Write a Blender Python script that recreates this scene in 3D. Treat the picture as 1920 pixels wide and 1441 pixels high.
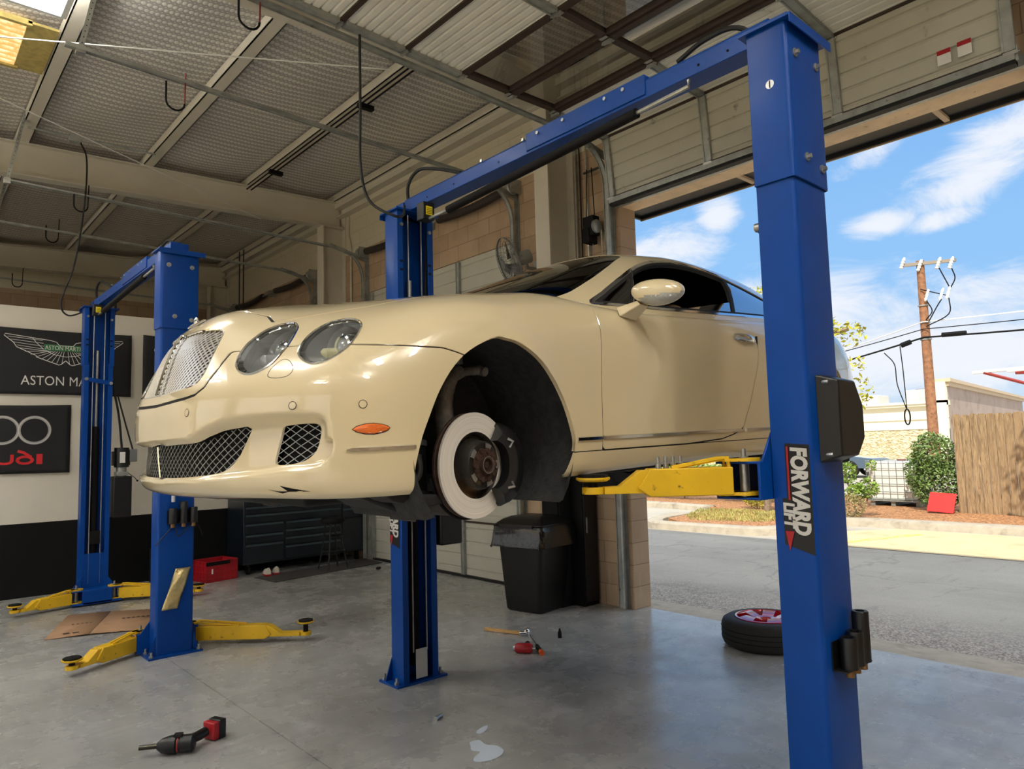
import bpy, bmesh, math, random
from math import pi, sin, cos, radians
from mathutils import Vector, Matrix
for o in list(bpy.data.objects): bpy.data.objects.remove(o)
SC = bpy.context.scene
COL = SC.collection
random.seed(7)
# ------------------------------------------------------------------ camera
AZ, PIT, ROL, FPX, CH = .7278177, .0880308, -.0262651, 1331., 1.55
_f = Vector((sin(AZ)*cos(PIT), cos(AZ)*cos(PIT), sin(PIT)))
_r = Vector((cos(AZ), -sin(AZ), 0)); _u = _r.cross(_f)
_r2 = _r*cos(ROL)+_u*sin(ROL); _u2 = -_r*sin(ROL)+_u*cos(ROL)
cam = bpy.data.objects.new('camera', bpy.data.cameras.new('camera')); COL.objects.link(cam)
cam.matrix_world = Matrix(((_r2.x,_u2.x,-_f.x,0),(_r2.y,_u2.y,-_f.y,0),(_r2.z,_u2.z,-_f.z,CH),(0,0,0,1)))
cam.data.sensor_fit='HORIZONTAL'; cam.data.sensor_width=36; cam.data.lens=36*FPX/1920
cam.data.clip_start=.05; cam.data.clip_end=500
SC.camera = cam
SC.view_settings.view_transform='Standard'; SC.view_settings.look='None'
SC.view_settings.gamma=1; SC.view_settings.exposure=0.0; SC.view_settings.use_curve_mapping=False
# ------------------------------------------------------------------ node helpers
class NT:
    def __init__(s, tree): s.t=tree; s.n=tree.nodes; s.l=tree.links
    def new(s, typ, **kw):
        nd=s.n.new(typ)
        for k,v in kw.items():
            if k=='ins':
                for i,x in v.items(): s.put(nd.inputs[i],x)
            else: setattr(nd,k,v)
        return nd
    def put(s, sock, x):
        if x is None: return
        if isinstance(x,(bpy.types.NodeSocket,)): s.l.new(x,sock)
        elif isinstance(x,bpy.types.Node): s.l.new(x.outputs[0],sock)
        else: sock.default_value=x
    def m(s, op, a, b=None, c=None, clamp=False):
        nd=s.new('ShaderNodeMath',operation=op); nd.use_clamp=clamp
        s.put(nd.inputs[0],a)
        if b is not None: s.put(nd.inputs[1],b)
        if c is not None: s.put(nd.inputs[2],c)
        return nd.outputs[0]
    def vm(s, op, a, b=None, out=0):
        nd=s.new('ShaderNodeVectorMath',operation=op); s.put(nd.inputs[0],a)
        if b is not None: s.put(nd.inputs[1],b)
        return nd.outputs[out]
    def mix(s, f, a, b, blend='MIX'):
        nd=s.new('ShaderNodeMix',data_type='RGBA',blend_type=blend)
        s.put(nd.inputs[0],f); s.put(nd.inputs[6],a); s.put(nd.inputs[7],b); return nd.outputs[2]
    def noise(s, vec, scale, detail=4, rough=.55, out=0, dist=0):
        nd=s.new('ShaderNodeTexNoise'); s.put(nd.inputs['Vector'],vec)
        nd.inputs['Scale'].default_value=scale; nd.inputs['Detail'].default_value=detail
        nd.inputs['Roughness'].default_value=rough; nd.inputs['Distortion'].default_value=dist
        return nd.outputs[out]
    def ramp(s, f, lo, hi, a=0., b=1.):
        nd=s.new('ShaderNodeMapRange',clamp=True,interpolation_type='SMOOTHSTEP'); s.put(nd.inputs[0],f)
        for i,x in enumerate((lo,hi,a,b)): s.put(nd.inputs[i+1],x)
        return nd.outputs[0]
    def scale(s, vec, v): return s.vm('MULTIPLY',vec,v)
    def xyz(s, vec):
        nd=s.new('ShaderNodeSeparateXYZ'); s.put(nd.inputs[0],vec); return nd.outputs
    def comb(s,x,y,z=0.):
        nd=s.new('ShaderNodeCombineXYZ'); s.put(nd.inputs[0],x);s.put(nd.inputs[1],y);s.put(nd.inputs[2],z); return nd.outputs[0]
def srgb(r,g,b):
    f=lambda c:(c/255/12.92 if c/255<=.04045 else ((c/255+.055)/1.055)**2.4)
    return (f(r),f(g),f(b),1)
# ------------------------------------------------------------------ world: sky with clouds
W=bpy.data.worlds.new('sky'); SC.world=W; W.use_nodes=True
w=NT(W.node_tree); w.n.clear()
tc=w.new('ShaderNodeTexCoord'); d=w.xyz(tc.outputs['Generated'])
azn=w.m('ARCTAN2',d[0],d[1]); el=w.m('ARCSINE',d[2])
base=w.mix(w.ramp(el,0.02,.22),(.60,.76,.93,1),(.30,.58,.96,1))
base=w.mix(w.ramp(el,.2,.62),base,(.13,.36,.84,1))
ae=w.comb(azn,el,0.)
def blob(px,py,lx,ly,rot):
    # centre / radii given as angles
    mp=w.new('ShaderNodeMapping',vector_type='TEXTURE'); w.put(mp.inputs[0],ae)
    mp.inputs[1].default_value=(px,py,0); mp.inputs[2].default_value=(0,0,rot); mp.inputs[3].default_value=(lx,ly,1)
    return w.ramp(w.vm('LENGTH',mp.outputs[0],out=1),.0,1.25,1,0)
def ang(u,v):
    dd=_f+_r2*((u-960)/FPX)-_u2*((v-720.5)/FPX); dd.normalize()
    return math.atan2(dd.x,dd.y), math.asin(dd.z)
mask=None
for u,v,lx,ly,ro in ((1850,300,.13,.040,.55),(1660,420,.055,.018,.1),(1760,412,.05,.017,.12),(1350,400,.035,.025,.6),(1245,470,.09,.035,0),(1760,640,.36,.075,0),(1480,600,.2,.06,.0),(1920,230,.07,.03,.5),(1640,280,.05,.02,.4)):
    a,e=ang(u,v); b=blob(a,e,lx*1.35,ly*1.5,ro)
    mask=b if mask is None else w.m('MAXIMUM',mask,b)
n1=w.noise(w.scale(ae,(1,2.2,1)),8,9,.66,dist=.5); n2=w.noise(w.scale(ae,(1,1.6,1)),3.0,5,.55)
c1=w.ramp(w.m('ADD',w.m('MULTIPLY',mask,.62),w.m('MULTIPLY',n1,1.1)),.74,1.18)
far=w.m('MULTIPLY',w.ramp(n2,.52,.72),w.ramp(w.m('ABSOLUTE',w.m('SUBTRACT',azn,.95)),.9,1.4))  # clouds elsewhere round the sky
cl=w.m('MAXIMUM',w.m('MULTIPLY',c1,.9),w.m('MULTIPLY',far,.7))
skyc=w.mix(cl,base,(.93,.95,1.0,1))
skyc=w.mix(w.ramp(w.m('ABSOLUTE',w.m('SUBTRACT',azn,.95)),1.25,1.7),skyc,(1.0,1.0,1.0,1))   # unseen sky behind the shop, whitened for neutral reflections and bounce
skyc=w.mix(w.ramp(el,.62,.95),skyc,(1.62,1.68,1.76,1))   # unseen overhead sky, made brighter to light the shaded lot and interior
skyc=w.mix(w.ramp(el,-.02,.0),(.30,.27,.22,1),skyc)
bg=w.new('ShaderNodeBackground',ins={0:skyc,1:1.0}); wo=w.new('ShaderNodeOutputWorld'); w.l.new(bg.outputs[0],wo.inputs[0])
# ------------------------------------------------------------------ sun
sun=bpy.data.objects.new('sun',bpy.data.lights.new('sun','SUN')); COL.objects.link(sun)
sun.data.energy=5.2; sun.data.angle=radians(.55); sun.data.color=(1,.93,.80)
SD=Vector((.58,.24,-.67)).normalized()     # travel direction of the light
sun.rotation_euler=SD.to_track_quat('-Z','Y').to_euler()
# ------------------------------------------------------------------ mesh builder
class MB:
    def __init__(s): s.v=[]; s.f=[]; s.mi=[]
    def add(s, vs, fs, mi=0):
        n=len(s.v); s.v+= [tuple(p) for p in vs]; s.f+=[tuple(i+n for i in f) for f in fs]; s.mi+=[mi]*len(fs); return s
    def box(s,x0,x1,y0,y1,z0,z1,mi=0,M=None):
        vs=[Vector((x,y,z)) for z in (z0,z1) for y in (y0,y1) for x in (x0,x1)]
        if M is not None: vs=[M@p for p in vs]
        return s.add(vs,[(0,2,3,1),(4,5,7,6),(0,1,5,4),(2,6,7,3),(0,4,6,2),(1,3,7,5)],mi)
    def cbox(s,c,sz,rz=0,mi=0,rx=0,ry=0):
        M=Matrix.Translation(c)@Matrix.Rotation(rz,4,'Z')@Matrix.Rotation(ry,4,'Y')@Matrix.Rotation(rx,4,'X')
        a,b,c2=sz[0]/2,sz[1]/2,sz[2]/2
        return s.box(-a,a,-b,b,-c2,c2,mi,M)
    def bar(s,p,q,wd,ht,mi=0,up=(0,0,1)):
        p=Vector(p);q=Vector(q);d=(q-p);L=d.length;d.normalize();u=Vector(up)
        sd=d.cross(u)
        if sd.length<1e-4: sd=d.cross(Vector((0,1,0)))
        sd.normalize();u=sd.cross(d)
        M=Matrix(((d.x,sd.x,u.x,p.x),(d.y,sd.y,u.y,p.y),(d.z,sd.z,u.z,p.z),(0,0,0,1)))
        return s.box(0,L,-wd/2,wd/2,-ht/2,ht/2,mi,M)
    def prism(s,poly,org,ax,ay,az,d,mi=0,cap=True):
        """poly in (ax,ay) plane swept by d along az"""
        o=Vector(org);ax=Vector(ax);ay=Vector(ay);az=Vector(az)*d;n=len(poly)
        vs=[o+ax*p[0]+ay*p[1] for p in poly]; vs+=[v+az for v in vs]
        fs=[(i,(i+1)%n,n+(i+1)%n,n+i) for i in range(n)]
        if cap: fs+=[tuple(range(n-1,-1,-1)),tuple(range(n,2*n))]
        return s.add(vs,fs,mi)
    def tube(s,pts,r,n=8,mi=0,cap=True,closed=False):
        pts=[Vector(p) for p in pts]; m=len(pts); rs=r if isinstance(r,(list,tuple)) else [r]*m
        T=[]
        for i in range(m):
            a=pts[(i-1)%m] if (i>0 or closed) else pts[i]; b=pts[(i+1)%m] if (i<m-1 or closed) else pts[i]
            t=(b-a); T.append(t.normalized() if t.length>0 else Vector((0,0,1)))
        u=T[0].orthogonal().normalized(); vs=[]
        for i in range(m):
            u=(u-T[i]*u.dot(T[i]))
            u=u.normalized() if u.length>1e-6 else T[i].orthogonal().normalized()
            b=T[i].cross(u)
            vs+=[pts[i]+(u*cos(2*pi*k/n)+b*sin(2*pi*k/n))*rs[i] for k in range(n)]
        fs=[(i*n+k,i*n+(k+1)%n,((i+1)%m)*n+(k+1)%n,((i+1)%m)*n+k) for i in range(m if closed else m-1) for k in range(n)]
        if cap and not closed: fs+=[tuple(range(n-1,-1,-1)),tuple(range((m-1)*n,m*n))]
        return s.add(vs,fs,mi)
    def cyl(s,p,q,r,n=16,mi=0,r2=None): return s.tube([p,q],[r,r if r2 is None else r2],n,mi)
    def lathe(s,prof,org,axis,n=24,mi=0,closed=False,a0=0,a1=2*pi):
        """prof: (radius, along)"""
        o=Vector(org);a=Vector(axis).normalized();u=a.orthogonal().normalized()
        if abs(a.z)<.9: u=(Vector((0,0,1))-a*a.z).normalized()
        b=a.cross(u); full=abs(a1-a0-2*pi)<1e-6; N=n if full else n+1; vs=[]
        for k in range(N):
            t=a0+(a1-a0)*k/n; dd=u*cos(t)+b*sin(t)
            vs+=[o+a*h+dd*rr for rr,h in prof]
        m=len(prof); fs=[]
        for k in range(n):
            k2=(k+1)%N
            for j in range(m if closed else m-1):
                j2=(j+1)%m; fs.append((k*m+j,k2*m+j,k2*m+j2,k*m+j2))
        return s.add(vs,fs,mi)
    def grid(s,P,mi=0):
        n=len(P);m=len(P[0]); return s.add([p for r in P for p in r],[(i*m+j,i*m+j+1,(i+1)*m+j+1,(i+1)*m+j) for i in range(n-1) for j in range(m-1)],mi)
    def ball(s,c,r,n=12,mi=0,sz=(1,1,1)):
        vs=[];fs=[];m=n//2+1
        for i in range(m):
            a=pi*i/(m-1)
            for k in range(n): vs.append((c[0]+r*sz[0]*sin(a)*cos(2*pi*k/n),c[1]+r*sz[1]*sin(a)*sin(2*pi*k/n),c[2]+r*sz[2]*cos(a)))
        fs=[(i*n+k,(i+1)*n+k,(i+1)*n+(k+1)%n,i*n+(k+1)%n) for i in range(m-1) for k in range(n)]
        return s.add(vs,fs,mi)
    def build(s,name,mats,parent=None,bevel=0,ang=38,label=None,cat=None,group=None,kind=None,seg=2,weld=False):
        me=bpy.data.meshes.new(name); me.from_pydata(s.v,[],s.f); 
        if not isinstance(mats,(list,tuple)): mats=[mats]
        for m in mats: me.materials.append(m)
        for p,i in zip(me.polygons,s.mi): p.material_index=i; p.use_smooth=True
        if weld:
            bm=bmesh.new();bm.from_mesh(me);bmesh.ops.remove_doubles(bm,verts=bm.verts,dist=1e-5);bmesh.ops.recalc_face_normals(bm,faces=bm.faces);bm.to_mesh(me);bm.free()
        me.validate(); me.update(); me.set_sharp_from_angle(angle=radians(ang))
        o=bpy.data.objects.new(name,me); COL.objects.link(o)
        if parent is not None: o.parent=parent
        if bevel:
            md=o.modifiers.new('bevel','BEVEL'); md.width=bevel; md.segments=seg; md.limit_method='ANGLE'; md.angle_limit=radians(35)
        tag(o,label,cat,group,kind); return o
def tag(o,label=None,cat=None,group=None,kind=None):
    if label: o['label']=label
    if cat: o['category']=cat
    if group: o['group']=group
    if kind: o['kind']=kind
    return o
def thing(name,label,cat,loc=(0,0,0),rz=0,group=None):
    o=bpy.data.objects.new(name,None); COL.objects.link(o); o.location=loc; o.rotation_euler=(0,0,rz); o.empty_display_size=.1
    return tag(o,label,cat,group)
def arc(c,r,a0,a1,n,ux=(1,0,0),uy=(0,0,1)):
    c=Vector(c);ux=Vector(ux);uy=Vector(uy)
    return [c+ux*(r*cos(a0+(a1-a0)*i/n))+uy*(r*sin(a0+(a1-a0)*i/n)) for i in range(n+1)]
def crv(pts,n=8,closed=False):
    """Catmull-Rom through points"""
    P=[Vector(p) for p in pts]; m=len(P); out=[]
    for i in range(m if closed else m-1):
        p1,p2=P[i],P[(i+1)%m]; p0=P[i-1] if (i>0 or closed) else p1*2-p2; p3=P[(i+2)%m] if (i+2<m or closed) else p2*2-p1
        for k in range(n):
            t=k/n; out.append(.5*((2*p1)+(p2-p0)*t+(2*p0-5*p1+4*p2-p3)*t*t+(3*p1-p0-3*p2+p3)*t**3))
    if not closed: out.append(P[-1].copy())
    return out
def copy_tree(o,parent=None):
    c=o.copy(); COL.objects.link(c)
    if parent is not None: c.parent=parent
    for ch in list(o.children): copy_tree(ch,c)
    return c
def text_mesh(txt,size,depth=0.,bold=0.,shear=0.,align='LEFT',sx=1.0,spacing=1.0):
    """text as verts/faces in the xy plane"""
    cu=bpy.data.curves.new('t','FONT'); cu.body=txt; cu.size=size; cu.extrude=depth; cu.offset=bold; cu.shear=shear; cu.align_x=align; cu.space_character=spacing
    cu.resolution_u=4
    o=bpy.data.objects.new('t',cu); COL.objects.link(o)
    dg=bpy.context.evaluated_depsgraph_get(); me=bpy.data.meshes.new_from_object(o.evaluated_get(dg))
    vs=[(v.co.x*sx,v.co.y,v.co.z) for v in me.vertices]; fs=[tuple(p.vertices) for p in me.polygons]
    bpy.data.objects.remove(o); bpy.data.curves.remove(cu); bpy.data.meshes.remove(me); return vs,fs
def put_text(mb,txt,size,org,ax,ay,mi=0,**kw):
    vs,fs=text_mesh(txt,size,**kw); o=Vector(org);ax=Vector(ax);ay=Vector(ay);az=ax.cross(ay)
    mb.add([o+ax*v[0]+ay*v[1]+az*v[2] for v in vs],fs,mi)
# ------------------------------------------------------------------ materials
def mat(name,col,rough=.5,metal=0.,coat=0.,spec=.5,noise=0.,nscale=8.,bump=0.,bscale=40.,alpha=1.,trans=0.,emit=None,estr=0.,dirt=None,dscale=3.,dlo=.5,dhi=.75,coat_r=.03,ior=1.5):
    M=bpy.data.materials.new(name); M.use_nodes=True; t=NT(M.node_tree); b=t.n['Principled BSDF']
    b.inputs['Base Color'].default_value=col; b.inputs['Roughness'].default_value=rough; b.inputs['Metallic'].default_value=metal
    b.inputs['Coat Weight'].default_value=coat; b.inputs['Coat Roughness'].default_value=coat_r; b.inputs['Specular IOR Level'].default_value=spec
    b.inputs['Transmission Weight'].default_value=trans; b.inputs['IOR'].default_value=ior; b.inputs['Alpha'].default_value=alpha
    co=t.new('ShaderNodeTexCoord').outputs['Object']
    c=None
    if noise:
        f=t.noise(co,nscale,5,.6); c=t.mix(t.ramp(f,.3,.7),tuple(x*(1-noise) for x in col[:3])+(1,),tuple(min(1,x*(1+noise)) for x in col[:3])+(1,))
    if dirt:
        f=t.ramp(t.noise(co,dscale,6,.65),dlo,dhi); c=t.mix(f,c if c is not None else col,dirt)
    if c is not None: t.put(b.inputs['Base Color'],c)
    if bump:
        bn=t.new('ShaderNodeBump'); bn.inputs['Strength'].default_value=bump; bn.inputs['Distance'].default_value=.01
        t.put(bn.inputs['Height'],t.noise(co,bscale,5,.6)); t.put(b.inputs['Normal'],bn)
    if emit: b.inputs['Emission Color'].default_value=emit; b.inputs['Emission Strength'].default_value=estr
    return M
BLUE=mat('lift_blue',srgb(0,62,142),.40,0,.06,spec=.22,noise=.06,nscale=3,coat_r=.12)
YEL=mat('lift_yellow',srgb(222,178,22),.45,noise=.08,nscale=6,dirt=srgb(95,72,20),dscale=22,dlo=.60,dhi=.72)
BLK=mat('black_plastic',srgb(10,10,11),.42)
BLKM=mat('black_matte',srgb(6,6,7),.8,spec=.3)
RUB=mat('black_rubber',srgb(15,15,16),.65,noise=.2,nscale=12)
STEEL=mat('zinc_steel',srgb(176,178,176),.36,.85,noise=.14,nscale=14)
GALV=mat('galvanised_steel',srgb(162,166,162),.42,.5,noise=.18,nscale=9,dirt=srgb(85,82,74),dscale=16,dlo=.6,dhi=.78)
CHR=mat('chrome',srgb(225,227,228),.07,1.)
WPNT=mat('cream_painted_steel',srgb(206,200,184),.6,noise=.05,nscale=1.4,dirt=srgb(150,140,118),dscale=2.5,dlo=.66,dhi=.85)
BRN=mat('brown_door_strip',srgb(58,44,36),.55,noise=.2,nscale=12)
WHT=mat('white_plastic',srgb(232,232,228),.5)
RED=mat('red_plastic',srgb(165,22,34),.45,noise=.1)
RUST=mat('brown_rubber_hose',srgb(45,38,34),.6,noise=.2)
GREYP=mat('grey_plastic',srgb(110,112,112),.5)
# ------------------------------------------------------------------ room materials
def block_mat(name,axis,top=None):
    M=bpy.data.materials.new(name); M.use_nodes=True; t=NT(M.node_tree); b=t.n['Principled BSDF']
    co=t.new('ShaderNodeTexCoord').outputs['Object']; x=t.xyz(co)
    uv=t.comb(x[1] if axis=='x' else x[0],x[2],0.)
    br=t.new('ShaderNodeTexBrick'); t.put(br.inputs['Vector'],uv); br.inputs['Scale'].default_value=1
    br.inputs['Mortar Size'].default_value=.0045; br.inputs['Mortar Smooth'].default_value=.3; br.inputs['Brick Width'].default_value=.41; br.inputs['Row Height'].default_value=.205
    br.inputs['Color1'].default_value=srgb(168,142,114); br.inputs['Color2'].default_value=srgb(186,162,132); br.inputs['Mortar'].default_value=srgb(140,116,94)
    n=t.noise(co,3.5,6,.6); tan=t.mix(t.ramp(n,.35,.7),br.outputs[0],t.mix(.22,br.outputs[0],srgb(120,96,76)))
    cream=t.mix(t.m('MULTIPLY',br.outputs['Fac'],.22),srgb(204,196,174),srgb(120,112,96))
    c=t.mix(t.m('GREATER_THAN',x[2],4.60),tan,cream)
    # pale water marks low on the blocks
    st=t.m('MULTIPLY',t.ramp(t.noise(t.scale(co,(9,9,1.2)),1.6,5,.7),.5,.72),t.ramp(x[2],.15,.8,1,0))
    c=t.mix(t.m('MULTIPLY',st,.45),c,srgb(190,176,160))
    t.put(b.inputs['Base Color'],c); b.inputs['Roughness'].default_value=.8
    bn=t.new('ShaderNodeBump'); bn.inputs['Strength'].default_value=.5; bn.inputs['Distance'].default_value=.006
    t.put(bn.inputs['Height'],t.m('SUBTRACT',t.m('MULTIPLY',t.noise(co,60,3),.25),br.outputs['Fac'])); t.put(b.inputs['Normal'],bn)
    return M
BLKX=block_mat('block_wall_x','x'); BLKY=block_mat('block_wall_y','y')
def floor_mat():
    M=bpy.data.materials.new('polished_concrete'); M.use_nodes=True; t=NT(M.node_tree); b=t.n['Principled BSDF']
    co=t.new('ShaderNodeTexCoord').outputs['Object']
    a=t.noise(co,.9,6,.6,dist=.4); c=t.mix(t.ramp(a,.3,.7),srgb(150,151,149),srgb(174,175,173))
    s=t.noise(t.scale(co,(1.3,5,1)),1.8,7,.65,dist=1.0); c=t.mix(t.m('MULTIPLY',t.ramp(s,.42,.78),.45),c,srgb(122,123,122))
    s2=t.noise(t.scale(co,(2.2,.7,1)),1.1,6,.7,dist=1.4); c=t.mix(t.m('MULTIPLY',t.ramp(s2,.50,.78),.5),c,srgb(200,202,202))
    # small dark specks and scuffs
    v=t.new('ShaderNodeTexVoronoi',feature='F1'); t.put(v.inputs['Vector'],t.scale(co,(1.,2.6,1))); v.inputs['Scale'].default_value=9
    sp=t.m('MULTIPLY',t.ramp(v.outputs[0],.035,.07,1,0),t.ramp(t.noise(co,1.2,2),.52,.6)); c=t.mix(t.m('MULTIPLY',sp,.7),c,srgb(60,58,56))
    # hairline cracks
    v2=t.new('ShaderNodeTexVoronoi',feature='DISTANCE_TO_EDGE'); t.put(v2.inputs['Vector'],t.vm('ADD',co,t.vm('SCALE',t.noise(co,2.2,5,.6,out=1)))); 
    v2.inputs['Scale'].default_value=.42
    ck=t.m('MULTIPLY',t.ramp(v2.outputs[0],.002,.006,1,0),t.ramp(t.noise(co,.5,3),.45,.56)); c=t.mix(t.m('MULTIPLY',ck,.5),c,srgb(92,90,86))
    # saw-cut joints
    x=t.xyz(co); jt=None
    for ax,off,per in ((0,.17,50.),(1,6.36,100.)):
        dd=t.m('ABSOLUTE',t.m('SUBTRACT',x[ax],off)); jj=t.ramp(dd,.003,.006,1,0); jt=jj if jt is None else t.m('MAXIMUM',jt,jj)
    jt=t.m('MAXIMUM',jt,t.ramp(t.m('ABSOLUTE',t.m('SUBTRACT',x[0],1.72)),.003,.006,1,0))
    c=t.mix(t.m('MULTIPLY',jt,.55),c,srgb(80,78,74))
    t.put(b.inputs['Base Color'],c)
    t.put(b.inputs['Roughness'],t.ramp(t.noise(co,3.2,6,.65),.3,.75,.18,.38)); b.inputs['Specular IOR Level'].default_value=.5
    bn=t.new('ShaderNodeBump'); bn.inputs['Strength'].default_value=.18; bn.inputs['Distance'].default_value=.01
    t.put(bn.inputs['Height'],t.m('SUBTRACT',t.noise(co,2.2,6,.6),t.m('MULTIPLY',jt,.6))); t.put(b.inputs['Normal'],bn)
    return M
FLOOR=floor_mat()
def ceil_mat():
    M=bpy.data.materials.new('insulation_with_wire_netting'); M.use_nodes=True; t=NT(M.node_tree); b=t.n['Principled BSDF']
    co=t.new('ShaderNodeTexCoord').outputs['Object']
    # hexagonal netting: cells 0.06 along x, 0.10 along y after scaling
    wob=t.vm('SCALE',t.noise(co,1.7,2,.5,out=1)); t.n[-1].inputs[3].default_value=.05
    p=t.scale(t.vm('ADD',co,wob),(22.,17.,0.)); r=(1,1.732,1); h=(.5,.866,.5)
    p=t.vm('ADD',p,(200,346.4,0.)); 
    a=t.vm('SUBTRACT',t.vm('MODULO',p,r),h); bb=t.vm('SUBTRACT',t.vm('MODULO',t.vm('SUBTRACT',p,h),r),h)
    la=t.vm('LENGTH',a,out=1); lb=t.vm('LENGTH',bb,out=1); s=t.m('LESS_THAN',la,lb)
    mx=t.new('ShaderNodeMix',data_type='VECTOR'); t.put(mx.inputs[0],s); t.put(mx.inputs[4],bb); t.put(mx.inputs[5],a)
    g=t.xyz(t.vm('ABSOLUTE',mx.outputs[1]))
    e=t.m('MAXIMUM',g[0],t.m('ADD',t.m('MULTIPLY',g[0],.5),t.m('MULTIPLY',g[1],.866)))
    wire=t.ramp(e,.435,.475)
    n=t.noise(co,.8,5,.6); c=t.mix(t.ramp(n,.3,.7),srgb(218,214,206),srgb(234,230,222))
    n3=t.noise(t.scale(co,(1,5,1)),1.4,4,.6); c=t.mix(t.m('MULTIPLY',t.ramp(n3,.55,.75),.25),c,srgb(160,150,134))
    c=t.mix(t.m('MULTIPLY',wire,.55),c,srgb(112,106,98))
    t.put(b.inputs['Base Color'],c); b.inputs['Roughness'].default_value=.42
    bn=t.new('ShaderNodeBump'); bn.inputs['Strength'].default_value=.40; bn.inputs['Distance'].default_value=.012
    t.put(bn.inputs['Height'],t.m('ADD',t.m('MULTIPLY',t.noise(co,5,6,.65),.6),t.m('MULTIPLY',t.ramp(e,.2,.5),-.5))); t.put(b.inputs['Normal'],bn)
    return M
CEIL=ceil_mat()
DOORP=mat('door_panel_grey_white',srgb(190,188,174),.5,noise=.05,nscale=2,dirt=srgb(120,112,98),dscale=7,dlo=.62,dhi=.8)
DOORW=mat('door_panel_white',srgb(232,230,220),.42,noise=.05,nscale=3,dirt=srgb(160,152,136),dscale=5,dlo=.6,dhi=.85)
WOODH=mat('raw_wood_header',srgb(240,210,170),.7,noise=.1,nscale=5,dirt=srgb(150,112,78),dscale=9,dlo=.6,dhi=.75)
WALLW=mat('white_painted_board',srgb(226,220,206),.55,noise=.03,nscale=2)
WALLB=mat('black_painted_board',srgb(7,8,9),.7,spec=.25,noise=.2,nscale=3)
AWN=mat('black_awning',srgb(30,31,34),.5)
AWT=mat('tan_steel',srgb(206,180,150),.5)
XW=5.36; XO=5.60
# ------------------------------------------------------------------ floor, walls
m=MB()
P=[[(x,y,0) for y in (-4.5,15.2)] for x in (-6.,5.52)]; m.grid(P)
m.box(-6,5.52,-4.5,15.2,-.15,-.0005)
m.build('floor',FLOOR,kind='structure')
HD=3.90  # head of the door openings
OPEN=[(1.02,4.36)]; SHUT=[(5.92,9.10),(10.95,14.15)]
m=MB()
ys=[-4.5]+[v for o in OPEN+SHUT for v in o]+[15.2]
for i in range(0,len(ys),2): m.box(XW,XO,ys[i],ys[i+1],0,HD)
m.box(XW,XO,-4.5,15.2,HD,5.75)
m.build('wall_right',BLKX,kind='structure')
m=MB(); m.box(-6,XO,15.2,15.4,0,5.75); m.build('wall_back',BLKY,kind='structure')
m=MB(); m.box(-6,XO,-4.7,-4.5,0,5.75); m.build('wall_front',BLKY,kind='structure')
m=MB()
lo=[(-4.0,-.2),(.6,4.6),(5.5,9.5)]
ys=[-4.5]+[v for o in lo for v in o]+[15.2]
for i in range(0,len(ys),2): m.box(-6.2,-6,ys[i],ys[i+1],0,4.2)
m.box(-6.2,-6,-4.5,15.2,4.2,5.75); m.build('wall_left',BLKX,kind='structure')
# partition with white top and black bottom
m=MB(); m.box(-6,5.0,9.84,9.94,.83,3.33,0); m.box(-6,5.0,9.835,9.945,0,.83,1)
m.build('wall_partition',[WALLW,WALLB],kind='structure')
# ------------------------------------------------------------------ roof: sagging insulation, purlins, rafters, columns
def zr(x): return 5.30+.035*(x-1)      # top of rafters
pur=[1.13+1.37*k for k in range(-5,4)]
m=MB(); xs=[]; x=-6.2
while x<XO+.001: xs.append(x); x+=.0983
G=[]
for x in xs:
    t=((x-1.13)/1.37)%1; sag=.045*(abs(sin(pi*t)))**.7; row=[]
    for j in range(80):
        y=-4.7+20.1*j/79; k=.012*sin(y*2.1+x*3)+.010*sin(y*5.3+x*1.7); row.append((x,y,zr(x)+.15-sag+k*abs(sin(pi*t))))
    G.append(row)
m.grid(G); m.build('ceiling',CEIL,kind='structure',ang=80)
m=MB(); m.box(-6.4,XO+.1,-4.9,15.6,5.75,5.85); m.build('trim_1',WPNT,kind='structure')
tn=2
for x in pur:
    m=MB(); z=zr(x)
    m.box(x-.006,x+.006,-4.5,15.2,z+.002,z+.15); m.box(x-.065,x+.065,-4.5,15.2,z,z+.012); m.box(x+.055,x+.065,-4.5,15.2,z,z+.04); m.box(x-.065,x-.055,-4.5,15.2,z,z+.11)
    m.build('trim_%d'%tn,WPNT,kind='structure'); tn+=1
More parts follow.
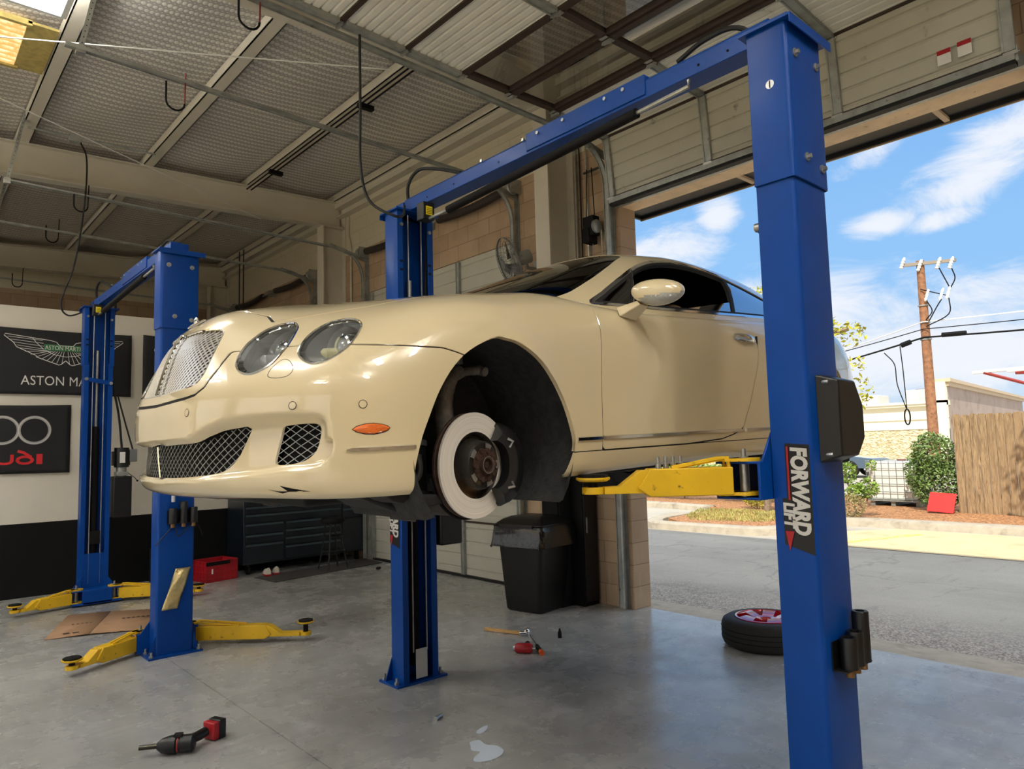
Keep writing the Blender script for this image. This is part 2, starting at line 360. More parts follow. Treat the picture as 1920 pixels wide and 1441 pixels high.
# eave strut along the door wall
m=MB(); m.box(XW-.14,XW,-4.5,15.2,5.36,5.52); m.box(XW-.12,XW,-4.5,15.2,5.22,5.235); m.box(XW-.02,XW,-4.5,15.2,5.235,5.36); m.build('trim_%d'%tn,WPNT,kind='structure'); tn+=1
for yr in (5.05,9.95,14.95,0.1):
    m=MB()
    for xa,xb in ((-6,5.3),):
        za,zb=zr(xa),zr(xb)
        A=Vector((1,0,.035))
        m.add([(xa,yr-.005,za-.40),(xb,yr-.005,zb-.40),(xb,yr-.005,zb),(xa,yr-.005,za),(xa,yr+.005,za-.40),(xb,yr+.005,zb-.40),(xb,yr+.005,zb),(xa,yr+.005,za)],[(0,1,2,3),(7,6,5,4),(0,4,5,1),(3,2,6,7),(1,5,6,2),(0,3,7,4)])
        for dz in (-.40,-.012):
            m.add([(x_,y_,(za if x_==xa else zb)+dz+k) for k in (0,.012) for y_ in (yr-.085,yr+.085) for x_ in (xa,xb)],[(0,2,3,1),(4,5,7,6),(0,1,5,4),(2,6,7,3),(0,4,6,2),(1,3,7,5)])
    m.build('trim_%d'%tn,WPNT,kind='structure'); tn+=1
    # column: inner flange, web, outer flange
    m=MB(); m.box(4.97,4.985,yr-.10,yr+.10,0,5.05); m.box(4.985,XW-.015,yr-.006,yr+.006,0,5.05); m.box(XW-.016,XW-.002,yr-.10,yr+.10,0,5.3)
    m.box(4.9,XW,yr-.10,yr+.10,5.03,5.045)
    m.build('trim_%d'%tn,WPNT,kind='structure'); tn+=1
# lintel, jamb edge and awning outside the open door
m=MB(); m.box(XW+.02,XO+.005,1.02,4.36,3.885,HD+.01); m.build('trim_%d'%tn,WOODH,kind='structure',bevel=.004); tn+=1
for i,(x0,x1) in enumerate(((XW-.02,XW+.02),)):
    m=MB(); m.box(x0,x1,.98,4.40,3.88,3.96); m.build('trim_%d'%tn,GALV,kind='structure'); tn+=1
aw=thing('awning','black flat awning over the open bay door with tan brackets','awning',(XO,2.7,3.95))
m=MB(); m.box(0,.38,-2.6,1.87,.0,.03); m.box(.36,.38,-2.6,1.87,-.03,.05); m.box(0,.38,1.85,1.88,-.03,.05); m.build('panel',AWN,aw)
for y in (-1.05,.55,-2.5):
    m=MB(); m.box(0,.37,y-.02,y+.02,-.03,.0); m.build('bracket',AWT,aw,bevel=.004)
m=MB(); m.box(.38,.39,-2.6,1.88,-.04,.06); m.build('front_edge',AWT,aw)
# ------------------------------------------------------------------ sectional doors
def panel_ribs(mb,p0,dx,dn,y0,y1,L,nr,mi=0,deep=.012,depth=.04):
    """one door section: starts at p0=(x,z), goes along dx (unit in xz) for L, dn = normal towards the room; ribs run along y"""
    prof=[(0,0)]
    for k in range(nr):
        a=L*(k+.5)/nr; w_=.012
        prof+=[(a-w_,0),(a-w_*.4,-deep),(a+w_*.4,-deep),(a+w_,0)]
    prof+=[(L,0),(L,-depth),(0,-depth)]
    poly=[(p0[0]+dx[0]*s+dn[0]*t, p0[1]+dx[1]*s+dn[1]*t) for s,t in prof]
    mb.prism(poly,(0,y0,0),(1,0,0),(0,0,1),(0,1,0),y1-y0,mi)
def hinge(mb,x,y,z,nx,nz,s=1.):
    M=Matrix(((nz,0,nx,x),(0,1,0,y),(-nx,0,nz,z),(0,0,0,1)))
    mb.box(-.05*s,.05*s,-.035,.035,0,.006,0,M); mb.box(-.012,.012,-.04,.04,.004,.03,0,M)
    mb.cyl(M@Vector((0,-.05,.02)),M@Vector((0,.05,.02)),.007,8)
dn_=1
def closed_door(y0,y1,idx):
    D=thing('door_%d'%idx,None,None,(0,0,0)); D['kind']='structure'
    n=6; H=HD-.02
    for k in range(n):
        m=MB(); z0=.02+H*k/n; panel_ribs(m,(XW+.02,z0+.003),(0,1),(-1,0),y0,y1,H/n-.006,4)
        m.build('panel_section',DOORP,D)
        if k: 
            m=MB(); m.box(XW+.005,XW+.03,y0,y1,z0-.012,z0+.010); m.build('joint_strip',BRN,D)
    for y in (y0+.02,(y0*2+y1)/3,(y0+y1*2)/3,y1-.02):
        m=MB(); m.box(XW-.012,XW+.02,y-.03,y+.03,.03,HD-.02); m.box(XW-.02,XW-.012,y-.034,y-.02,.03,HD-.02);m.box(XW-.02,XW-.012,y+.02,y+.034,.03,HD-.02)
        m.build('stile',GALV,D)
    m=MB(); m.box(XW-.01,XW+.03,y0,y1,.0,.03); m.build('bottom_seal',RUB,D)
    hardware(D,y0,y1,0.9)
def hardware(D,y0,y1,xend,spring=True,ztop=4.5):
    for s,y in ((-1,y0-.08),(1,y1+.08)):
        R=.42; zc=ztop-R; pth=[(XW-.09,y,.02),(XW-.09,y,zc)]+[ (p.x,p.y,p.z) for p in arc((XW-.09-R,y,zc),R,0,pi/2,10)][1:]+[(xend,y,ztop+.08)]
        m=MB()
        for i in range(len(pth)-1):
            a,b=Vector(pth[i]),Vector(pth[i+1]); up=Vector((0,1,0))
            dd=(b-a).normalized(); nn=dd.cross(up)
            m.bar(a,b,.055,.004,0,up=nn); m.bar(a+nn*.0+up*.026*s,b+up*.026*s,.004,.03,0,up=nn)
            m.bar(a-up*.026*s,b-up*.026*s,.004,.02,0,up=nn)
        m.build('track',GALV,D)
        m=MB(); m.box(XW-.055,XW-.002,y-.004,y+.004,.0,ztop-.02); m.box(XW-.008,XW-.002,y-.03,y+.03,0,ztop-.02)
        m.bar((XW-.02,y,ztop-.12),(XW-.62,y,ztop+.02),.04,.05); m.build('track_angle',GALV,D)
    if not spring: return
    zs=ztop-.02; xs_=XW-.11
    m=MB(); m.cyl((xs_,y0-.16,zs),(xs_,y1+.16,zs),.014,10); m.build('torsion_shaft',GALV,D)
    m=MB()
    for a,b in ((y0+.05,(y0+y1)/2-.28),((y0+y1)/2+.28,y1-.05)):
        n=26; m.tube([(xs_,a+(b-a)*i/n,zs-.035*sin(pi*i/n)) for i in range(n+1)],[.048+.003*(i%2) for i in range(n+1)],12)
    m.build('torsion_spring',RUST,D)
    for y in (y0-.10,y1+.10):
        m=MB(); m.lathe([(.0,-.035),(.075,-.035),(.085,-.02),(.06,0),(.085,.02),(.075,.035),(0,.035)],(xs_,y,zs),(0,1,0),20); m.build('cable_drum',GALV,D)
        m=MB(); m.box(xs_-.06,XW-.002,y-.055,y-.048,zs-.07,zs+.09); m.build('bearing_plate',GALV,D)
    m=MB(); m.box(XW-.13,XW-.002,(y0+y1)/2-.003,(y0+y1)/2+.003,zs-.06,zs+.06); m.box(XW-.01,XW-.002,(y0+y1)/2-.06,(y0+y1)/2+.06,zs-.05,zs+.05); m.build('spring_anchor',STEEL,D)
for i,(a,b) in enumerate(SHUT): closed_door(a,b,i+1)
# open door pushed up on its tracks
D3=thing('door_3',None,None); D3['kind']='structure'
y0,y1=OPEN[0][0]+.02,OPEN[0][1]-.02
joint=[(5.22,3.90),(5.155,4.50),(4.93,4.60)]  # bottom edge, joints (x,z)
GL=bpy.data.materials.new('door_glass'); GL.use_nodes=True; t=NT(GL.node_tree); t.n.clear()
fr=t.new('ShaderNodeFresnel',ins={0:1.55}); tr=t.new('ShaderNodeBsdfTransparent',ins={0:(.80,.80,.78,1)}); gl=t.new('ShaderNodeBsdfGlossy',ins={0:(1,1,1,1),1:.01})
mx=t.new('ShaderNodeMixShader'); t.put(mx.inputs[0],t.m('ADD',fr.outputs[0],.06)); t.put(mx.inputs[1],tr.outputs[0]); t.put(mx.inputs[2],gl.outputs[0]); oo=t.new('ShaderNodeOutputMaterial'); t.put(oo.inputs[0],mx.outputs[0])
def section(a,b,kind):
    a=Vector((a[0],0,a[1]));b=Vector((b[0],0,b[1])); d_=(b-a);L=d_.length;d_.normalize(); n_=Vector((-d_.z,0,d_.x))
    if n_.z>0 or (abs(n_.z)<.2 and n_.x>0): n_=-n_      # towards the room / down
    if kind=='solid' or kind=='white':
        m=MB(); panel_ribs(m,(a.x,a.z),(d_.x,d_.z),(n_.x,n_.z),y0,y1,L-.006,8 if kind=='white' else 5,deep=.014); m.build('panel_section',DOORW if kind=='white' else DOORP,D3)
    else:
        m=MB()
        for s in (.0,L-.055): 
            p=a+d_*(s+.0275)-n_*.02; m.bar((p.x,y0,p.z),(p.x,y1,p.z),.055,.045,0,up=n_)
        for k in range(4):
            y=y0+.04+(y1-y0-.08)*k/3; p=a+Vector((0,y,0))-n_*.02; q=p+d_*L; m.bar(p,q,.06,.045,0,up=n_)
        m.build('glazed_section_frame',BRN,D3,bevel=.003)
        m=MB(); p=a+d_*.05-n_*.02; q=a+d_*(L-.05)-n_*.02
        m.add([(p.x,y0+.05,p.z),(q.x,y0+.05,q.z),(q.x,y1-.05,q.z),(p.x,y1-.05,p.z)],[(0,1,2,3)]); m.build('glass_pane',GL,D3)
    m=MB(); m.bar((a.x-n_.x*.0,y0,a.z-n_.z*.0),(a.x,y1,a.z),.04,.03,0,up=n_); m.build('joint_strip',BRN,D3)
    m=MB()
    for y in (y0+.02,)+((y0*2+y1)/3,(y0+y1*2)/3)+(y1-.02,): hinge(m,a.x+n_.x*.006,y,a.z+n_.z*.006,n_.x,n_.z)
    m.build('hinge',STEEL,D3)
    if kind!='glass':
        for y in (y0+.03,(y0*2+y1)/3,(y0+y1*2)/3,y1-.03):
            m=MB(); p=a+d_*.02+n_*.012+Vector((0,y,0)); q=a+d_*(L-.03)+n_*.012+Vector((0,y,0)); m.bar(p,q,.075,.02,0,up=n_)
            for s in (-.03,.03): m.bar(p+Vector((0,s,0))+n_*.012,q+Vector((0,s,0))+n_*.012,.012,.012,0,up=n_)
            m.build('stile',GALV,D3)
zt=4.53
pts=[(5.215,3.92),(5.155,4.52),(4.86,4.60),(4.456,4.56),(3.92,4.55),(3.383,4.55),(2.848,4.56),(2.31,4.57),(1.77,4.58)]
pts[2]=None; pts=[p for p in pts if p]
for k,kd in zip(range(len(pts)-1),('solid','white','glass','glass','white','white','white')): section(pts[k],pts[k+1],kd)
m=MB(); a=Vector((5.222,0,3.86)); m.box(5.18,5.235,y0,y1,3.87,3.92); m.build('bottom_seal',GALV,D3)
m=MB(); m.box(5.19,5.25,y0,y1,3.845,3.87); m.build('rubber_seal',RUB,D3)
hardware(D3,OPEN[0][0],OPEN[0][1],1.2,spring=False,ztop=4.5)
m=MB(); m.cyl((XW-.11,OPEN[0][1]+.35,4.3),(XW-.11,OPEN[0][1]-.0,4.3),.013,8); m.build('torsion_shaft',RUST,D3)
# two small warning stickers on the bottom panel
m=MB()
for yy,zz in ((1.42,4.05),(1.30,4.06)): m.box(5.175,5.178,yy-.04,yy+.04,zz-.05,zz+.05,0); m.box(5.172,5.175,yy-.04,yy+.04,zz+.02,zz+.05,1)
m.build('warning_sticker',[WHT,RED],D3)
# chain hoist at the jamb of the open door
CH_=thing('chain_hoist','black chain hoist with two hanging steel chains beside the open door','chain hoist',(XW-.13,4.62,3.72))
m=MB(); m.box(-.05,.05,-.07,.07,-.10,.10); m.box(-.07,.07,-.02,.06,-.17,-.02); m.build('gearbox',BLKM,CH_,bevel=.008)
m=MB(); m.lathe([(0,-.015),(.06,-.015),(.068,-.01),(.055,0),(.068,.01),(.06,.015),(0,.015)],(-.02,-.09,-.02),(0,1,0),22); m.build('chain_wheel',GALV,CH_)
for s in (-.09,.09):
    m=MB(); z=-.1
    while z>-2.6:
        q=int(round(-z/.028))%2
        m.tube(crv([(s*.4-.02+(0 if q else .006),-.09+s*.0+(.006 if q else 0)+s,z-.0),(s*.4-.02,-.09+s,z-.017),(s*.4-.02-(0 if q else .006),-.09-(.006 if q else 0)+s,z),(s*.4-.02,-.09+s,z+.017)],3,True),.0022,4,closed=True)
        z-=.028
    m.build('chain',STEEL,CH_)
for s in (-.05,.06):
    m=MB(); m.cyl((0,s,.08),(0,s*.6,.6),.006,6); m.build('rod',BLKM,CH_)
# ------------------------------------------------------------------ two-post lifts
LIFTP=[]
def two_post_lift(x0,yn,label,armspec,zc,power=False,detail=None):
    """x0: low-x side of the columns, yn: outer face of the near column; span to outer face of the far column 3.0"""
    L=thing('two_post_lift',label,'car lift',(x0+.14,yn+1.5,0))
    ox,oy=x0+.14,yn+1.5
    def R(x,y,z): return (x-ox,y-oy,z)
    WX=.14; D=.16
    cols=[]
    for s in (-1,1):   # near, far ; open side faces the middle
        yo=s*1.5; e=-s
        def Y(d): return yo+e*d
        r=.022
        # outer outline of the C section (rounded corners), then inner outline
        def cs(k,zlo,zhi,w_,d0,d1,th=.009,lip=.045):
            out=[]
            for a in range(5): t=pi/2*a/4; out.append((-w_+r-r*sin(t+pi/2-pi/2+0)*0-r*cos(t) , d0+r-r*sin(t)))
            out=[(-w_,d1),(-w_,d0+r)]+[(-w_+r-r*cos(t),d0+r-r*sin(t)) for t in (pi/8,pi/4,3*pi/8)]+[(-w_+r,d0),(w_-r,d0)]+[(w_-r+r*sin(t),d0+r-r*cos(t)) for t in (pi/8,pi/4,3*pi/8)]+[(w_,d0+r),(w_,d1)]
            inn=[(w_-lip,d1),(w_-lip,d1-.01),(w_-th,d1-.01),(w_-th,d0+th),(-w_+th,d0+th),(-w_+th,d1-.01),(-w_+lip,d1-.01),(-w_+lip,d1)]
            poly=[(p[0],Y(p[1])) for p in out+inn]
            mb=MB(); mb.prism(poly,(0,0,zlo),(1,0,0),(0,1,0),(0,0,1),zhi-zlo); return mb
        c=cs(0,.012,2.60,WX,0,D).build('column',BLUE,L)
        cs(0,2.58,3.22,WX+.010,-.010,D+.002).build('column_sleeve',BLUE,L,bevel=.002)
        m=MB(); a,b=sorted((Y(-.05),Y(D+.02))); m.box(-.20,.20,a,b,0,.014); 
        for sx in (-1,1):
            m.prism([(sx*WX,.014),(sx*(WX+.05),.014),(sx*WX,.16)],(0,Y(.01),0),(1,0,0),(0,0,1),(0,e,0),.008)
        m.build('base_plate',BLUE if s<0 else BLUE,L)
        for sx in (-.175,.175):
            for dd in (-.02,D-.03):
                m=MB(); m.cyl((sx,Y(dd),.012),(sx,Y(dd),.055),.009,8); m.cyl((sx,Y(dd),.012),(sx,Y(dd),.03),.017,6); m.build('anchor_bolt',STEEL,L)
        # top plate
        m=MB(); a,b=sorted((Y(-.035),Y(D+.03))); m.box(-WX-.03,WX+.05,a,b,3.22,3.232); m.box(-WX-.03,WX+.05,Y(-.035)-.003,Y(-.035)+.003,3.19,3.232)
        m.box(-.07,.07,*sorted((Y(.02),Y(.12))),3.23,3.30); m.build('top_plate',BLUE,L,bevel=.002)
        # bolts through the sleeve
        for (bx,bz) in ((-.09,3.10),(.09,3.10),(-.04,2.68),(.09,2.66)):
            m=MB(); m.cyl((bx,Y(-.008),bz),(bx,Y(-.016),bz),.018,14); m.cyl((bx,Y(-.012),bz),(bx,Y(-.030),bz),.010,6); m.build('sleeve_bolt',STEEL,L)
        for (bx,bz) in ((-.118,3.12),(.118,3.10)):
            m=MB(); m.cyl((bx,Y(D+.001),bz),(bx,Y(D+.012),bz),.013,8); m.build('sleeve_bolt',STEEL,L)
        for sx in (-.118,.118):
            for bz in (2.80,2.86):
                m=MB(); m.box(sx-.012,sx+.012,*sorted((Y(D+.0),Y(D+.004))),bz-.008,bz+.008); m.build('slot',BLKM,L)
        # link plate across the open side
        m=MB(); m.bar((-.12,Y(D+.012),2.42),(.12,Y(D+.012),2.38),.008,.045,0,up=(0,0,1)); m.build('link_plate',BLUE,L,bevel=.003)
        for sx in (-.12,.12):
            m=MB(); m.cyl((sx,Y(D+.0),2.42 if sx<0 else 2.38),(sx,Y(D+.024),2.42 if sx<0 else 2.38),.018,12); m.build('link_bolt',STEEL,L)
        # inside: hydraulic cylinder, cables, dark slide
        m=MB(); m.box(-.126,.126,*sorted((Y(.012),Y(.02))),.03,3.2); m.build('inner_liner',BLUE,L)
        m=MB(); m.cyl((0,Y(.075),.1),(0,Y(.075),1.9),.036,16); m.build('hydraulic_cylinder',BLKM,L)
        m=MB(); m.cyl((0,Y(.075),1.9),(0,Y(.075),2.75),.018,12); m.build('cylinder_rod',STEEL,L)
        for sx in (-.055,.055):
            m=MB(); m.cyl((sx,Y(D-.01),.2),(sx,Y(D-.01),3.2),.0055,6); m.build('lift_cable',STEEL,L)
        # carriage
        zb=zc
        m=MB(); m.box(-.118,.118,*sorted((Y(.03),Y(D-.005))),zb-.02,zb+.5); m.build('carriage_slide',BLKM if zc>.5 else BLUE,L)
        m=MB(); m.box(-.23,.23,*sorted((Y(D+.004),Y(D+.20))),zb-.005,zb+.004); m.box(-.23,.23,*sorted((Y(D+.004),Y(D+.20))),zb+.135,zb+.145)
        m.box(-.23,.23,*sorted((Y(D+.004),Y(D+.016))),zb,zb+.14); m.box(-.232,.232,*sorted((Y(D+.19),Y(D+.20))),zb+.0,zb+.02)
        m.box(-.14,.14,*sorted((Y(D+.19),Y(D+.20))),zb,zb+.14)
        for sx in (-1,1): m.prism([(sx*.12,zb+.14),(sx*.21,zb+.14),(sx*.12,zb+.26)],(0,Y(D+.004),0),(1,0,0),(0,0,1),(0,e,0),.01)
        m.build('carriage',BLUE,L,bevel=.003)
        cols.append((yo,e))
        # arms
        for (px,py,padx,pady,padz) in armspec[0 if s<0 else 1]:
            lift_arm(L,Vector(R(px,py,zb+.07)),Vector(R(padx,pady,padz)))
    # cross beam
    m=MB(); y0_,y1_=-1.5+.12,1.5-.12
    poly=[(-.06,3.225),(.06,3.225),(.06,3.31),(.03,3.335),(-.03,3.335),(-.06,3.31)]
    m.prism(poly,(0,y0_,0),(1,0,0),(0,0,1),(0,1,0),y1_-y0_); m.build('cross_beam',BLUE,L,bevel=.003)
    m=MB(); m.box(-.068,.068,-.75,.1,3.24,3.342); m.build('beam_splice',BLUE,L,bevel=.003)
    for y in (-.62,-.5,0,.12,.5,-.2):
        m=MB(); m.cyl((-.066,y,3.315),(-.076,y,3.315),.010,8); m.build('splice_bolt',STEEL,L)
    for y in (-1.2,-1.05,-.35,.35,.8,1.1):
        m=MB(); m.cyl((-.0605,y,3.26),(-.0625,y,3.26),.006,8); m.build('beam_hole',BLKM,L)
    # padded shut-off bar
    m=MB(); m.tube([(-.07,-1.0,3.205),(-.07,-1.0,3.175),(-.07,.9,3.10),(-.07,1.12,3.10)],.010,8); m.build('shutoff_bar',STEEL,L)
    m=MB(); m.tube([(-.07,-.70+.0,3.163),(-.07,.85,3.102)],.026,12); m.build('foam_sleeve',BLKM,L)
    # shut-off switch box with yellow sticker
    m=MB(); m.box(-.12,-.03,1.06,1.14,3.09,3.21); m.build('switch_box',BLK,L,bevel=.004)
    m=MB(); m.box(-.10,-.05,1.056,1.06,3.12,3.18,0); 
    for k in range(4): m.box(-.095,-.055,1.0545,1.056,3.13+.011*k,3.133+.011*k,1)
    m.build('yellow_sticker',[mat('sticker_yellow',srgb(240,214,20),.5),BLKM],L)
    # hose over the beam
    m=MB(); m.tube(crv([(-.02,1.38,3.25),(-.04,1.36,3.42),(-.03,1.24,3.50),(-.02,1.02,3.44),(0,.8,3.35)],8),.012,8); m.build('hydraulic_hose',RUB,L)
    m=MB(); m.tube(crv([(.02,-1.35,3.24),(0,-1.22,3.38),(0,-1.05,3.40),(0,-.9,3.36)],6),.012,8); m.build('hydraulic_hose',RUB,L)
    return L
def lift_arm(L,piv,pad):
    A=bpy.data.objects.new('arm',None); COL.objects.link(A); A.parent=L; A.location=piv
    v=pad-piv; ang=math.atan2(v.y,v.x); A.rotation_euler=(0,0,ang); ln=Vector((v.x,v.y)).length; pz=v.z
    o1=ln*.72
    m=MB(); m.prism([(.06,-.055),(o1-.05,-.055),(o1-.0,-.02),(o1-.05,.055),(.06,.055)],(0,-.05,0),(1,0,0),(0,0,1),(0,1,0),.10); m.build('outer_tube',YEL,A,bevel=.004)
    m=MB(); m.prism([(o1*.75,-.04),(ln-.04,-.04),(ln-.04,-.012),(o1+.07,-.012),(o1*.97,.05),(o1*.75,.05)],(0,-.04,0),(1,0,0),(0,0,1),(0,1,0),.08)
    m.lathe([(.022,-.04),(.045,-.04),(.045,-.012),(.022,-.012)],(ln,0,0),(0,0,1),20,closed=True); m.build('inner_tube',YEL,A,bevel=.002)
    # hinge eye + brace
    m=MB(); m.lathe([(0,-.058),(.065,-.058),(.065,-.045),(0,-.045)],(0,0,0),(0,0,1),20); m.box(0,.12,-.045,.045,-.058,-.045); m.build('hinge_eye',YEL,A)
    m=MB(); m.lathe([(0,.075),(.065,.075),(.065,.088),(0,.088)],(0,0,0),(0,0,1),20); m.box(.0,.09,-.045,.045,.075,.088)
    m.build('hinge_eye',YEL,A)
    m=MB(); m.tube([(.07,.03,.05),(.075,.03,.09),(.12,.03,.088),(o1*.68,.03,.056)],.009,6); m.bar((.085,-.02,.085),(o1*.62,-.02,.055),.02,.012); m.bar((.075,-.02,-.055),(.075,-.02,.085),.02,.012,0,up=(1,0,0)); m.build('brace',YEL,A)
    m=MB(); m.cyl((0,0,-.07),(0,0,.095),.019,14); m.lathe([(0,.095),(.010,.095),(.010,.125),(0,.125)],(0,0,0),(0,0,1),10); m.build('pivot_pin',STEEL,A)
    m=MB(); m.cyl((ln,0,-.045),(ln,0,pz-.02),.020,14); m.build('pad_screw',BLKM,A)
    m=MB(); m.lathe([(0,pz-.02),(.055,pz-.02),(.068,pz-.012),(.068,pz-.004),(0,pz-.004)],(ln,0,0),(0,0,1),20); m.build('pad_cup',YEL,A)
    m=MB(); m.lathe([(0,pz-.004),(.060,pz-.004),(.060,pz+.008),(0,pz+.008)],(ln,0,0),(0,0,1),8); m.build('pad_rubber',BLKM,A)
# lift 1 under the cream car: arms up
L1=two_post_lift(2.64,1.27,'blue two-post lift holding up the cream car, its near column closest to the camera','a',1.33) if False else None
def seq(): pass
L1=two_post_lift(2.64,1.27,'blue two-post lift with yellow arms holding the cream car up in the air',
   [[(2.60,1.53,2.14,1.93,1.425),(2.96,1.53,3.85,1.95,1.475)],[(2.60,4.01,2.14,3.86,1.425),(2.96,4.01,3.85,3.84,1.475)]],1.325)
L2=two_post_lift(1.65,6.07,'empty blue two-post lift with its yellow arms lowered to the floor beside the cardboard',
   [[(1.61,6.33,1.09,6.04,.125),(1.97,6.33,2.70,5.68,.165)],[(1.61,8.81,1.06,8.66,.125),(1.97,8.81,2.71,8.36,.125)]],.02)
# ------------------------------------------------------------------ the car: control nets (u back from the nose, w to the car's left, z up)
import numpy as np
def NET(s): return [[tuple(float(x) for x in p.split(',')) for p in l.split()] for l in s.strip().split('\n')]
BODY=NET('''
.07,0,.185 .02,0,.205 0.001,0,.27 -0.004,0,.42 -0.001,0,.53 0.026,0,.62 0.058,0,.72 0.104,0,.80 .178,0,.865 .25,0,.897 .345,0,.922
.08,.22,.185 .03,.22,.205 0.004,.22,.27 -0.003,.22,.42 0.000,.22,.53 0.030,.22,.62 0.064,.22,.72 0.110,.22,.795 .19,.20,.857 .275,.16,.896 .44,0,.945
.13,.42,.185 .065,.42,.205 0.038,.42,.27 0.030,.43,.42 0.035,.43,.53 0.075,.42,.62 0.130,.42,.70 0.195,.40,.765 .30,.36,.83 .43,.25,.895 .57,0,.967
.21,.60,.185 .135,.62,.20 .13,.63,.29 .125,.64,.42 .135,.64,.53 .175,.63,.62 .25,.61,.70 .35,.575,.775 .47,.49,.85 .60,.34,.92 .72,0,.984
.30,.74,.18 .235,.77,.192 .23,.785,.29 .23,.79,.42 .24,.795,.53 .285,.785,.62 .365,.765,.70 .475,.72,.775 .60,.64,.852 .74,.45,.93 .86,0,.998
.40,.83,.18 .355,.865,.188 .355,.88,.29 .355,.885,.42 .365,.888,.53 .40,.88,.62 .48,.86,.705 .59,.81,.79 .71,.72,.872 .86,.52,.945 .98,0,1.010
.50,.87,.18 .485,.91,.185 .49,.93,.29 .495,.935,.42 .505,.938,.53 .55,.932,.63 .63,.912,.725 .72,.868,.812 .83,.76,.886 .96,.56,.954 1.08,0,1.020
.66,.90,.18 .655,.93,.185 .655,.945,.29 .66,.95,.42 .67,.953,.53 .71,.949,.63 .77,.93,.735 .84,.88,.825 .93,.78,.897 1.05,.58,.962 1.17,0,1.028
.91,.91,.18 .91,.935,.185 .91,.952,.29 .91,.957,.42 .91,.960,.53 .92,.957,.64 .95,.938,.745 1.0,.89,.838 1.06,.79,.905 1.16,.59,.972 1.27,0,1.033
1.15,.91,.18 1.15,.93,.19 1.15,.948,.29 1.15,.952,.42 1.15,.952,.53 1.155,.949,.64 1.165,.934,.75 1.18,.89,.843 1.21,.80,.918 1.28,.60,.985 1.36,0,1.035
1.42,.89,.185 1.42,.915,.195 1.42,.937,.29 1.42,.938,.42 1.42,.936,.53 1.42,.934,.64 1.42,.924,.76 1.42,.893,.85 1.44,.815,.925 1.46,.60,.995 1.48,0,1.02
1.75,.88,.19 1.75,.905,.20 1.75,.93,.29 1.75,.928,.42 1.75,.930,.53 1.75,.932,.64 1.75,.926,.76 1.75,.905,.85 1.75,.86,.898 1.75,.60,.905 1.75,0,.91
2.12,.88,.19 2.12,.905,.205 2.12,.93,.29 2.12,.928,.42 2.12,.932,.53 2.12,.936,.64 2.12,.930,.77 2.12,.91,.86 2.12,.865,.906 2.12,.60,.91 2.12,0,.915
2.50,.88,.19 2.50,.905,.205 2.50,.932,.29 2.50,.932,.42 2.50,.938,.53 2.50,.943,.65 2.50,.938,.78 2.50,.915,.87 2.50,.866,.918 2.50,.60,.92 2.50,0,.925
2.86,.885,.19 2.86,.91,.205 2.86,.937,.29 2.86,.942,.42 2.86,.950,.53 2.86,.956,.65 2.86,.950,.78 2.86,.92,.88 2.86,.864,.934 2.86,.60,.94 2.86,0,.945
3.20,.89,.19 3.20,.92,.205 3.20,.948,.29 3.20,.955,.42 3.20,.962,.53 3.20,.967,.65 3.20,.960,.79 3.20,.925,.89 3.20,.860,.948 3.20,.60,.955 3.20,0,.96
3.50,.89,.19 3.50,.925,.205 3.50,.955,.29 3.50,.962,.42 3.50,.968,.53 3.50,.972,.65 3.50,.962,.79 3.50,.925,.90 3.50,.850,.955 3.50,.60,.965 3.50,0,.97
3.80,.87,.19 3.80,.91,.205 3.80,.94,.29 3.80,.948,.42 3.80,.952,.53 3.80,.952,.65 3.80,.938,.79 3.80,.895,.90 3.80,.81,.958 3.80,.60,.975 3.80,0,.985
4.10,.80,.20 4.10,.845,.215 4.10,.875,.30 4.10,.88,.42 4.10,.88,.53 4.09,.88,.65 4.08,.86,.79 4.07,.81,.90 4.05,.72,.96 4.03,.53,.98 4.0,0,.99
4.36,.68,.21 4.38,.72,.225 4.39,.75,.31 4.39,.755,.42 4.38,.755,.53 4.36,.75,.65 4.34,.73,.79 4.30,.68,.89 4.25,.60,.955 4.19,.44,.98 4.15,0,.992
4.54,.54,.22 4.58,.57,.235 4.60,.60,.31 4.60,.605,.42 4.59,.605,.53 4.55,.60,.65 4.52,.58,.79 4.48,.53,.89 4.40,.45,.955 4.32,.32,.98 4.27,0,.99
4.65,.36,.22 4.69,.38,.24 4.71,.39,.32 4.715,.39,.42 4.705,.39,.53 4.68,.45,.65 4.65,.44,.79 4.63,.40,.90 4.53,.33,.968 4.43,.2,.983 4.36,0,.992
4.70,.18,.22 4.74,.19,.24 4.77,.2,.32 4.775,.2,.42 4.765,.2,.53 4.72,.2,.65 4.69,.2,.79 4.68,.18,.90 4.58,.15,.968 4.49,.1,.98 4.42,0,.988
4.71,0,.22 4.75,0,.24 4.785,0,.32 4.79,0,.42 4.78,0,.53 4.735,0,.65 4.70,0,.79 4.69,0,.90 4.60,0,.968 4.52,0,.98 4.46,0,.985
''')
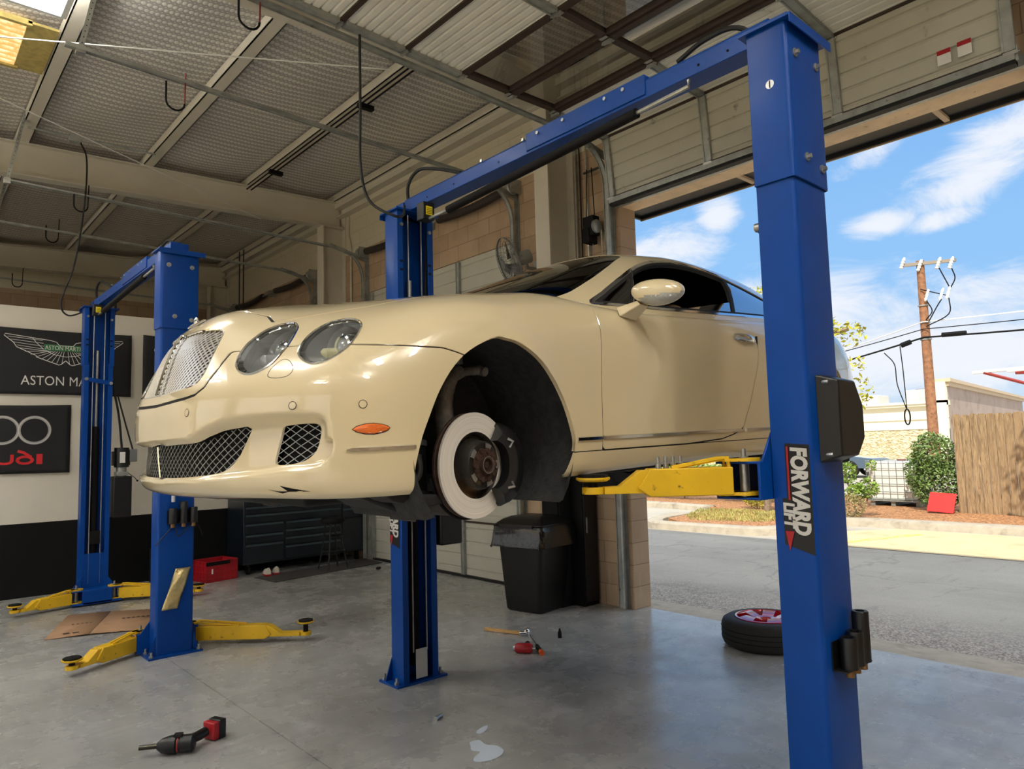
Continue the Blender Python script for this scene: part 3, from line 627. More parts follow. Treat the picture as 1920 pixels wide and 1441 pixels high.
TOP=NET('''
1.20,0,.985 1.42,0,1.08 1.64,0,1.165 1.87,0,1.252 2.08,0,1.322 2.22,0,1.352 2.38,0,1.374
1.23,.32,.98 1.45,.31,1.075 1.67,.30,1.16 1.89,.28,1.247 2.09,.26,1.316 2.25,.18,1.35 2.43,0,1.378
1.33,.58,.965 1.53,.56,1.06 1.73,.53,1.148 1.93,.50,1.232 2.11,.47,1.298 2.30,.30,1.35 2.49,0,1.381
1.47,.76,.945 1.63,.725,1.03 1.80,.68,1.115 1.97,.63,1.20 2.14,.585,1.268 2.36,.40,1.34 2.56,0,1.383
1.60,.845,.905 1.75,.79,.995 1.90,.745,1.085 2.06,.69,1.175 2.22,.625,1.258 2.44,.42,1.343 2.63,0,1.390
1.92,.868,.895 2.02,.825,.985 2.13,.78,1.08 2.25,.72,1.175 2.36,.63,1.270 2.52,.44,1.346 2.70,0,1.392
2.32,.872,.90 2.38,.83,.995 2.44,.785,1.09 2.50,.722,1.185 2.56,.63,1.280 2.66,.44,1.348 2.78,0,1.389
2.74,.870,.915 2.76,.83,1.005 2.79,.785,1.097 2.82,.72,1.188 2.86,.625,1.272 2.90,.44,1.338 2.95,0,1.380
3.14,.864,.93 3.14,.82,1.015 3.15,.77,1.097 3.16,.70,1.175 3.17,.61,1.242 3.18,.43,1.306 3.20,0,1.348
3.50,.850,.945 3.48,.80,1.015 3.46,.745,1.083 3.45,.67,1.143 3.44,.58,1.193 3.43,.42,1.238 3.42,0,1.280
3.85,.80,.96 3.80,.74,1.005 3.75,.69,1.053 3.70,.62,1.098 3.65,.53,1.14 3.60,.35,1.19 3.55,0,1.235
4.12,.62,.972 4.03,.58,1.005 3.94,.53,1.043 3.85,.47,1.083 3.76,.40,1.122 3.70,.25,1.163 3.63,0,1.205
4.24,.32,.98 4.13,.31,1.008 4.02,.28,1.043 3.91,.25,1.083 3.82,.20,1.118 3.75,.12,1.153 3.68,0,1.185
4.27,0,.982 4.16,0,1.01 4.05,0,1.045 3.95,0,1.08 3.86,0,1.113 3.79,0,1.143 3.72,0,1.17
''')
def bbasis(n,ts):
    """cubic B-spline rows; end points reached by reflecting the control polygon"""
    Bm=np.zeros((len(ts),n))
    for r,t in enumerate(ts):
        i=min(int(t),n-2); f=t-i
        wts=((1-f)**3/6,(3*f**3-6*f*f+4)/6,(-3*f**3+3*f*f+3*f+1)/6,f**3/6)
        for k,wt in zip((i-1,i,i+1,i+2),wts):
            if k<0: Bm[r,0]+=2*wt; Bm[r,1]-=wt
            elif k>n-1: Bm[r,n-1]+=2*wt; Bm[r,n-2]-=wt
            else: Bm[r,k]+=wt
    return Bm
def bbasis_m(n,ts,mirror):
    """as bbasis, but the first/last index mirrors (even) - used along the perimeter where w flips sign"""
    A=np.zeros((len(ts),n,2))
    for r,t in enumerate(ts):
        i=min(int(t),n-2); f=t-i
        wts=((1-f)**3/6,(3*f**3-6*f*f+4)/6,(-3*f**3+3*f*f+3*f+1)/6,f**3/6)
        for k,wt in zip((i-1,i,i+1,i+2),wts):
            sg=1
            if k<0: k=-k; sg=-1
            elif k>n-1: k=2*(n-1)-k; sg=-1
            A[r,k,0]+=wt; A[r,k,1]+=wt*sg
    return A
def surf(net,ss,ts,corr=.85):
    P=np.array(net); n,m_=P.shape[:2]
    def ev(Q,a,b):
        A=bbasis_m(n,a,True); B=bbasis(m_,b)
        out=np.empty((len(a),len(b),3))
        for c in range(3): out[:,:,c]=A[:,:,1 if c==1 else 0]@Q[:,:,c]@B.T
        return out
    Q=P+corr*(P-ev(P,np.arange(n),np.arange(m_)))
    Q[0,:,1]=0; Q[-1,:,1]=0
    return ev(Q,ss,ts)
# ---CUT
CORR=.85
def ctrl(net,corr=CORR):
    P=np.array(net); n,m_=P.shape[:2]; A=bbasis_m(n,np.arange(n),True); B=bbasis(m_,np.arange(m_)); E_=np.empty_like(P)
    for c in range(3): E_[:,:,c]=A[:,:,1 if c==1 else 0]@P[:,:,c]@B.T
    Q=P+corr*(P-E_); Q[0,:,1]=0; Q[-1,:,1]=0; return Q
QB,QT=ctrl(BODY),ctrl(TOP)
def ev1(Q,s,t):
    A=bbasis_m(Q.shape[0],[s],True)[0]; B=bbasis(Q.shape[1],[t])[0]
    return np.array([A[:,1 if c==1 else 0]@Q[:,:,c]@B for c in range(3)])
def find(Q,ax,tgt,s0,t0):
    """point of the surface with two coordinates given (ax: indices)"""
    s,t=s0,t0; tgt=np.array(tgt)
    for _ in range(9):
        p=ev1(Q,s,t); r=p[list(ax)]-tgt
        if abs(r).max()<1e-5: break
        J=np.array([(ev1(Q,s+.01,t)-p)[list(ax)]/.01,(ev1(Q,s,t+.01)-p)[list(ax)]/.01]).T
        try: d=np.linalg.solve(J+1e-9*np.eye(2),r)
        except Exception: break
        s=min(max(s-np.clip(d[0],-.6,.6),0),Q.shape[0]-1); t=min(max(t-np.clip(d[1],-.6,.6),0),Q.shape[1]-1)
    return ev1(Q,s,t),s,t
def normal_at(Q,s,t):
    a=ev1(Q,min(s+.02,Q.shape[0]-1),t)-ev1(Q,max(s-.02,0),t); b=ev1(Q,s,t+.02)-ev1(Q,s,t-.02); n=np.cross(a,b); n/=np.linalg.norm(n)+1e-12
    return n
# orientation check: outward normals
_n=normal_at(QB,8,3.5); NS=1. if _n[1]>0 else -1.
def side_pt(u,z,off=0.,Q=None,s0=None,t0=None):
    Q=QB if Q is None else Q
    P=np.array(BODY)
    if s0 is None:
        k=np.argmin((P[:,3:8,0]-u)**2+(P[:,3:8,2]-z)**2); s0,t0=divmod(k,5); t0+=3
    p,s,t=find(Q,(0,2),(u,z),float(s0),float(t0)); return p+NS*off*normal_at(Q,s,t)
def front_pt(w_,z,off=0.):
    sg=-1. if w_<0 else 1.; w1=abs(w_); P=np.array(BODY)[:7]
    k=np.argmin((P[:,1:9,1]-w1)**2+(P[:,1:9,2]-z)**2); s0,t0=divmod(k,8); t0+=1
    p,s,t=find(QB,(1,2),(w1,z),float(s0),float(t0)); p=p+NS*off*normal_at(QB,s,t); p[1]*=sg; return p
# ------------------------------------------------------------------ polygon mesh that can be cut along level lines
class PM: pass
def sdf(poly,x,y):
    P=np.array(poly,float); d=np.full(x.shape,1e9); ins=np.zeros(x.shape,bool); n=len(P)
    for i in range(n):
        a,b=P[i],P[(i+1)%n]; e=b-a; L2=e@e+1e-12
        t=np.clip(((x-a[0])*e[0]+(y-a[1])*e[1])/L2,0,1); dx=x-a[0]-t*e[0]; dy=y-a[1]-t*e[1]
        d=np.minimum(d,dx*dx+dy*dy)
        c=((a[1]<=y)&(b[1]>y))|((b[1]<=y)&(a[1]>y))
        xi=a[0]+(y-a[1])/(b[1]-a[1]+1e-15)*e[0]
        ins^=c&(x<xi)
    d=np.sqrt(d); return np.where(ins,-d,d)
def sm(pts,n=6,closed=True): return [(p.x,p.y) for p in crv([(a,b,0) for a,b in pts],n,closed)]
class Shell:
    def __init__(s,P,N):
        n,m_=P.shape[:2]; s.V=[tuple(p) for p in P.reshape(-1,3)]; s.N=[tuple(p) for p in N.reshape(-1,3)]
        s.F=[(i*m_+j,(i+1)*m_+j,(i+1)*m_+j+1,i*m_+j+1) for i in range(n-1) for j in range(m_-1)]
    def split(s,F,f):
        """-> faces where f<0, faces where f>=0"""
        A=np.array(s.V); val=f(A[:,0],A[:,1],A[:,2]); val=np.where(np.abs(val)<1e-7,1e-7,val); neg=[];pos=[]; cut={}
        vs=val.tolist()
        for fc in F:
            sg=[vs[i]<0 for i in fc]
            if all(sg): neg.append(fc); continue
            if not any(sg): pos.append(fc); continue
            a=[];b=[]
            for k in range(len(fc)):
                i,j=fc[k],fc[(k+1)%len(fc)]
                (a if vs[i]<0 else b).append(i)
                if (vs[i]<0)!=(vs[j]<0):
                    key=(min(i,j),max(i,j))
                    if key not in cut:
                        t=vs[i]/(vs[i]-vs[j]); p=np.array(s.V[i])*(1-t)+np.array(s.V[j])*t; q=np.array(s.N[i])*(1-t)+np.array(s.N[j])*t
                        s.V.append(tuple(p)); s.N.append(tuple(q/(np.linalg.norm(q)+1e-12))); cut[key]=len(s.V)-1
                    a.append(cut[key]); b.append(cut[key])
            if len(a)>2: neg.append(tuple(a))
            if len(b)>2: pos.append(tuple(b))
        return neg,pos
    def band(s,F,f,h):
        """-> inside (f<-h), band, outside"""
        a,r=s.split(F,lambda u,w,z:f(u,w,z)+h); b,c=s.split(r,lambda u,w,z:f(u,w,z)-h); return a,b,c
    def out(s,F,name,mat_,parent,side='L',off=0.,both=False,thick=0.,label=None):
        """side L, R (mirrored) or both in one mesh"""
        if not F: return None
        idx={};V=[];N=[];fs=[]
        for fc in F:
            q=[]
            for i in fc:
                if i not in idx: idx[i]=len(V); V.append(np.array(s.V[i])+off*np.array(s.N[i])); N.append(np.array(s.N[i]))
                q.append(idx[i])
            fs.append(tuple(q))
        if side=='R' or both:
            V2=[v*np.array([1,-1,1]) for v in V]; N2=[v*np.array([1,-1,1]) for v in N]; f2=[tuple(reversed(f)) for f in fs]
            if both: n=len(V); V+=V2;N+=N2; fs+=[tuple(i+n for i in f) for f in f2]
            else: V,N,fs=V2,N2,f2
        if thick:
            n=len(V); B={}
            for f in fs:
                for k in range(len(f)): e=(f[k],f[(k+1)%len(f)]); B[e]=1
            V=V+[v-thick*q for v,q in zip(V,N)]; N=N+N
            fs=fs+[(a,b,b+n,a+n)[::-1] for (a,b) in B if (b,a) not in B]
        me=bpy.data.meshes.new(name)
        flip=FLIP
        if flip: fs=[tuple(reversed(f)) for f in fs]
        me.from_pydata([tuple(v) for v in V],[],fs); me.materials.append(mat_)
        for p in me.polygons: p.use_smooth=True
        me.update(); me.normals_split_custom_set_from_vertices([Vector(q) for q in N])
        o=bpy.data.objects.new(name,me); COL.objects.link(o); o.parent=parent
        if label: o['label']=label
        return o
def dense(net,cs,rs):
    ss=np.concatenate([np.linspace(i,i+1,c,endpoint=False) for i,c in enumerate(cs)]+[[len(cs)]]); ts=np.concatenate([np.linspace(i,i+1,c,endpoint=False) for i,c in enumerate(rs)]+[[len(rs)]])
    P=surf(net,ss,ts); du=np.gradient(P,axis=0); dv=np.gradient(P,axis=1); N=np.cross(du,dv); N/=np.linalg.norm(N,axis=2,keepdims=True)+1e-12; N*=NS
    N[0,:,1]=0; N[-1,:,1]=0; return P,N
nb=len(BODY)-1
PB,NB_=dense(BODY,[26,26,24,24,20,20]+[15]*(nb-6),[3,10,12,11,11,11,11,11,9,9])
FLIP=False
_a=PB[100,40];_e=np.cross(PB[101,40]-_a,PB[100,41]-_a); FLIP=bool((_e@NB_[100,40])<0)
# recess round the lower intakes (pushed inwards)
REC=sm([(-.05,.385),(.09,.385),(.28,.387),(.352,.402),(.421,.431),(.5,.453),(.594,.465),(.693,.467),(.775,.464),(.815,.458),(.838,.43),(.840,.35),(.822,.300),(.785,.283),(.70,.276),(.62,.270),(.56,.266),(.44,.258),(.349,.251),(.2,.250),(-.05,.250)],4)
LOW=sm([(-.02,.374),(.09,.376),(.207,.378),(.343,.382),(.416,.400),(.475,.416),(.533,.423),(.575,.425),(.564,.400),(.548,.361),(.531,.326),(.502,.297),(.470,.281),(.418,.272),(.318,.265),(.165,.260),(.07,.259),(-.02,.259)],4)
FOG=sm([(.681,.417),(.712,.423),(.739,.425),(.766,.425),(.783,.421),(.787,.396),(.784,.351),(.775,.326),(.754,.307),(.720,.298),(.684,.296),(.668,.301),(.664,.312),(.668,.342),(.674,.385)],4)
sh_=PB.shape; X_=PB[:,:,0].ravel();Yw=PB[:,:,1].ravel();Zz=PB[:,:,2].ravel()
dd=-sdf(REC,Yw,Zz); wd=np.where(Zz>.375,np.interp(Yw,[0,.3,.42,.9],[.012,.012,.05,.05]),.012)
k_=np.clip(dd/wd,0,1); k_=k_*k_*(3-2*k_); k_=np.where((X_<.62),k_,0)
deep=np.interp(Yw,[0,.3,.45],[.022,.036,.046])*np.interp(Zz,[.27,.40],[.45,1.])
PB=PB+(k_*deep).reshape(sh_[:2])[:,:,None]*np.array([1.,-.12,0.])
du=np.gradient(PB,axis=0);dv=np.gradient(PB,axis=1);NB_=np.cross(du,dv);NB_/=np.linalg.norm(NB_,axis=2,keepdims=True)+1e-12;NB_*=NS
NB_[0,:,1]=0;NB_[-1,:,1]=0
SHL=Shell(PB,NB_); F=SHL.F
CREAM=mat('car_cream_paint',srgb(219,202,162),.32,0,1.0,coat_r=.012); CREAM.node_tree.nodes['Principled BSDF'].inputs['Coat IOR'].default_value=1.75
GAP=mat('panel_gap',srgb(12,11,10),.8)
DARK=mat('underbody_black',srgb(24,23,22),.75,noise=.25,nscale=9,bump=.3)
LINER=mat('wheel_liner',srgb(42,42,42),.85,noise=.35,nscale=25,bump=.4,bscale=60,dirt=srgb(52,48,44),dscale=5,dlo=.5,dhi=.7)
CARX,CARY,CARZ,CTH=.79,2.9,1.211,.026
CAR=thing('car','cream two-door luxury coupe with its front left wheel off, raised on the near lift','car',(CARX,CARY,CARZ))
CAR.rotation_euler=(0,-CTH,0)
BD=bpy.data.objects.new('car_body',None)   # local frame: x=u, y=-w
# local mesh coordinates are (u, w, z); flip w through the empty below
def loc(o): return o
ARF=[(.470,.10),(.53,.182),(.534,.26),(.552,.338),(.578,.408),(.645,.541),(.744,.646),(.888,.717),(.96,.716),(1.028,.698),(1.132,.631),(1.229,.507),(1.283,.38),(1.296,.295),(1.254,.191),(1.21,.10)]
ARF=sm(ARF,5,False)
ARR=[(3.50+(u-.905)*.96,z) for u,z in ARF]
big=lambda c: c
rm,F=SHL.split(F,lambda u,w_,z: np.maximum(sdf(ARF,u,z),.5-w_))
rm,F=SHL.split(F,lambda u,w_,z: np.maximum(sdf(ARR,u,z),.5-w_))
GRI=sm([(-.05,.800),(.0,.801),(.10,.801),(.20,.800),(.27,.795),(.31,.779),(.335,.749),(.352,.703),(.362,.645),(.360,.610),(.345,.588),(.30,.577),(.208,.571),(.10,.567),(0,.566),(-.05,.566)],4)
CI=(.545,.697);CO=(.715,.708)
LIp=sm([(.496,.637),(.478,.669),(.464,.713),(.459,.743),(.453,.773),(.461,.794),(.490,.797),(.532,.779),(.570,.750),(.602,.716),(.624,.681),(.632,.640),(.619,.616),(.589,.601),(.558,.602),(.525,.614)],4)
LOp=sm([(.703,.648),(.683,.665),(.664,.690),(.639,.728),(.621,.764),(.618,.788),(.640,.799),(.684,.790),(.738,.764),(.778,.728),(.801,.694),(.809,.667),(.802,.640),(.782,.623),(.758,.620),(.730,.631)],4)
fr_=lambda f: (lambda u,w_,z: np.maximum(f(u,w_,z),u-.62))
grF,F=SHL.split(F,fr_(lambda u,w_,z: sdf(GRI,w_,z)))
loF,F=SHL.split(F,fr_(lambda u,w_,z: sdf(LOW,w_,z)))
foF,F=SHL.split(F,fr_(lambda u,w_,z: sdf(FOG,w_,z)))
liF,F=SHL.split(F,fr_(lambda u,w_,z: sdf(LIp,w_,z)))
lo2,F=SHL.split(F,fr_(lambda u,w_,z: sdf(LOp,w_,z)))
gaps=[]
# bumper seam / grille surround
zs=lambda u: np.interp(u,[.0,.26,.38,.437,.582,.66,.712,.9],[.690,.692,.683,.678,.671,.669,.656,.60])
SUR=[(-.1,.527),(.0,.528),(.169,.532),(.30,.538),(.36,.546),(.40,.570),(.420,.62),(.430,.69),(.43,.78),(.42,.99),(-.1,.99)]
bump_f=lambda u,w_,z: np.maximum(np.maximum(z-zs(u),u-.78),-.45*sdf(SUR,w_,z))
BUMP,g,F=SHL.band(F,bump_f,.0028); gaps+=g
sf=lambda u,w_,z: np.maximum(sdf(SUR,w_,z),u-.6)
hoodw=lambda u: np.interp(u,[.25,.29,.40,.6,.9,1.3,1.5],[.36,.405,.47,.575,.655,.69,.715])
hood_f=lambda u,w_,z: np.maximum(np.maximum(w_-hoodw(u), np.interp(w_,[0,.23,.33,.41],[.245,.275,.305,.29])-u),np.maximum(u-1.52,.6-z))
HOOD,g,F=SHL.band(F,(lambda u,w_,z:.55*hood_f(u,w_,z)),.0035); gaps+=g
DOOR=[(1.535,1.02),(1.512,.92),(1.511,.79),(1.497,.697),(1.485,.6),(1.479,.5),(1.470,.342),(1.465,.279),(2.085,.279),(2.381,.292),(2.503,.315),(2.581,.346),(2.612,.401),(2.648,.456),(2.689,.562),(2.737,.675),(2.758,.752),(2.75,.843),(2.731,.895),(2.70,.95),(2.68,1.02)]
door_f=lambda u,w_,z: np.maximum(sdf(DOOR,u,z),.7-w_)
DOORF,g,F=SHL.band(F,door_f,.0036); gaps+=g
rock_f=lambda u,w_,z: np.maximum(np.maximum(z-.279,1.15-u),np.maximum(u-3.45,.5-w_))
ROCK,g,F=SHL.band(F,rock_f,.0022); gaps+=g
# front fender against the pillar behind it, short diagonal cut at the cowl
fen_f=lambda u,w_,z: np.where(w_>.72, (u-(1.318+(z-.907)*2.0)), u-1.5)
# cabin opening
CAB=[(1.50,-.1),(1.50,.66),(1.62,.76),(1.80,.81),(3.3,.81),(3.6,.75),(3.8,.60),(3.95,.3),(4.0,-.1)]
rm,F=SHL.split(F,lambda u,w_,z: np.maximum(sdf(CAB,u,w_),.86-z))
rm,DOORF=SHL.split(DOORF,lambda u,w_,z: np.maximum(sdf(CAB,u,w_),.86-z))
rbump_f=lambda u,w_,z: np.maximum(z-.60,4.0-u)
RBUMP,g,F=SHL.band(F,rbump_f,.0016); gaps+=g
boot_f=lambda u,w_,z: np.maximum(np.maximum(w_-.55,4.02-u),.6-z)
BOOT,g,F=SHL.band(F,boot_f,.0016); gaps+=g
FRONT,REAR=SHL.split(F,lambda u,w_,z: u-1.56)
SURR,FRONT=SHL.split(FRONT,sf)
FB=dict(both=True,thick=.012)
ROOT=bpy.data.objects.new('x',None)
PARTS=[]
def P_(o):
    if o is not None: PARTS.append(o)
    return o
P_(SHL.out(BUMP,'front_bumper',CREAM,CAR,**FB)); P_(SHL.out(HOOD,'hood',CREAM,CAR,**FB)); P_(SHL.out(SURR,'grille_surround',CREAM,CAR,**FB))
P_(SHL.out(RBUMP,'rear_bumper',CREAM,CAR,**FB)); P_(SHL.out(BOOT,'boot_lid',CREAM,CAR,**FB))
for sd in 'LR':
    P_(SHL.out(FRONT,'front_fender',CREAM,CAR,sd,thick=.02)); P_(SHL.out(REAR,'rear_quarter_panel',CREAM,CAR,sd,thick=.02)); P_(SHL.out(DOORF,'door',CREAM,CAR,sd,thick=.012)); P_(SHL.out(ROCK,'side_sill',CREAM,CAR,sd,thick=.012))
P_(SHL.out(gaps,'panel_gap',GAP,CAR,off=-.004,both=True))
CLEAR=bpy.data.materials.new('clear_lamp_cover'); CLEAR.use_nodes=True; t=NT(CLEAR.node_tree); t.n.clear()
def glassy(M,tint,add=.0,ior=1.5,rough=.0,refl=1.):
    t=NT(M.node_tree); t.n.clear(); fr=t.new('ShaderNodeFresnel',ins={0:ior}); tr=t.new('ShaderNodeBsdfTransparent',ins={0:tint}); gl=t.new('ShaderNodeBsdfGlossy',ins={0:(1,1,1,1),1:rough})
    mx=t.new('ShaderNodeMixShader'); t.put(mx.inputs[0],t.m('MULTIPLY',t.m('ADD',fr.outputs[0],add),refl)); t.put(mx.inputs[1],tr.outputs[0]); t.put(mx.inputs[2],gl.outputs[0]); oo=t.new('ShaderNodeOutputMaterial'); t.put(oo.inputs[0],mx.outputs[0]); return M
glassy(CLEAR,(.93,.94,.95,1))
TINT=bpy.data.materials.new('tinted_glass'); TINT.use_nodes=True; glassy(TINT,(.16,.18,.17,1),.02)
TINT2=bpy.data.materials.new('side_glass'); TINT2.use_nodes=True; glassy(TINT2,(.30,.34,.33,1),.42)
LAMPR=mat('lamp_reflector',srgb(196,198,196),.32,.6)
LAMPG=mat('lamp_grey_bezel',srgb(150,152,150),.35,.3)
LENS=mat('lamp_lens',srgb(205,208,206),.08,.3,1.)
BULB=mat('lamp_diffuser_cream',srgb(228,222,176),.3)
def cu(P3): return [tuple(p) for p in P3]
def mir(p,sd): return (p[0],p[1]*(1 if sd=='L' else -1),p[2])
for sd in 'LR':
    sg=1 if sd=='L' else -1
    for nm,fc,pl,c in (('headlight',liF,LIp,CI),('headlight',lo2,LOp,CO)):
        e=P_(bpy.data.objects.new(nm,None)); COL.objects.link(e); e.parent=CAR
        rim=[front_pt(a,b,0.) for a,b in pl[::1]]; cc=sum(rim)/len(rim)
        m=MB(); m.tube([mir(p,sd) for p in rim],.0045,6,closed=True); m.build('chrome_rim',CHR,e)
        # chrome wall going straight back, pale bezel, bowl
        m=MB(); n=len(rim); rings=[]
        for sc,bk in ((1,.0),(.97,.010),(.90,.016),(.82,.060),(.70,.10),(.62,.125),(.0,.13)):
            rings.append([mir((cc[0]+(p[0]-cc[0])*sc*(1 if bk<.05 else .6)+bk,cc[1]+(p[1]-cc[1])*sc-bk*.30,cc[2]+(p[2]-cc[2])*sc-bk*.15),sd) for p in rim])
        vs=[p for r in rings for p in r]; fs=[(k*n+i,k*n+(i+1)%n,(k+1)*n+(i+1)%n,(k+1)*n+i) for k in range(len(rings)-1) for i in range(n)]
        m.add(vs,fs); m.mi=[(0,0,1,2,1,2)[f//n] for f in range(len(fs))]
        m.build('reflector_bowl',[CHR,LAMPG,LAMPR],e)
        ax=Vector((-1,.05*sg,-.02)).normalized(); o_=Vector(mir((cc[0]+.070,cc[1]-.022,cc[2]-.020),sd))
        m=MB(); m.lathe([(.030,-.05),(.040,.005),(.046,.012),(.052,.006),(.052,-.05)],o_,ax,32); m.build('lamp_ring',CHR,e)
        m=MB(); m.lathe([(.0,.026),(.018,.022),(.032,.010),(.039,-.01)],o_,ax,28); m.build('projector_lens',LENS,e)
        m=MB(); o2=Vector(mir((cc[0]+.005,cc[1]-.046,cc[2]-.040),sd)); m.lathe([(0,.012),(.012,.010),(.022,.0),(.026,-.05)],o2,ax,20); m.build('side_lamp',BULB if c is CO else LENS,e)
        P_(SHL.out(fc,'lamp_cover',CLEAR,e,sd,off=.0005)); PARTS.pop()
# grilles
def clip_lines(poly,sp,ang,jit=0):
    P=np.array(poly); c,s_=cos(ang),sin(ang); u=P@np.array([c,s_]); v=P@np.array([-s_,c]); out=[]
    k=math.floor(v.min()/sp)*sp
    while k<v.max():
        xs=[]
        for i in range(len(P)):
            a,b=v[i],v[(i+1)%len(P)]
            if (a<k)!=(b<k): t=(k-a)/(b-a); xs.append(u[i]+(u[(i+1)%len(P)]-u[i])*t)
        xs.sort()
        for a,b in zip(xs[::2],xs[1::2]):
            if b-a>.006: out.append(((a*c-k*s_,a*s_+k*c),(b*c-k*s_,b*s_+k*c)))
        k+=sp
    return out
SURFC={}
def fpt(a,b,off):
    k=(round(abs(a),4),round(b,4),off)
    if k not in SURFC: SURFC[k]=front_pt(abs(a),b,off)
    p=SURFC[k].copy(); p[1]*=(1 if a>=0 else -1); return p
def mesh_panel(name,poly,sp,angs,th,off,mat_,parent,sides,step=.03,wid=None,full=False):
    for sd in sides:
        m=MB()
        for q,an in enumerate(angs):
            for a,b in clip_lines(poly,sp,an):
                L=math.hypot(b[0]-a[0],b[1]-a[1]); n=max(1,int(L/step)); pts=[]
                for i in range(n+1):
                    x=a[0]+(b[0]-a[0])*i/n; y=a[1]+(b[1]-a[1])*i/n
                    pp=fpt(x,y,0.) if off<-.02 else fpt(x,y,off-(.002 if q else 0))
                    if off<-.02: dq=float(np.interp(abs(x),[0,.3,.45],[.022,.036,.046])*np.interp(y,[.27,.40],[.45,1.]))+.011; pp=pp+np.array([dq+(.002 if q else 0),(-.12*dq if x>0 else .12*dq),0])
                    pts.append(mir(pp,sd))
                m.tube(pts,th,4,cap=False)
        m.build(name,mat_,parent,ang=60)
CHRM=mat('bright_mesh_chrome',srgb(236,236,234),.26,.9)
gr=P_(bpy.data.objects.new('radiator_grille',None)); COL.objects.link(gr); gr.parent=CAR
GF=[(a,b) for a,b in GRI if a>=0]; GF=GF+[(-a,b) for a,b in GF[::-1] if a>0]
mesh_panel('grille_mesh',GF,.0165,(radians(35),radians(-35)),.0044,-.014,CHRM,gr,'L',step=.05)
SHL.out(grF,'grille_backing',BLKM,gr,off=-.045,both=True)
m=MB(); m.tube([fpt(0.0,z,.004) for z in (.566,.62,.68,.74,.80)],.0085,6); m.build('centre_bar',CHR,gr)
m=MB(); m.tube([fpt(a,b,-.003) for a,b in GF],.004,6,closed=True); m.build('grille_rim',CHR,gr)
lg=P_(bpy.data.objects.new('lower_grille',None)); COL.objects.link(lg); lg.parent=CAR
LF=[(a,b) for a,b in LOW if a>=0]; LF=LF+[(-a,b) for a,b in LF[::-1] if a>0]
mesh_panel('grille_mesh',LF,.0215,(radians(38),radians(-38)),.0016,-.060,STEEL,lg,'L',step=.06)
SHL.out(loF,'grille_backing',BLKM,lg,off=-.03,both=True)
m=MB(); m.tube([fpt(0.0,z,-.012) for z in (.259,.32,.374)],.005,6); m.build('centre_bar',CHR,lg)
for sd in 'LR':
    fg=P_(bpy.data.objects.new('side_intake_grille',None)); COL.objects.link(fg); fg.parent=CAR
    mesh_panel('grille_mesh',FOG,.0215,(radians(38),radians(-38)),.0016,-.060,STEEL,fg,sd,step=.06)
    SHL.out(foF,'grille_backing',BLKM,fg,sd,off=-.035)
m=MB()
for a,b in ((.15,.45),): pass
# sensors, washer cover outline, marker lamps, chrome strips
for sd in 'LR':
    for (a,b) in ((.329,.486),(.751,.484),(.893,.479)):
        c=front_pt(a,b,0.001); c2=front_pt(a,b,.004); n_=Vector(c2-c).normalized(); 
        m=MB(); m.lathe([(0,.0012),(.011,.0012),(.0122,0)],mir(c,sd),(n_.x,n_.y*(1 if sd=='L' else -1),n_.z),16); m.lathe([(.0122,.0004),(.0140,.0004)],mir(c,sd),(n_.x,n_.y*(1 if sd=='L' else -1),n_.z),16,1); m.build("parking_sensor",[CREAM,GAP],CAR)
    wp=sm([(.645,.590),(.642,.609),(.648,.633),(.66,.643),(.684,.635),(.71,.613),(.718,.596),(.71,.582),(.685,.578),(.659,.581)],3)
    m=MB(); m.tube([mir(front_pt(a,b,.0),sd) for a,b in wp],.0011,4,closed=True); m.build('washer_cover_edge',GAP,CAR)
    mk=[(.340,.4),(.352,.409),(.375,.4155),(.40,.417),(.425,.413),(.442,.407),(.45,.4),(.442,.392),(.425,.386),(.40,.382),(.375,.384),(.352,.391)]
    m=MB(); c=[side_pt(a,b,.001) for a,b in mk]; c2=[side_pt(.395+(a-.395)*.8,.4+(b-.4)*.75,.006) for a,b in mk]; n=len(c); ctr=side_pt(.395,.4,.0075)
    m.add([mir(p,sd) for p in c+c2+[ctr]],[(i,(i+1)%n,n+(i+1)%n,n+i) for i in range(n)]+[(n+i,n+(i+1)%n,2*n) for i in range(n)])
    m.build('side_marker_lamp',mat('amber_lens',srgb(226,104,10),.15,0,1.,emit=None,bump=.3,bscale=200),CAR)
    m=MB(); m.tube([mir(p,sd) for p in c],.0016,4,closed=True); m.build('marker_gasket',GAP,CAR)
    def strip(us,z0,z1,off,name='chrome_strip',taper=0):
        m=MB(); R_=[]
        for i,u in enumerate(us):
            k=1.-(.75 if (taper and i==0) else 0)
            zm=(z0+z1)/2; hh=(z1-z0)/2*k
            a=side_pt(u,zm-hh,-.002);b=side_pt(u,zm-hh*.6,off);c=side_pt(u,zm+hh*.6,off);d=side_pt(u,zm+hh,-.002)
            R_.append([mir(p,sd) for p in (a,b,c,d)])
        m.grid(R_); m.add(R_[0],[(0,1,2,3)]); m.add(R_[-1],[(3,2,1,0)]); m.build(name,CHR,CAR,ang=50)
    strip([.325,.34,.37,.41,.45,.49,.535],.327,.344,.007,taper=1)
    strip([1.305,1.35,1.40,1.463],.320,.340,.008); strip([1.473]+[1.5+.1*i for i in range(11)]+[2.575],.320,.340,.008); strip([2.60+.1*i for i in range(7)],.322,.340,.008)
# body black scrape under the bumper corner
m=MB(); 
for pl in ([(.655,.222),(.70,.207),(.725,.213),(.69,.214)],[(.70,.232),(.735,.222),(.78,.210),(.72,.212)]):
    m.add([front_pt(a,b,.0012) for a,b in pl],[tuple(range(len(pl)))])
m.build('bumper_scrape',BLKM,CAR)
E2_=0
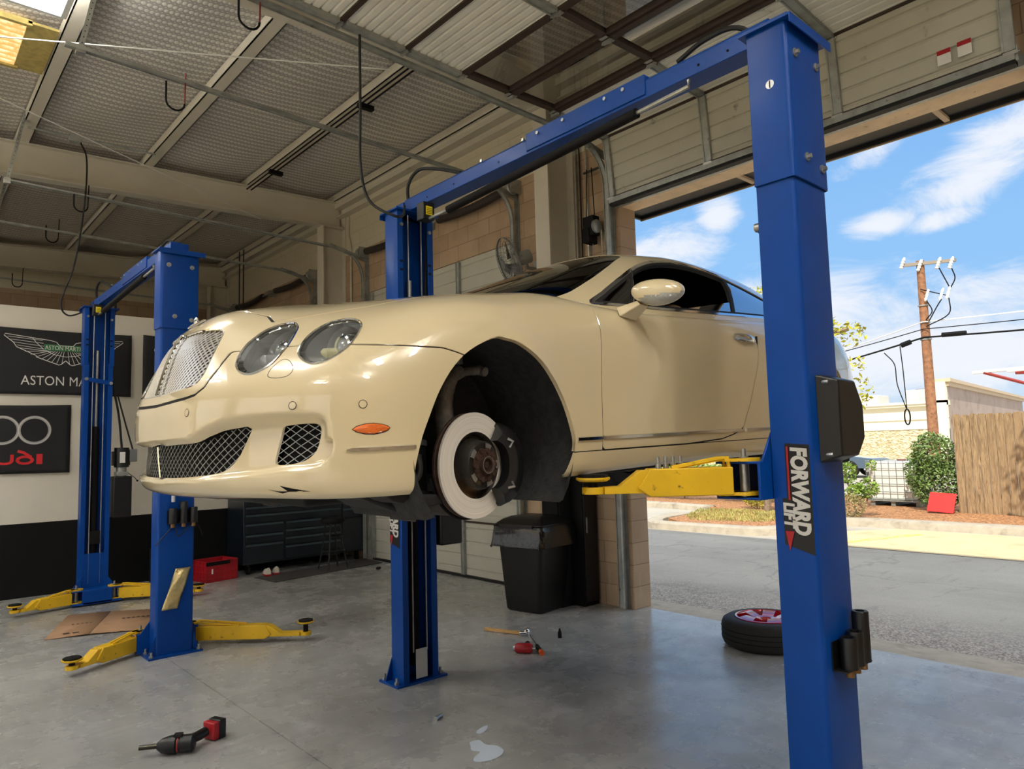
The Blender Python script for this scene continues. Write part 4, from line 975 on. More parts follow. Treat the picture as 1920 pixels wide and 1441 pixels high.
# ------------------------------------------------------------------ greenhouse
ng=len(TOP)-1
PT,NTp=dense(TOP,[14]*4+[16]*(ng-4),[9,9,9,9,7,7])
ST=Shell(PT,NTp); F=ST.F
WIN=sm([(1.56,.922),(1.68,.991),(1.83,1.069),(2.03,1.168),(2.18,1.222),(2.32,1.250),(2.47,1.260),(2.62,1.255),(2.8,1.228),(2.95,1.190),(3.1,1.145),(3.3,1.082),(3.48,1.02),(3.58,.985),(3.45,.972),(3.2,.966),(2.95,.958),(2.7,.949),(2.42,.938),(2.12,.928),(1.82,.923)],3)
WS=sm([(2.075,-.08),(2.08,.1),(2.095,.35),(2.11,.52),(2.09,.583),(1.98,.622),(1.885,.652),(1.733,.693),(1.58,.722),(1.50,.725),(1.40,.70),(1.28,.60),(1.17,.40),(1.12,.1),(1.10,-.08)],3)
RW=sm([(3.60,-.08),(3.60,.1),(3.62,.25),(3.68,.40),(3.78,.475),(3.90,.50),(4.02,.47),(4.12,.36),(4.18,.2),(4.19,-.08)],3)
side=lambda f:(lambda u,w_,z: np.maximum(f(u,w_,z),.5-w_))
win,F=ST.split(F,side(lambda u,w_,z: sdf(WIN,u,z)))
ws,F=ST.split(F,lambda u,w_,z: np.maximum(sdf(WS,u,w_),u-2.4))
rw,F=ST.split(F,lambda u,w_,z: np.maximum(sdf(RW,u,w_),3.2-u))
pil,roof=ST.split(F,lambda u,w_,z: np.where(u<2.3, (u-1.0)*0+ (w_*0+z-1.262), np.where(u<3.5,z-1.262,u*0-1.)) )
wtrim_in,edge=ST.split(win,lambda u,w_,z: sdf(WIN,u,z)+.013)
wglass,rub=ST.split(wtrim_in,lambda u,w_,z: sdf(WIN,u,z)+.026)
mul=lambda u,z,a,b: u-(a[0]+(z-a[1])*(b[0]-a[0])/(b[1]-a[1]))
frontq,rest=ST.split(wglass,lambda u,w_,z: mul(u,z,(2.016,1.16),(1.83,.93))+.008)
mb_,rest=ST.split(rest,lambda u,w_,z: mul(u,z,(2.016,1.16),(1.83,.93))-.008)
openw,rest=ST.split(rest,lambda u,w_,z: mul(u,z,(2.842,1.186),(2.698,.953))+.012)
bp,rq=ST.split(rest,lambda u,w_,z: mul(u,z,(2.842,1.186),(2.698,.953))-.016)
ST.out(roof+pil,'roof_and_pillars',CREAM,CAR,both=True,thick=.02)
ST.out(ws,'windscreen',TINT,CAR,both=True,off=-.002); ST.out(rw,'rear_window',TINT,CAR,both=True,off=-.002)
for sd in 'LR':
    ST.out(edge,'window_chrome_frame',CHR,CAR,sd,off=.004,thick=.008); ST.out(rub+bp+mb_,'window_rubber_frame',RUB,CAR,sd,off=.0,thick=.02)
    ST.out(frontq,'front_quarter_glass',TINT,CAR,sd,off=-.004); dgl=ST.split(openw,lambda u,w_,z: z-(.955+(u-2.24)*.17))[0]; ST.out(dgl,'lowered_door_glass',TINT2,CAR,sd,off=-.006); ST.out(rq,'rear_side_glass',TINT2,CAR,sd,off=-.003)
m=MB(); pm=[find(QT,(0,2),(a,b),4.5,1.5)[0] for a,b in ((1.845,.945),(1.90,1.01),(1.96,1.09),(2.01,1.15))]
m.tube([mir(Vector(p)+Vector((0,.004,0)),'L') for p in pm],.004,6); m.build('window_divider',CHR,CAR)
# headliner, cabin tub, dash, seats
rfin=ST.split(roof+pil,lambda u,w_,z: 1.05-z)[0]
ST.out(rfin,'headliner',BLKM,CAR,both=True,off=-.03)
INT=mat('cabin_black_trim',srgb(22,21,21),.7); TAN=mat('tan_leather',srgb(190,158,112),.5,noise=.06)
m=MB(); m.box(1.5,3.9,-.80,.80,.22,.25); m.box(1.48,1.55,-.66,.66,.25,.93); m.box(3.6,3.7,-.7,.7,.25,.95)
m.prism([(1.45,.90),(1.62,.975),(1.90,.95),(1.95,.80),(1.75,.55),(1.5,.5)],(0,-.72,0),(1,0,0),(0,0,1),(0,1,0),1.44)
m.prism([(3.35,.93),(3.95,.965),(3.95,.9),(3.35,.85)],(0,-.62,0),(1,0,0),(0,0,1),(0,1,0),1.24)
m.build('cabin_interior',INT,CAR)
for sg in (-1,1):
    m=MB(); m.box(1.55,3.3,sg*.80,sg*.83,.25,.905); m.build('door_inner_trim',INT,CAR)
    for u0,nm in ((2.35,'front_seat'),(3.05,'rear_seat')):
        dz=0 if u0<3 else -.10
        m=MB()
        def pad(cx,cz,sx,sy,sz,ry):
            vs=[];fs=[];n=12;m2=8
            M=Matrix.Translation((cx,sg*.37,cz))@Matrix.Rotation(ry,4,'Y')
            for i in range(m2+1):
                a=-pi/2+pi*i/m2
                for k in range(n):
                    b=2*pi*k/n; q=lambda v,e: math.copysign(abs(v)**e,v)
                    vs.append(M@Vector((sx*q(cos(a),.5)*q(cos(b),.45),sy*q(cos(a),.5)*q(sin(b),.45),sz*q(sin(a),.5))))
            for i in range(m2):
                for k in range(n): fs.append((i*n+k,i*n+(k+1)%n,(i+1)*n+(k+1)%n,(i+1)*n+k))
            m.add(vs,fs)
        pad(u0-.02,.42,.27,.25,.09,0); pad(u0+.27,.66,.08,.24,.30,.26)
        pad(u0+.37,1.0+dz*.7,.05,.13,.085,.2)
        m.build(nm,TAN,CAR,ang=60)
m=MB(); m.lathe([(.165,-.012),(.18,0),(.165,.012),(.15,0)],(1.98,.37,.86),(-.9,0,.4),28,closed=True); m.cbox((1.985,.37,.855),(.03,.30,.05)); m.build('steering_wheel',INT,CAR)
# door mirror
def mirror(sg):
    M_=bpy.data.objects.new('door_mirror',None); COL.objects.link(M_); M_.parent=CAR
    c=Vector((1.755,1.045*sg,.952)); n=28
    R=Matrix.Rotation(-.10*sg,3,'X')@Matrix.Rotation(-.40*sg,3,'Z')
    def pt(a,b,k=1.):
        x=.062*cos(a)*cos(b); y=.118*cos(a)*sin(b); z=.058*sin(a)
        if x>0: x*=.35
        y*=1+.10*sin(a); z*=1-.18*(y/.118)*sg*-1*.0
        return c+R@Vector((x*k,y*k,z*k))
    m1=MB();m2=MB()
    vs=[pt(-pi/2+pi*i/20,2*pi*k/n) for i in range(21) for k in range(n)]
    f1=[];f2=[]
    for i in range(20):
        for k in range(n):
            f=(i*n+k,i*n+(k+1)%n,(i+1)*n+(k+1)%n,(i+1)*n+k); a=-pi/2+pi*(i+.5)/20; b=2*pi*(k+.5)/n
            yy=cos(a)*sin(b)*sg; low=sin(a)< -.30+.25*yy and yy>-.62 and cos(b)<.3
            (f2 if low else f1).append(f)
    m1.add(vs,f1); m1.build('mirror_housing',CREAM,M_,ang=80)
    m2.add([c+(v-c)*1.012 for v in vs],f2); m2.build('indicator_lens',mat('clear_indicator',srgb(190,192,190),.15,.35,1.,bump=.6,bscale=120),M_,ang=80)
    m=MB(); 
    for k in range(6): 
        y=(-.035+.02*k); m.cbox(c+R@Vector((-.056+abs(y)*.18,y*sg,-.020)),(.006,.011,.007))
    m.build('indicator_led',WHT,M_)
    m=MB(); a=[(1.66,.905*sg,.862),(1.75,.925*sg,.845),(1.76,.90*sg,.885),(1.67,.88*sg,.905)]; b=[(1.705,.985*sg,.905),(1.765,.985*sg,.900),(1.765,.965*sg,.925),(1.71,.965*sg,.925)]
    m.add(a+b,[(0,1,5,4),(1,2,6,5),(2,3,7,6),(3,0,4,7)]); m.build('mirror_arm',CREAM,M_,bevel=.004)
mirror(1);mirror(-1)
# door handle
for sg,sd in ((1,'L'),(-1,'R')):
    c=side_pt(2.63,.810,0); m=MB(); w0=c[1]
    m.ball((2.63,(w0-.006)*sg,.810),.05,20,0,(1.75,.25,.55)); m.build('handle_cup',CHR,CAR,ang=80)
    m=MB(); R_=[]
    for i in range(13):
        t=i/12; u=2.535+.20*t; off=.010+.030*sin(pi*t); h=.010+.007*sin(pi*t); z=.822-.022*t
        R_.append([(u,(w0+off-.008)*sg,z-h),(u,(w0+off+.004)*sg,z-h*.5),(u,(w0+off+.004)*sg,z+h*.5),(u,(w0+off-.008)*sg,z+h)])
    m.grid(R_); m.add(R_[0],[(0,1,2,3)]); m.add(R_[-1],[(0,1,2,3)]); m.build('door_handle',CHR,CAR,ang=70)
    m=MB(); m.box(2.752,2.762,*sorted(((w0-.0)*sg,(w0+.008)*sg)),.72,.83) if sg>0 else m.box(2.752,2.762,*sorted(((w0)*sg,(w0+.006)*sg)),.72,.83); m.build('door_edge_guard',RUB,CAR)
# winged badge on the nose
m=MB()
for sg in (-1,1):
    for k in range(7):
        p=front_pt(.02*sg,.845,.01); 
        m.tube([front_pt(.012*sg,.836+.003*k,.006),front_pt((.035+.004*k)*sg,.838+.003*k,.008),front_pt((.055+.004*k)*sg,.838+.0025*k,.006)],.003,5)
p=front_pt(.0,.852,.012); m.ball(tuple(p),.018,14,0,(.5,1,1.1)); m.build('winged_badge',CHR,CAR)
# wheel liners and arches
for uc in (.91,3.50):
    for sg in (-1,1):
        m=MB(); G=[]
        n=28
        for i in range(n+1):
            a=radians(-38)+radians(256)*i/n; rr=.392
            ca,sa=cos(a),sin(a)
            row=[]
            for w_ in (.935,.90,.86,.70,.55,.42):
                r2=rr+(.012 if w_<.92 else -.006)
                row.append((uc+r2*ca,w_*sg,.335+r2*sa))
            G.append(row)
        m.grid(G); 
        c0=(uc,.42*sg,.335); vs=[r[-1] for r in G]; m.add(vs+[c0],[(i,i+1,len(vs)) for i in range(len(vs)-1)])
        m.build('wheel_arch_liner',LINER,CAR,ang=60)
# floor pan
m=MB(); m.prism([(.25,-.6),(.12,-.3),(.10,0),(.12,.3),(.25,.6),(.45,.80),(.52,.80),(.52,.5),(1.3,.5),(1.3,.86),(3.2,.86),(3.25,.5),(4.05,.5),(4.1,.7),(4.5,.5),(4.6,0),(4.5,-.5),(4.1,-.7),(4.05,-.5),(3.25,-.5),(3.2,-.86),(1.3,-.86),(1.3,-.5),(.52,-.5),(.52,-.80),(.45,-.80)],(0,0,.18),(1,0,0),(0,1,0),(0,0,1),.03); m.build('floor_pan',DARK,CAR)
m=MB(); m.box(.35,.75,-.35,.50,.135,.18); m.box(.75,1.2,-.25,.25,.12,.2); m.box(1.25,3.0,-.12,.12,.11,.18); m.prism([(.42,.18),(.75,.155),(.80,.12),(.60,.10),(.5,.14)],(0,.45,0),(1,0,0),(0,0,1),(0,1,0),.3); m.tube(crv([(.60,.62,.17),(.72,.66,.10),(.80,.60,.09)],5),.03,8); m.build('engine_undertray',DARK,CAR,bevel=.01)
m=MB(); 
for z,u0,u1 in ((.168,.50,.68),): m.prism([(u0-.06,z+.02),(u1-.12,z+.03),(u1-.13,z-.0),(u1-.16,z-.02),(u0-.02,z-.008)],(0,.72,0),(1,0,0),(0,0,1),(0,1,0),.16)
m.build('torn_liner_edge',RUB,CAR,bevel=.005)
# ------------------------------------------------------------------ front left hub, brake, suspension
IRON=mat('rusty_hub',srgb(70,48,38),.7,.3,noise=.35,nscale=30,bump=.4)
HATM=mat('brake_hat_dark',srgb(40,36,32),.55,.4,noise=.3,nscale=12,dirt=srgb(110,84,50),dscale=8,dlo=.5,dhi=.7)
def disc_mat():
    M=bpy.data.materials.new('brake_disc_face'); M.use_nodes=True; t=NT(M.node_tree); b=t.n['Principled BSDF']
    co=t.new('ShaderNodeTexCoord').outputs['Object']; x=t.xyz(co); r=t.m('SQRT',t.m('ADD',t.m('MULTIPLY',x[0],x[0]),t.m('MULTIPLY',x[2],x[2])))
    n=t.noise(t.comb(t.m('MULTIPLY',r,160.),0.,0.),1.,4,.7); c=t.mix(t.ramp(n,.3,.75),srgb(246,240,228),srgb(214,204,190))
    t.put(b.inputs['Base Color'],c); b.inputs['Metallic'].default_value=.08; b.inputs['Roughness'].default_value=.36
    bn=t.new('ShaderNodeBump'); bn.inputs['Strength'].default_value=.12; t.put(bn.inputs['Height'],n); t.put(b.inputs['Normal'],bn); return M
def brake(u,w_,z,st,sg,full=True):
    B=bpy.data.objects.new('front_brake' if u<2 else 'rear_brake',None); COL.objects.link(B); B.parent=CAR; B.location=(u,w_,z); B.rotation_euler=(0,0,st)
    A=(0,sg,0); o=(0,0,0)
    m=MB(); m.lathe([(.128,0),(.2025,0),(.2025,-.010)],o,A,72); m.build('brake_disc',disc_mat(),B,ang=50)
    m=MB(); m.lathe([(.2025,-.010),(.200,-.012),(.200,-.026),(.2025,-.028),(.2025,-.038),(.11,-.038)],o,A,60); m.build('disc_rear_plate',IRON,B,ang=50)
    m=MB(); m.lathe([(.128,0),(.118,-.006),(.112,-.020),(.104,-.022),(.097,.0),(.092,.030),(.084,.038),(.030,.038)],o,A,48); m.build('disc_hat',HATM,B,ang=40)
    m=MB(); m.lathe([(.062,.038),(.062,.042),(.034,.044),(.034,.060),(.030,.062),(.024,.060),(.024,.045),(.014,.045),(.012,.052),(0,.052)],o,A,32)
    for k in range(10):
        a=2*pi*k/10; m.lathe([(0,.048),(.010,.048),(.011,.040)],(.056*cos(a),0,.056*sin(a)),A,10)
    m.build('wheel_hub',IRON,B)
    m=MB(); m.lathe([(.030,.0625),(.0325,.0625),(.0325,.06)],o,A,28); m.build('hub_ring',STEEL,B)
    for k in range(5):
        a=2*pi*k/5+.32; m=MB(); m.lathe([(.066,.0385),(.066,.043),(.083,.043),(.083,.0385)],o,A,5,a0=a-.22,a1=a+.22)
        m.build('bright_hub_tab',STEEL,B)
    # caliper at the rear of the disc
    m=MB(); pts=[]
    a0,a1=radians(-56),radians(52); n=16
    S=[(.128,.060),(.165,.075),(.218,.062),(.236,.02),(.236,-.07),(.13,-.08),(.13,-.045),(.215,-.045),(.215,.012),(.128,.016)]
    G=[]
    for i in range(n+1):
        a=a0+(a1-a0)*i/n; k=1-.18*abs(2*i/n-1)**3
        G.append([((.05+(r-.05)*k)*cos(a), h*sg*(1 if h<0 else k), (.05+(r-.05)*k)*sin(a)) for r,h in S]+[((.05+(S[0][0]-.05)*k)*cos(a), S[0][1]*sg*k,(.05+(S[0][0]-.05)*k)*sin(a))])
    m.grid(G); m.add(G[0][:-1],[tuple(range(len(S)))]); m.add(G[-1][:-1],[tuple(range(len(S)))])
    cal=m.build('brake_caliper',mat('caliper_black',srgb(12,12,13),.5,0,.2),B,ang=30,bevel=.004)
    m=MB()
    for a in (radians(33),radians(-36)):
        m.tube([(.14*cos(a-.12),.066*sg,.14*sin(a-.12)),(.155*cos(a),.080*sg,.155*sin(a)),(.15*cos(a+.12),.066*sg,.15*sin(a+.12))],.006,6)
    m.build('pad_spring',STEEL,B)
    m=MB(); rnd=random.Random(3)
    for k in range(14):
        a=radians(-28+56*k/13); r=.236; m.bar((r*cos(a),.03*sg,r*sin(a)),(r*cos(a+.03),(.03-.04*rnd.random())*sg,r*sin(a+.05)),.006,.008)
    m.build('caliper_bridge_bolts',STEEL,B)
    m=MB(); m.lathe([(.17,-.05),(.205,-.045),(.21,-.05)],o,A,30,a0=radians(60),a1=radians(260)); m.build('dust_shield',BLKM,B)
    if full:
        m=MB(); P=crv([(-.02,-.10*sg,.02),(-.03,-.13*sg,.14),(-.02,-.14*sg,.26),(.02,-.14*sg,.34),(.08,-.14*sg,.385)],8)
        m.tube(P,[.055,.052,.048,.044,.042,.040,.040,.040,.040,.040,.040,.040,.038,.038,.036,.036,.036,.036,.034,.034,.034,.032,.032,.030,.030,.028,.028,.026,.026,.026,.026,.024,.022][:len(P)],10)
        m.tube(crv([(.02,-.14*sg,.34),(.10,-.13*sg,.375),(.15,-.12*sg,.38),(.18,-.12*sg,.39)],5),.018,8)
        m.cyl((.18,-.09*sg,.375),(.18,-.15*sg,.39),.020,10)
        m.build('steering_knuckle',mat('cast_alloy',srgb(128,122,114),.6,.3,noise=.3,nscale=20,bump=.3),B,ang=50)
        m=MB(); m.cyl((.055,-.14*sg,.405),(.055,-.14*sg,.44),.030,6); m.cyl((.055,-.14*sg,.44),(.055,-.14*sg,.47),.022,12); m.build('ball_joint_nut',STEEL,B)
brake(.935,.755,.250,-.17,1)
brake(.91,-.755,.250,-.1,-1)
# suspension arms + damper, left and right
for sg in (1,-1):
    S_=bpy.data.objects.new('front_suspension',None); COL.objects.link(S_); S_.parent=CAR
    al=mat('suspension_metal',srgb(66,62,58),.6,.4,noise=.3,nscale=14) if sg>0 else bpy.data.materials['suspension_metal']
    m=MB(); m.tube(crv([(.66,.45*sg,.72),(.76,.55*sg,.71),(.84,.60*sg,.695),(.92,.55*sg,.71),(1.0,.45*sg,.73)],6),.020,8); m.build('upper_control_arm',al,S_)
    m=MB(); m.tube(crv([(.60,.42*sg,.17),(.74,.58*sg,.125),(.90,.68*sg,.10)],8),[.045]*17,8); m.tube([(1.12,.42*sg,.16),(.93,.68*sg,.10)],.03,8); m.cyl((.66,.58*sg,.10),(.73,.64*sg,.085),.035,12); m.build('lower_control_arm',al,S_)
    m=MB(); m.tube(crv([(.70,.42*sg,.16),(.62,.62*sg,.14),(.70,.70*sg,.22),(.72,.68*sg,.30)],6),.012,8); m.build('tie_rod',al,S_)
    m=MB(); m.cyl((.78,.58*sg,.14),(.82,.52*sg,.42),.036,14); m.cyl((.82,.52*sg,.42),(.86,.48*sg,.70),.055,16); m.build('air_strut',BLKM,S_)
    m=MB(); m.lathe([(.037,0),(.041,.004),(.041,.02),(.037,.024)],(.805,.545*sg,.33),(.1,-.15*sg,1),18); m.build('strut_collar',STEEL,S_)
# rear wheels
TYRE=mat('tyre_rubber',srgb(22,22,23),.75,noise=.15,nscale=30)
for sg in (1,-1):
    m=MB(); m.lathe([(.23,-.12),(.26,-.13),(.33,-.125),(.352,-.10),(.355,0),(.352,.10),(.33,.125),(.26,.13),(.23,.12)],(3.49,.68*sg,.255),(0,1,0),48); m.build('rear_tyre',TYRE,CAR)
    m=MB(); m.lathe([(.235,.12*sg),(.22,.10*sg),(.215,-.10*sg)],(3.49,.68*sg,.255),(0,1,0),48)
    for k in range(7):
        a=2*pi*k/7; m.bar((3.49,.77*sg,.255),(3.49+.225*cos(a),.79*sg,.255+.225*sin(a)),.05,.02,0,up=(0,1,0))
    m.lathe([(0,.11*sg),(.06,.11*sg),(.07,.07*sg)],(3.49,.68*sg,.255),(0,1,0),20); m.build('rear_rim',STEEL,CAR)
# tail lamps, exhausts
for sg in (1,-1):
    m=MB(); 
    for i in range(1): m.ball((4.44,.60*sg,.72),.07,16,0,(.5,.9,.8))
    m.build('tail_lamp',mat('red_lens',srgb(200,22,20),.15,0,1.),CAR)
    m=MB(); m.lathe([(.04,0),(.045,.12),(.038,.12),(.034,0)],(4.56,.52*sg,.25),(1,0,0),18); m.build('exhaust_tip',CHR,CAR)
# the nets use (u,w,z) with w to the car's left; the car's left faces -y in the world
def _flip(o):
    if o.type=='MESH' and not o.get('_f'):
        pass
    for c in o.children: _flip(c)

# bake the mirror (w -> -y) into every part so that no object carries a negative scale
_done=set()
def bake(o):
    for c in o.children:
        l=c.location.copy(); c.location=(l.x,-l.y,l.z); r=c.rotation_euler.copy(); c.rotation_euler=(-r.x,r.y,-r.z)
        if c.type=='MESH' and c.data.name not in _done:
            me=c.data; has=me.has_custom_normals
            if has: nn=[Vector((v.normal.x,-v.normal.y,v.normal.z)) for v in me.corner_normals] if False else None
            cn=None
            if has:
                cn=np.empty(len(me.loops)*3,dtype=np.float32); me.corner_normals.foreach_get('vector',cn); cn=cn.reshape(-1,3).copy(); cn[:,1]*=-1
            co=np.empty(len(me.vertices)*3,dtype=np.float32); me.vertices.foreach_get('co',co); co=co.reshape(-1,3); co[:,1]*=-1; me.vertices.foreach_set('co',co.ravel())
            if has:
                lt=[(p.loop_start,p.loop_total) for p in me.polygons]
                me.normals_split_custom_set([(0,0,0)]*len(me.loops)) if False else None
                for s_,n_ in lt:     # flip keeps the first corner and reverses the rest
                    cn[s_+1:s_+n_]=cn[s_+1:s_+n_][::-1]
            me.flip_normals(); me.update()
            if has: me.normals_split_custom_set([tuple(x) for x in cn])
            _done.add(me.name)
        bake(c)
bake(CAR)
# ------------------------------------------------------------------ ceiling lamps
TUBE=bpy.data.materials.new('lit_tube'); TUBE.use_nodes=True; t=NT(TUBE.node_tree); t.n.clear()
em=t.new('ShaderNodeEmission',ins={0:(.93,.97,1,1),1:9.}); t.put(t.new('ShaderNodeOutputMaterial').inputs[0],em.outputs[0])
SHADE=mat('white_enamel',srgb(225,228,225),.35)
def lamp(x,y,z,label,power,rz=0,col=(1,.975,.93),grp='added fluorescent ceiling lamps'):
    T=thing('ceiling_lamp',label,'lamp',(x,y,z),rz,grp)
    m=MB(); m.prism([(-.19,-.03),(-.17,.05),(.17,.05),(.19,-.03),(.16,-.03),(.15,.02),(-.15,.02),(-.16,-.03)],(0,-.60,0),(1,0,0),(0,0,1),(0,1,0),1.20); m.build('reflector',SHADE,T)
    for s in (-1,1):
        m=MB(); m.box(-.18,.18,s*.615-.02,s*.615+.02,-.03,.05); m.build('end_cap',SHADE,T)
    for k in range(4):
        m=MB(); xx=-.12+.08*k; m.cyl((xx,-.58,-.012),(xx,.58,-.012),.013,10); m.build('tube',TUBE,T)
    L=bpy.data.objects.new('lamp_light',bpy.data.lights.new('lamp_light','AREA')); COL.objects.link(L); L.parent=T; L.location=(0,0,.010)
    L.data.shape='RECTANGLE'; L.data.size=.34; L.data.size_y=1.15; L.data.energy=power; L.data.color=col
    U=bpy.data.objects.new('added_uplight',bpy.data.lights.new('added_uplight','AREA')); COL.objects.link(U); U.parent=T; U.location=(0,0,.06); U.rotation_euler=(pi,0,0)  # upward light added only to brighten the ceiling
    U.data.shape='RECTANGLE'; U.data.size=.34; U.data.size_y=1.15; U.data.energy=power*1.45; U.data.color=col
LP=dict(far='fluorescent tube lamp')
lamp(.34,6.12,5.05,'four-tube fluorescent lamp under the roof beside the glowing skylight',50,rz=pi/2,grp=None)
k=0
for x,y in ((-1.0,3.2),(.4,-.6),(2.0,-1.2),(-2.6,6.2),(-3.2,.2),(-1.2,12.4),(-2.4,8.6),(-1.0,-3.0)):  # out-of-view lamps added for more light inside the shop
    lamp(x,y,4.9 if y<11 else 5.0,'white four-tube fluorescent lamp added out of view to brighten the shop',66)
# translucent skylight strip in the roof
SKY=bpy.data.materials.new('sunlit_skylight_panel'); SKY.use_nodes=True; t=NT(SKY.node_tree); t.n.clear()
co=t.new('ShaderNodeTexCoord').outputs['Object']; x=t.xyz(co)
rb=t.m('ADD',t.m('MULTIPLY',t.m('SINE',t.m('MULTIPLY',x[1],70.)),.5),.5); n=t.noise(co,14,4,.6)
c=t.mix(t.m('MULTIPLY',rb,t.ramp(n,.3,.7)),srgb(206,160,84),srgb(255,240,190)); em=t.new('ShaderNodeEmission',ins={0:c,1:1.6}); t.put(t.new('ShaderNodeOutputMaterial').inputs[0],em.outputs[0])
sk=thing('skylight','glowing yellowish corrugated skylight panel in the roof insulation','skylight',(.60,7.55,5.33))
m=MB(); G=[]
for i in range(41):
    y=-.42+.84*i/40; G.append([(-.95,y,.010*sin(y*70)),(.22,y,.010*sin(y*70))])
m.grid(G); m.build('panel',SKY,sk)
m=MB(); 
for a,b,c_,d in ((-.98,.25,-.46,-.42),(-.98,.25,.42,.46)): m.box(a,b,c_,d,-.03,.02)
m.box(.22,.45,-.46,.46,-.012,.01); m.build('frame',mat('skylight_foil',srgb(176,158,92),.5,noise=.2,nscale=14),sk)
# ------------------------------------------------------------------ outside
def RX(u,v,X):
    d_=_f+_r2*((u-960)/FPX)-_u2*((v-720.5)/FPX); t_=X/d_.x; return Vector((X,d_.y*t_,CH+d_.z*t_))
def lot_mat():
    M=bpy.data.materials.new('lot_concrete'); M.use_nodes=True; t=NT(M.node_tree); b=t.n['Principled BSDF']
    co=t.new('ShaderNodeTexCoord').outputs['Object']; x=t.xyz(co)
    a=t.noise(t.scale(co,(1,.5,1)),.7,6,.6); c=t.mix(t.ramp(a,.3,.7),srgb(160,154,142),srgb(184,178,164))
    g=t.noise(co,55,3,.7); ag=t.mix(t.ramp(g,.35,.65),srgb(112,104,94),srgb(190,182,168))
    c=t.mix(t.ramp(x[0],6.0,7.3,1,.12),c,ag)
    s=t.noise(t.scale(co,(1,4,1)),1.1,6,.7); c=t.mix(t.m('MULTIPLY',t.ramp(s,.56,.68),.35),c,srgb(120,114,104))
    v2=t.new('ShaderNodeTexVoronoi',feature='DISTANCE_TO_EDGE'); nv=t.new('ShaderNodeVectorMath',operation='SCALE'); t.put(nv.inputs[0],t.noise(co,1.5,4,.6,out=1)); nv.inputs[3].default_value=.8
    t.put(v2.inputs['Vector'],t.vm('ADD',co,nv.outputs[0])); v2.inputs['Scale'].default_value=.35
    c=t.mix(t.m('MULTIPLY',t.ramp(v2.outputs[0],.003,.010,1,0),.22),c,srgb(92,86,78))
    t.put(b.inputs['Base Color'],c); b.inputs['Roughness'].default_value=.85
    bn=t.new('ShaderNodeBump'); bn.inputs['Strength'].default_value=.5; bn.inputs['Distance'].default_value=.01; t.put(bn.inputs['Height'],g); t.put(b.inputs['Normal'],bn); return M
LOT=lot_mat()
PAD=mat('parking_concrete',srgb(204,186,146),.85,noise=.06,nscale=2,dirt=srgb(182,160,120),dscale=1.6,dlo=.5,dhi=.75,bump=.15,bscale=70)
KERB=mat('kerb_concrete',srgb(172,162,144),.85,noise=.1,nscale=6,dirt=srgb(140,130,114),dscale=4,dlo=.5,dhi=.75,bump=.3)
MULCH=mat('wood_mulch',srgb(178,128,84),.95,noise=.45,nscale=22,bump=1.,bscale=45,dirt=srgb(104,72,50),dscale=24,dlo=.5,dhi=.6)
EARTH=mat('dry_ground',srgb(168,146,112),.95,noise=.15,nscale=2)
m=MB(); m.grid([[(x,y,-.03) for y in (-60,90)] for x in (5.52,110)]); m.build('parking_lot',LOT,kind='structure')
m=MB(); m.grid([[(x,y,-.03) for y in (-60,90)] for x in (-80,-6.2)]); m.build('rear_yard_ground',PAD,kind='structure')
m=MB(); m.prism([(5.52,-.03),(5.52,.0),(5.60,.0),(5.95,-.03)],(0,-4.5,0),(1,0,0),(0,0,1),(0,1,0),19.5); m.build('threshold_apron',KERB,kind='structure')
# lighter, yellower parking pad and yellow stripes
m=MB(); m.add([(10.75,-8,-.024),(13.25,-8,-.024),(13.15,4.9,-.024),(12.3,5.5,-.024),(10.65,5.6,-.024)],[(0,1,2,3,4)]); m.build('parking_pad',PAD,kind='structure')
YP=mat('yellow_road_paint',srgb(238,206,92),.7,noise=.1,nscale=12,dirt=srgb(214,196,150),dscale=10,dlo=.45,dhi=.6)
for (a,b,lab) in (((10.9,4.95),(12.6,4.35),'worn yellow parking stripe on the sunlit pad nearest the blue column'),((10.95,2.55),(12.9,2.05),'worn yellow parking stripe on the sunlit pad in front of the wooden fence')):
    m=MB(); A=Vector((a[0],a[1],-.020));B=Vector((b[0],b[1],-.020)); m.bar(A,B,.12,.006); m.build('parking_stripe',YP,label=lab,cat='road marking')
def kerb(name,pts,label,wd=.16,h=.13,z0=-.03):
    P=crv([(x,y,0) for x,y in pts],6); n=len(P); rows=[]
    for i in range(n):
        t_=(P[min(i+1,n-1)]-P[max(i-1,0)]).normalized(); s_=Vector((t_.y,-t_.x,0))
        rows.append([P[i]+s_*a+Vector((0,0,z0+b)) for a,b in ((-wd,0),(-wd,h*.8),(-wd*.8,h),(wd*.4,h),(wd*.8,h*.8),(wd,0))])
    m=MB(); m.grid(rows); m.add(rows[0],[tuple(range(6))]); m.add(rows[-1],[tuple(range(5,-1,-1))]); m.build(name,KERB,label=label,cat='kerb',ang=50)
kerb('kerb',[(12.6,8.95),(11.7,8.85),(11.05,8.40),(11.0,7.8),(11.12,6.6),(11.3,6.25),(12.0,6.0),(12.85,5.85)],'pale concrete kerb round the grass island beyond the open bay')
kerb('kerb',[(13.3,5.9),(13.45,4.9),(13.5,0),(13.5,-8)],'pale concrete kerb running along the foot of the wooden fence',wd=.22)
kerb('kerb',[(14.2,30),(14.6,13.3),(14.4,9.8),(14.25,9.3)],'bright sunlit kerb in front of the mulch bed and hedge')
m=MB(); m.prism([(11.2,7.9),(11.7,8.6),(13.0,8.75),(14.0,8.8),(14.2,7.0),(13.9,6.1),(13.2,5.9),(12.0,6.15),(11.35,6.5),(11.2,7.0)],(0,0,-.03),(1,0,0),(0,1,0),(0,0,1),.11); m.build('island_soil',MULCH,kind='structure')
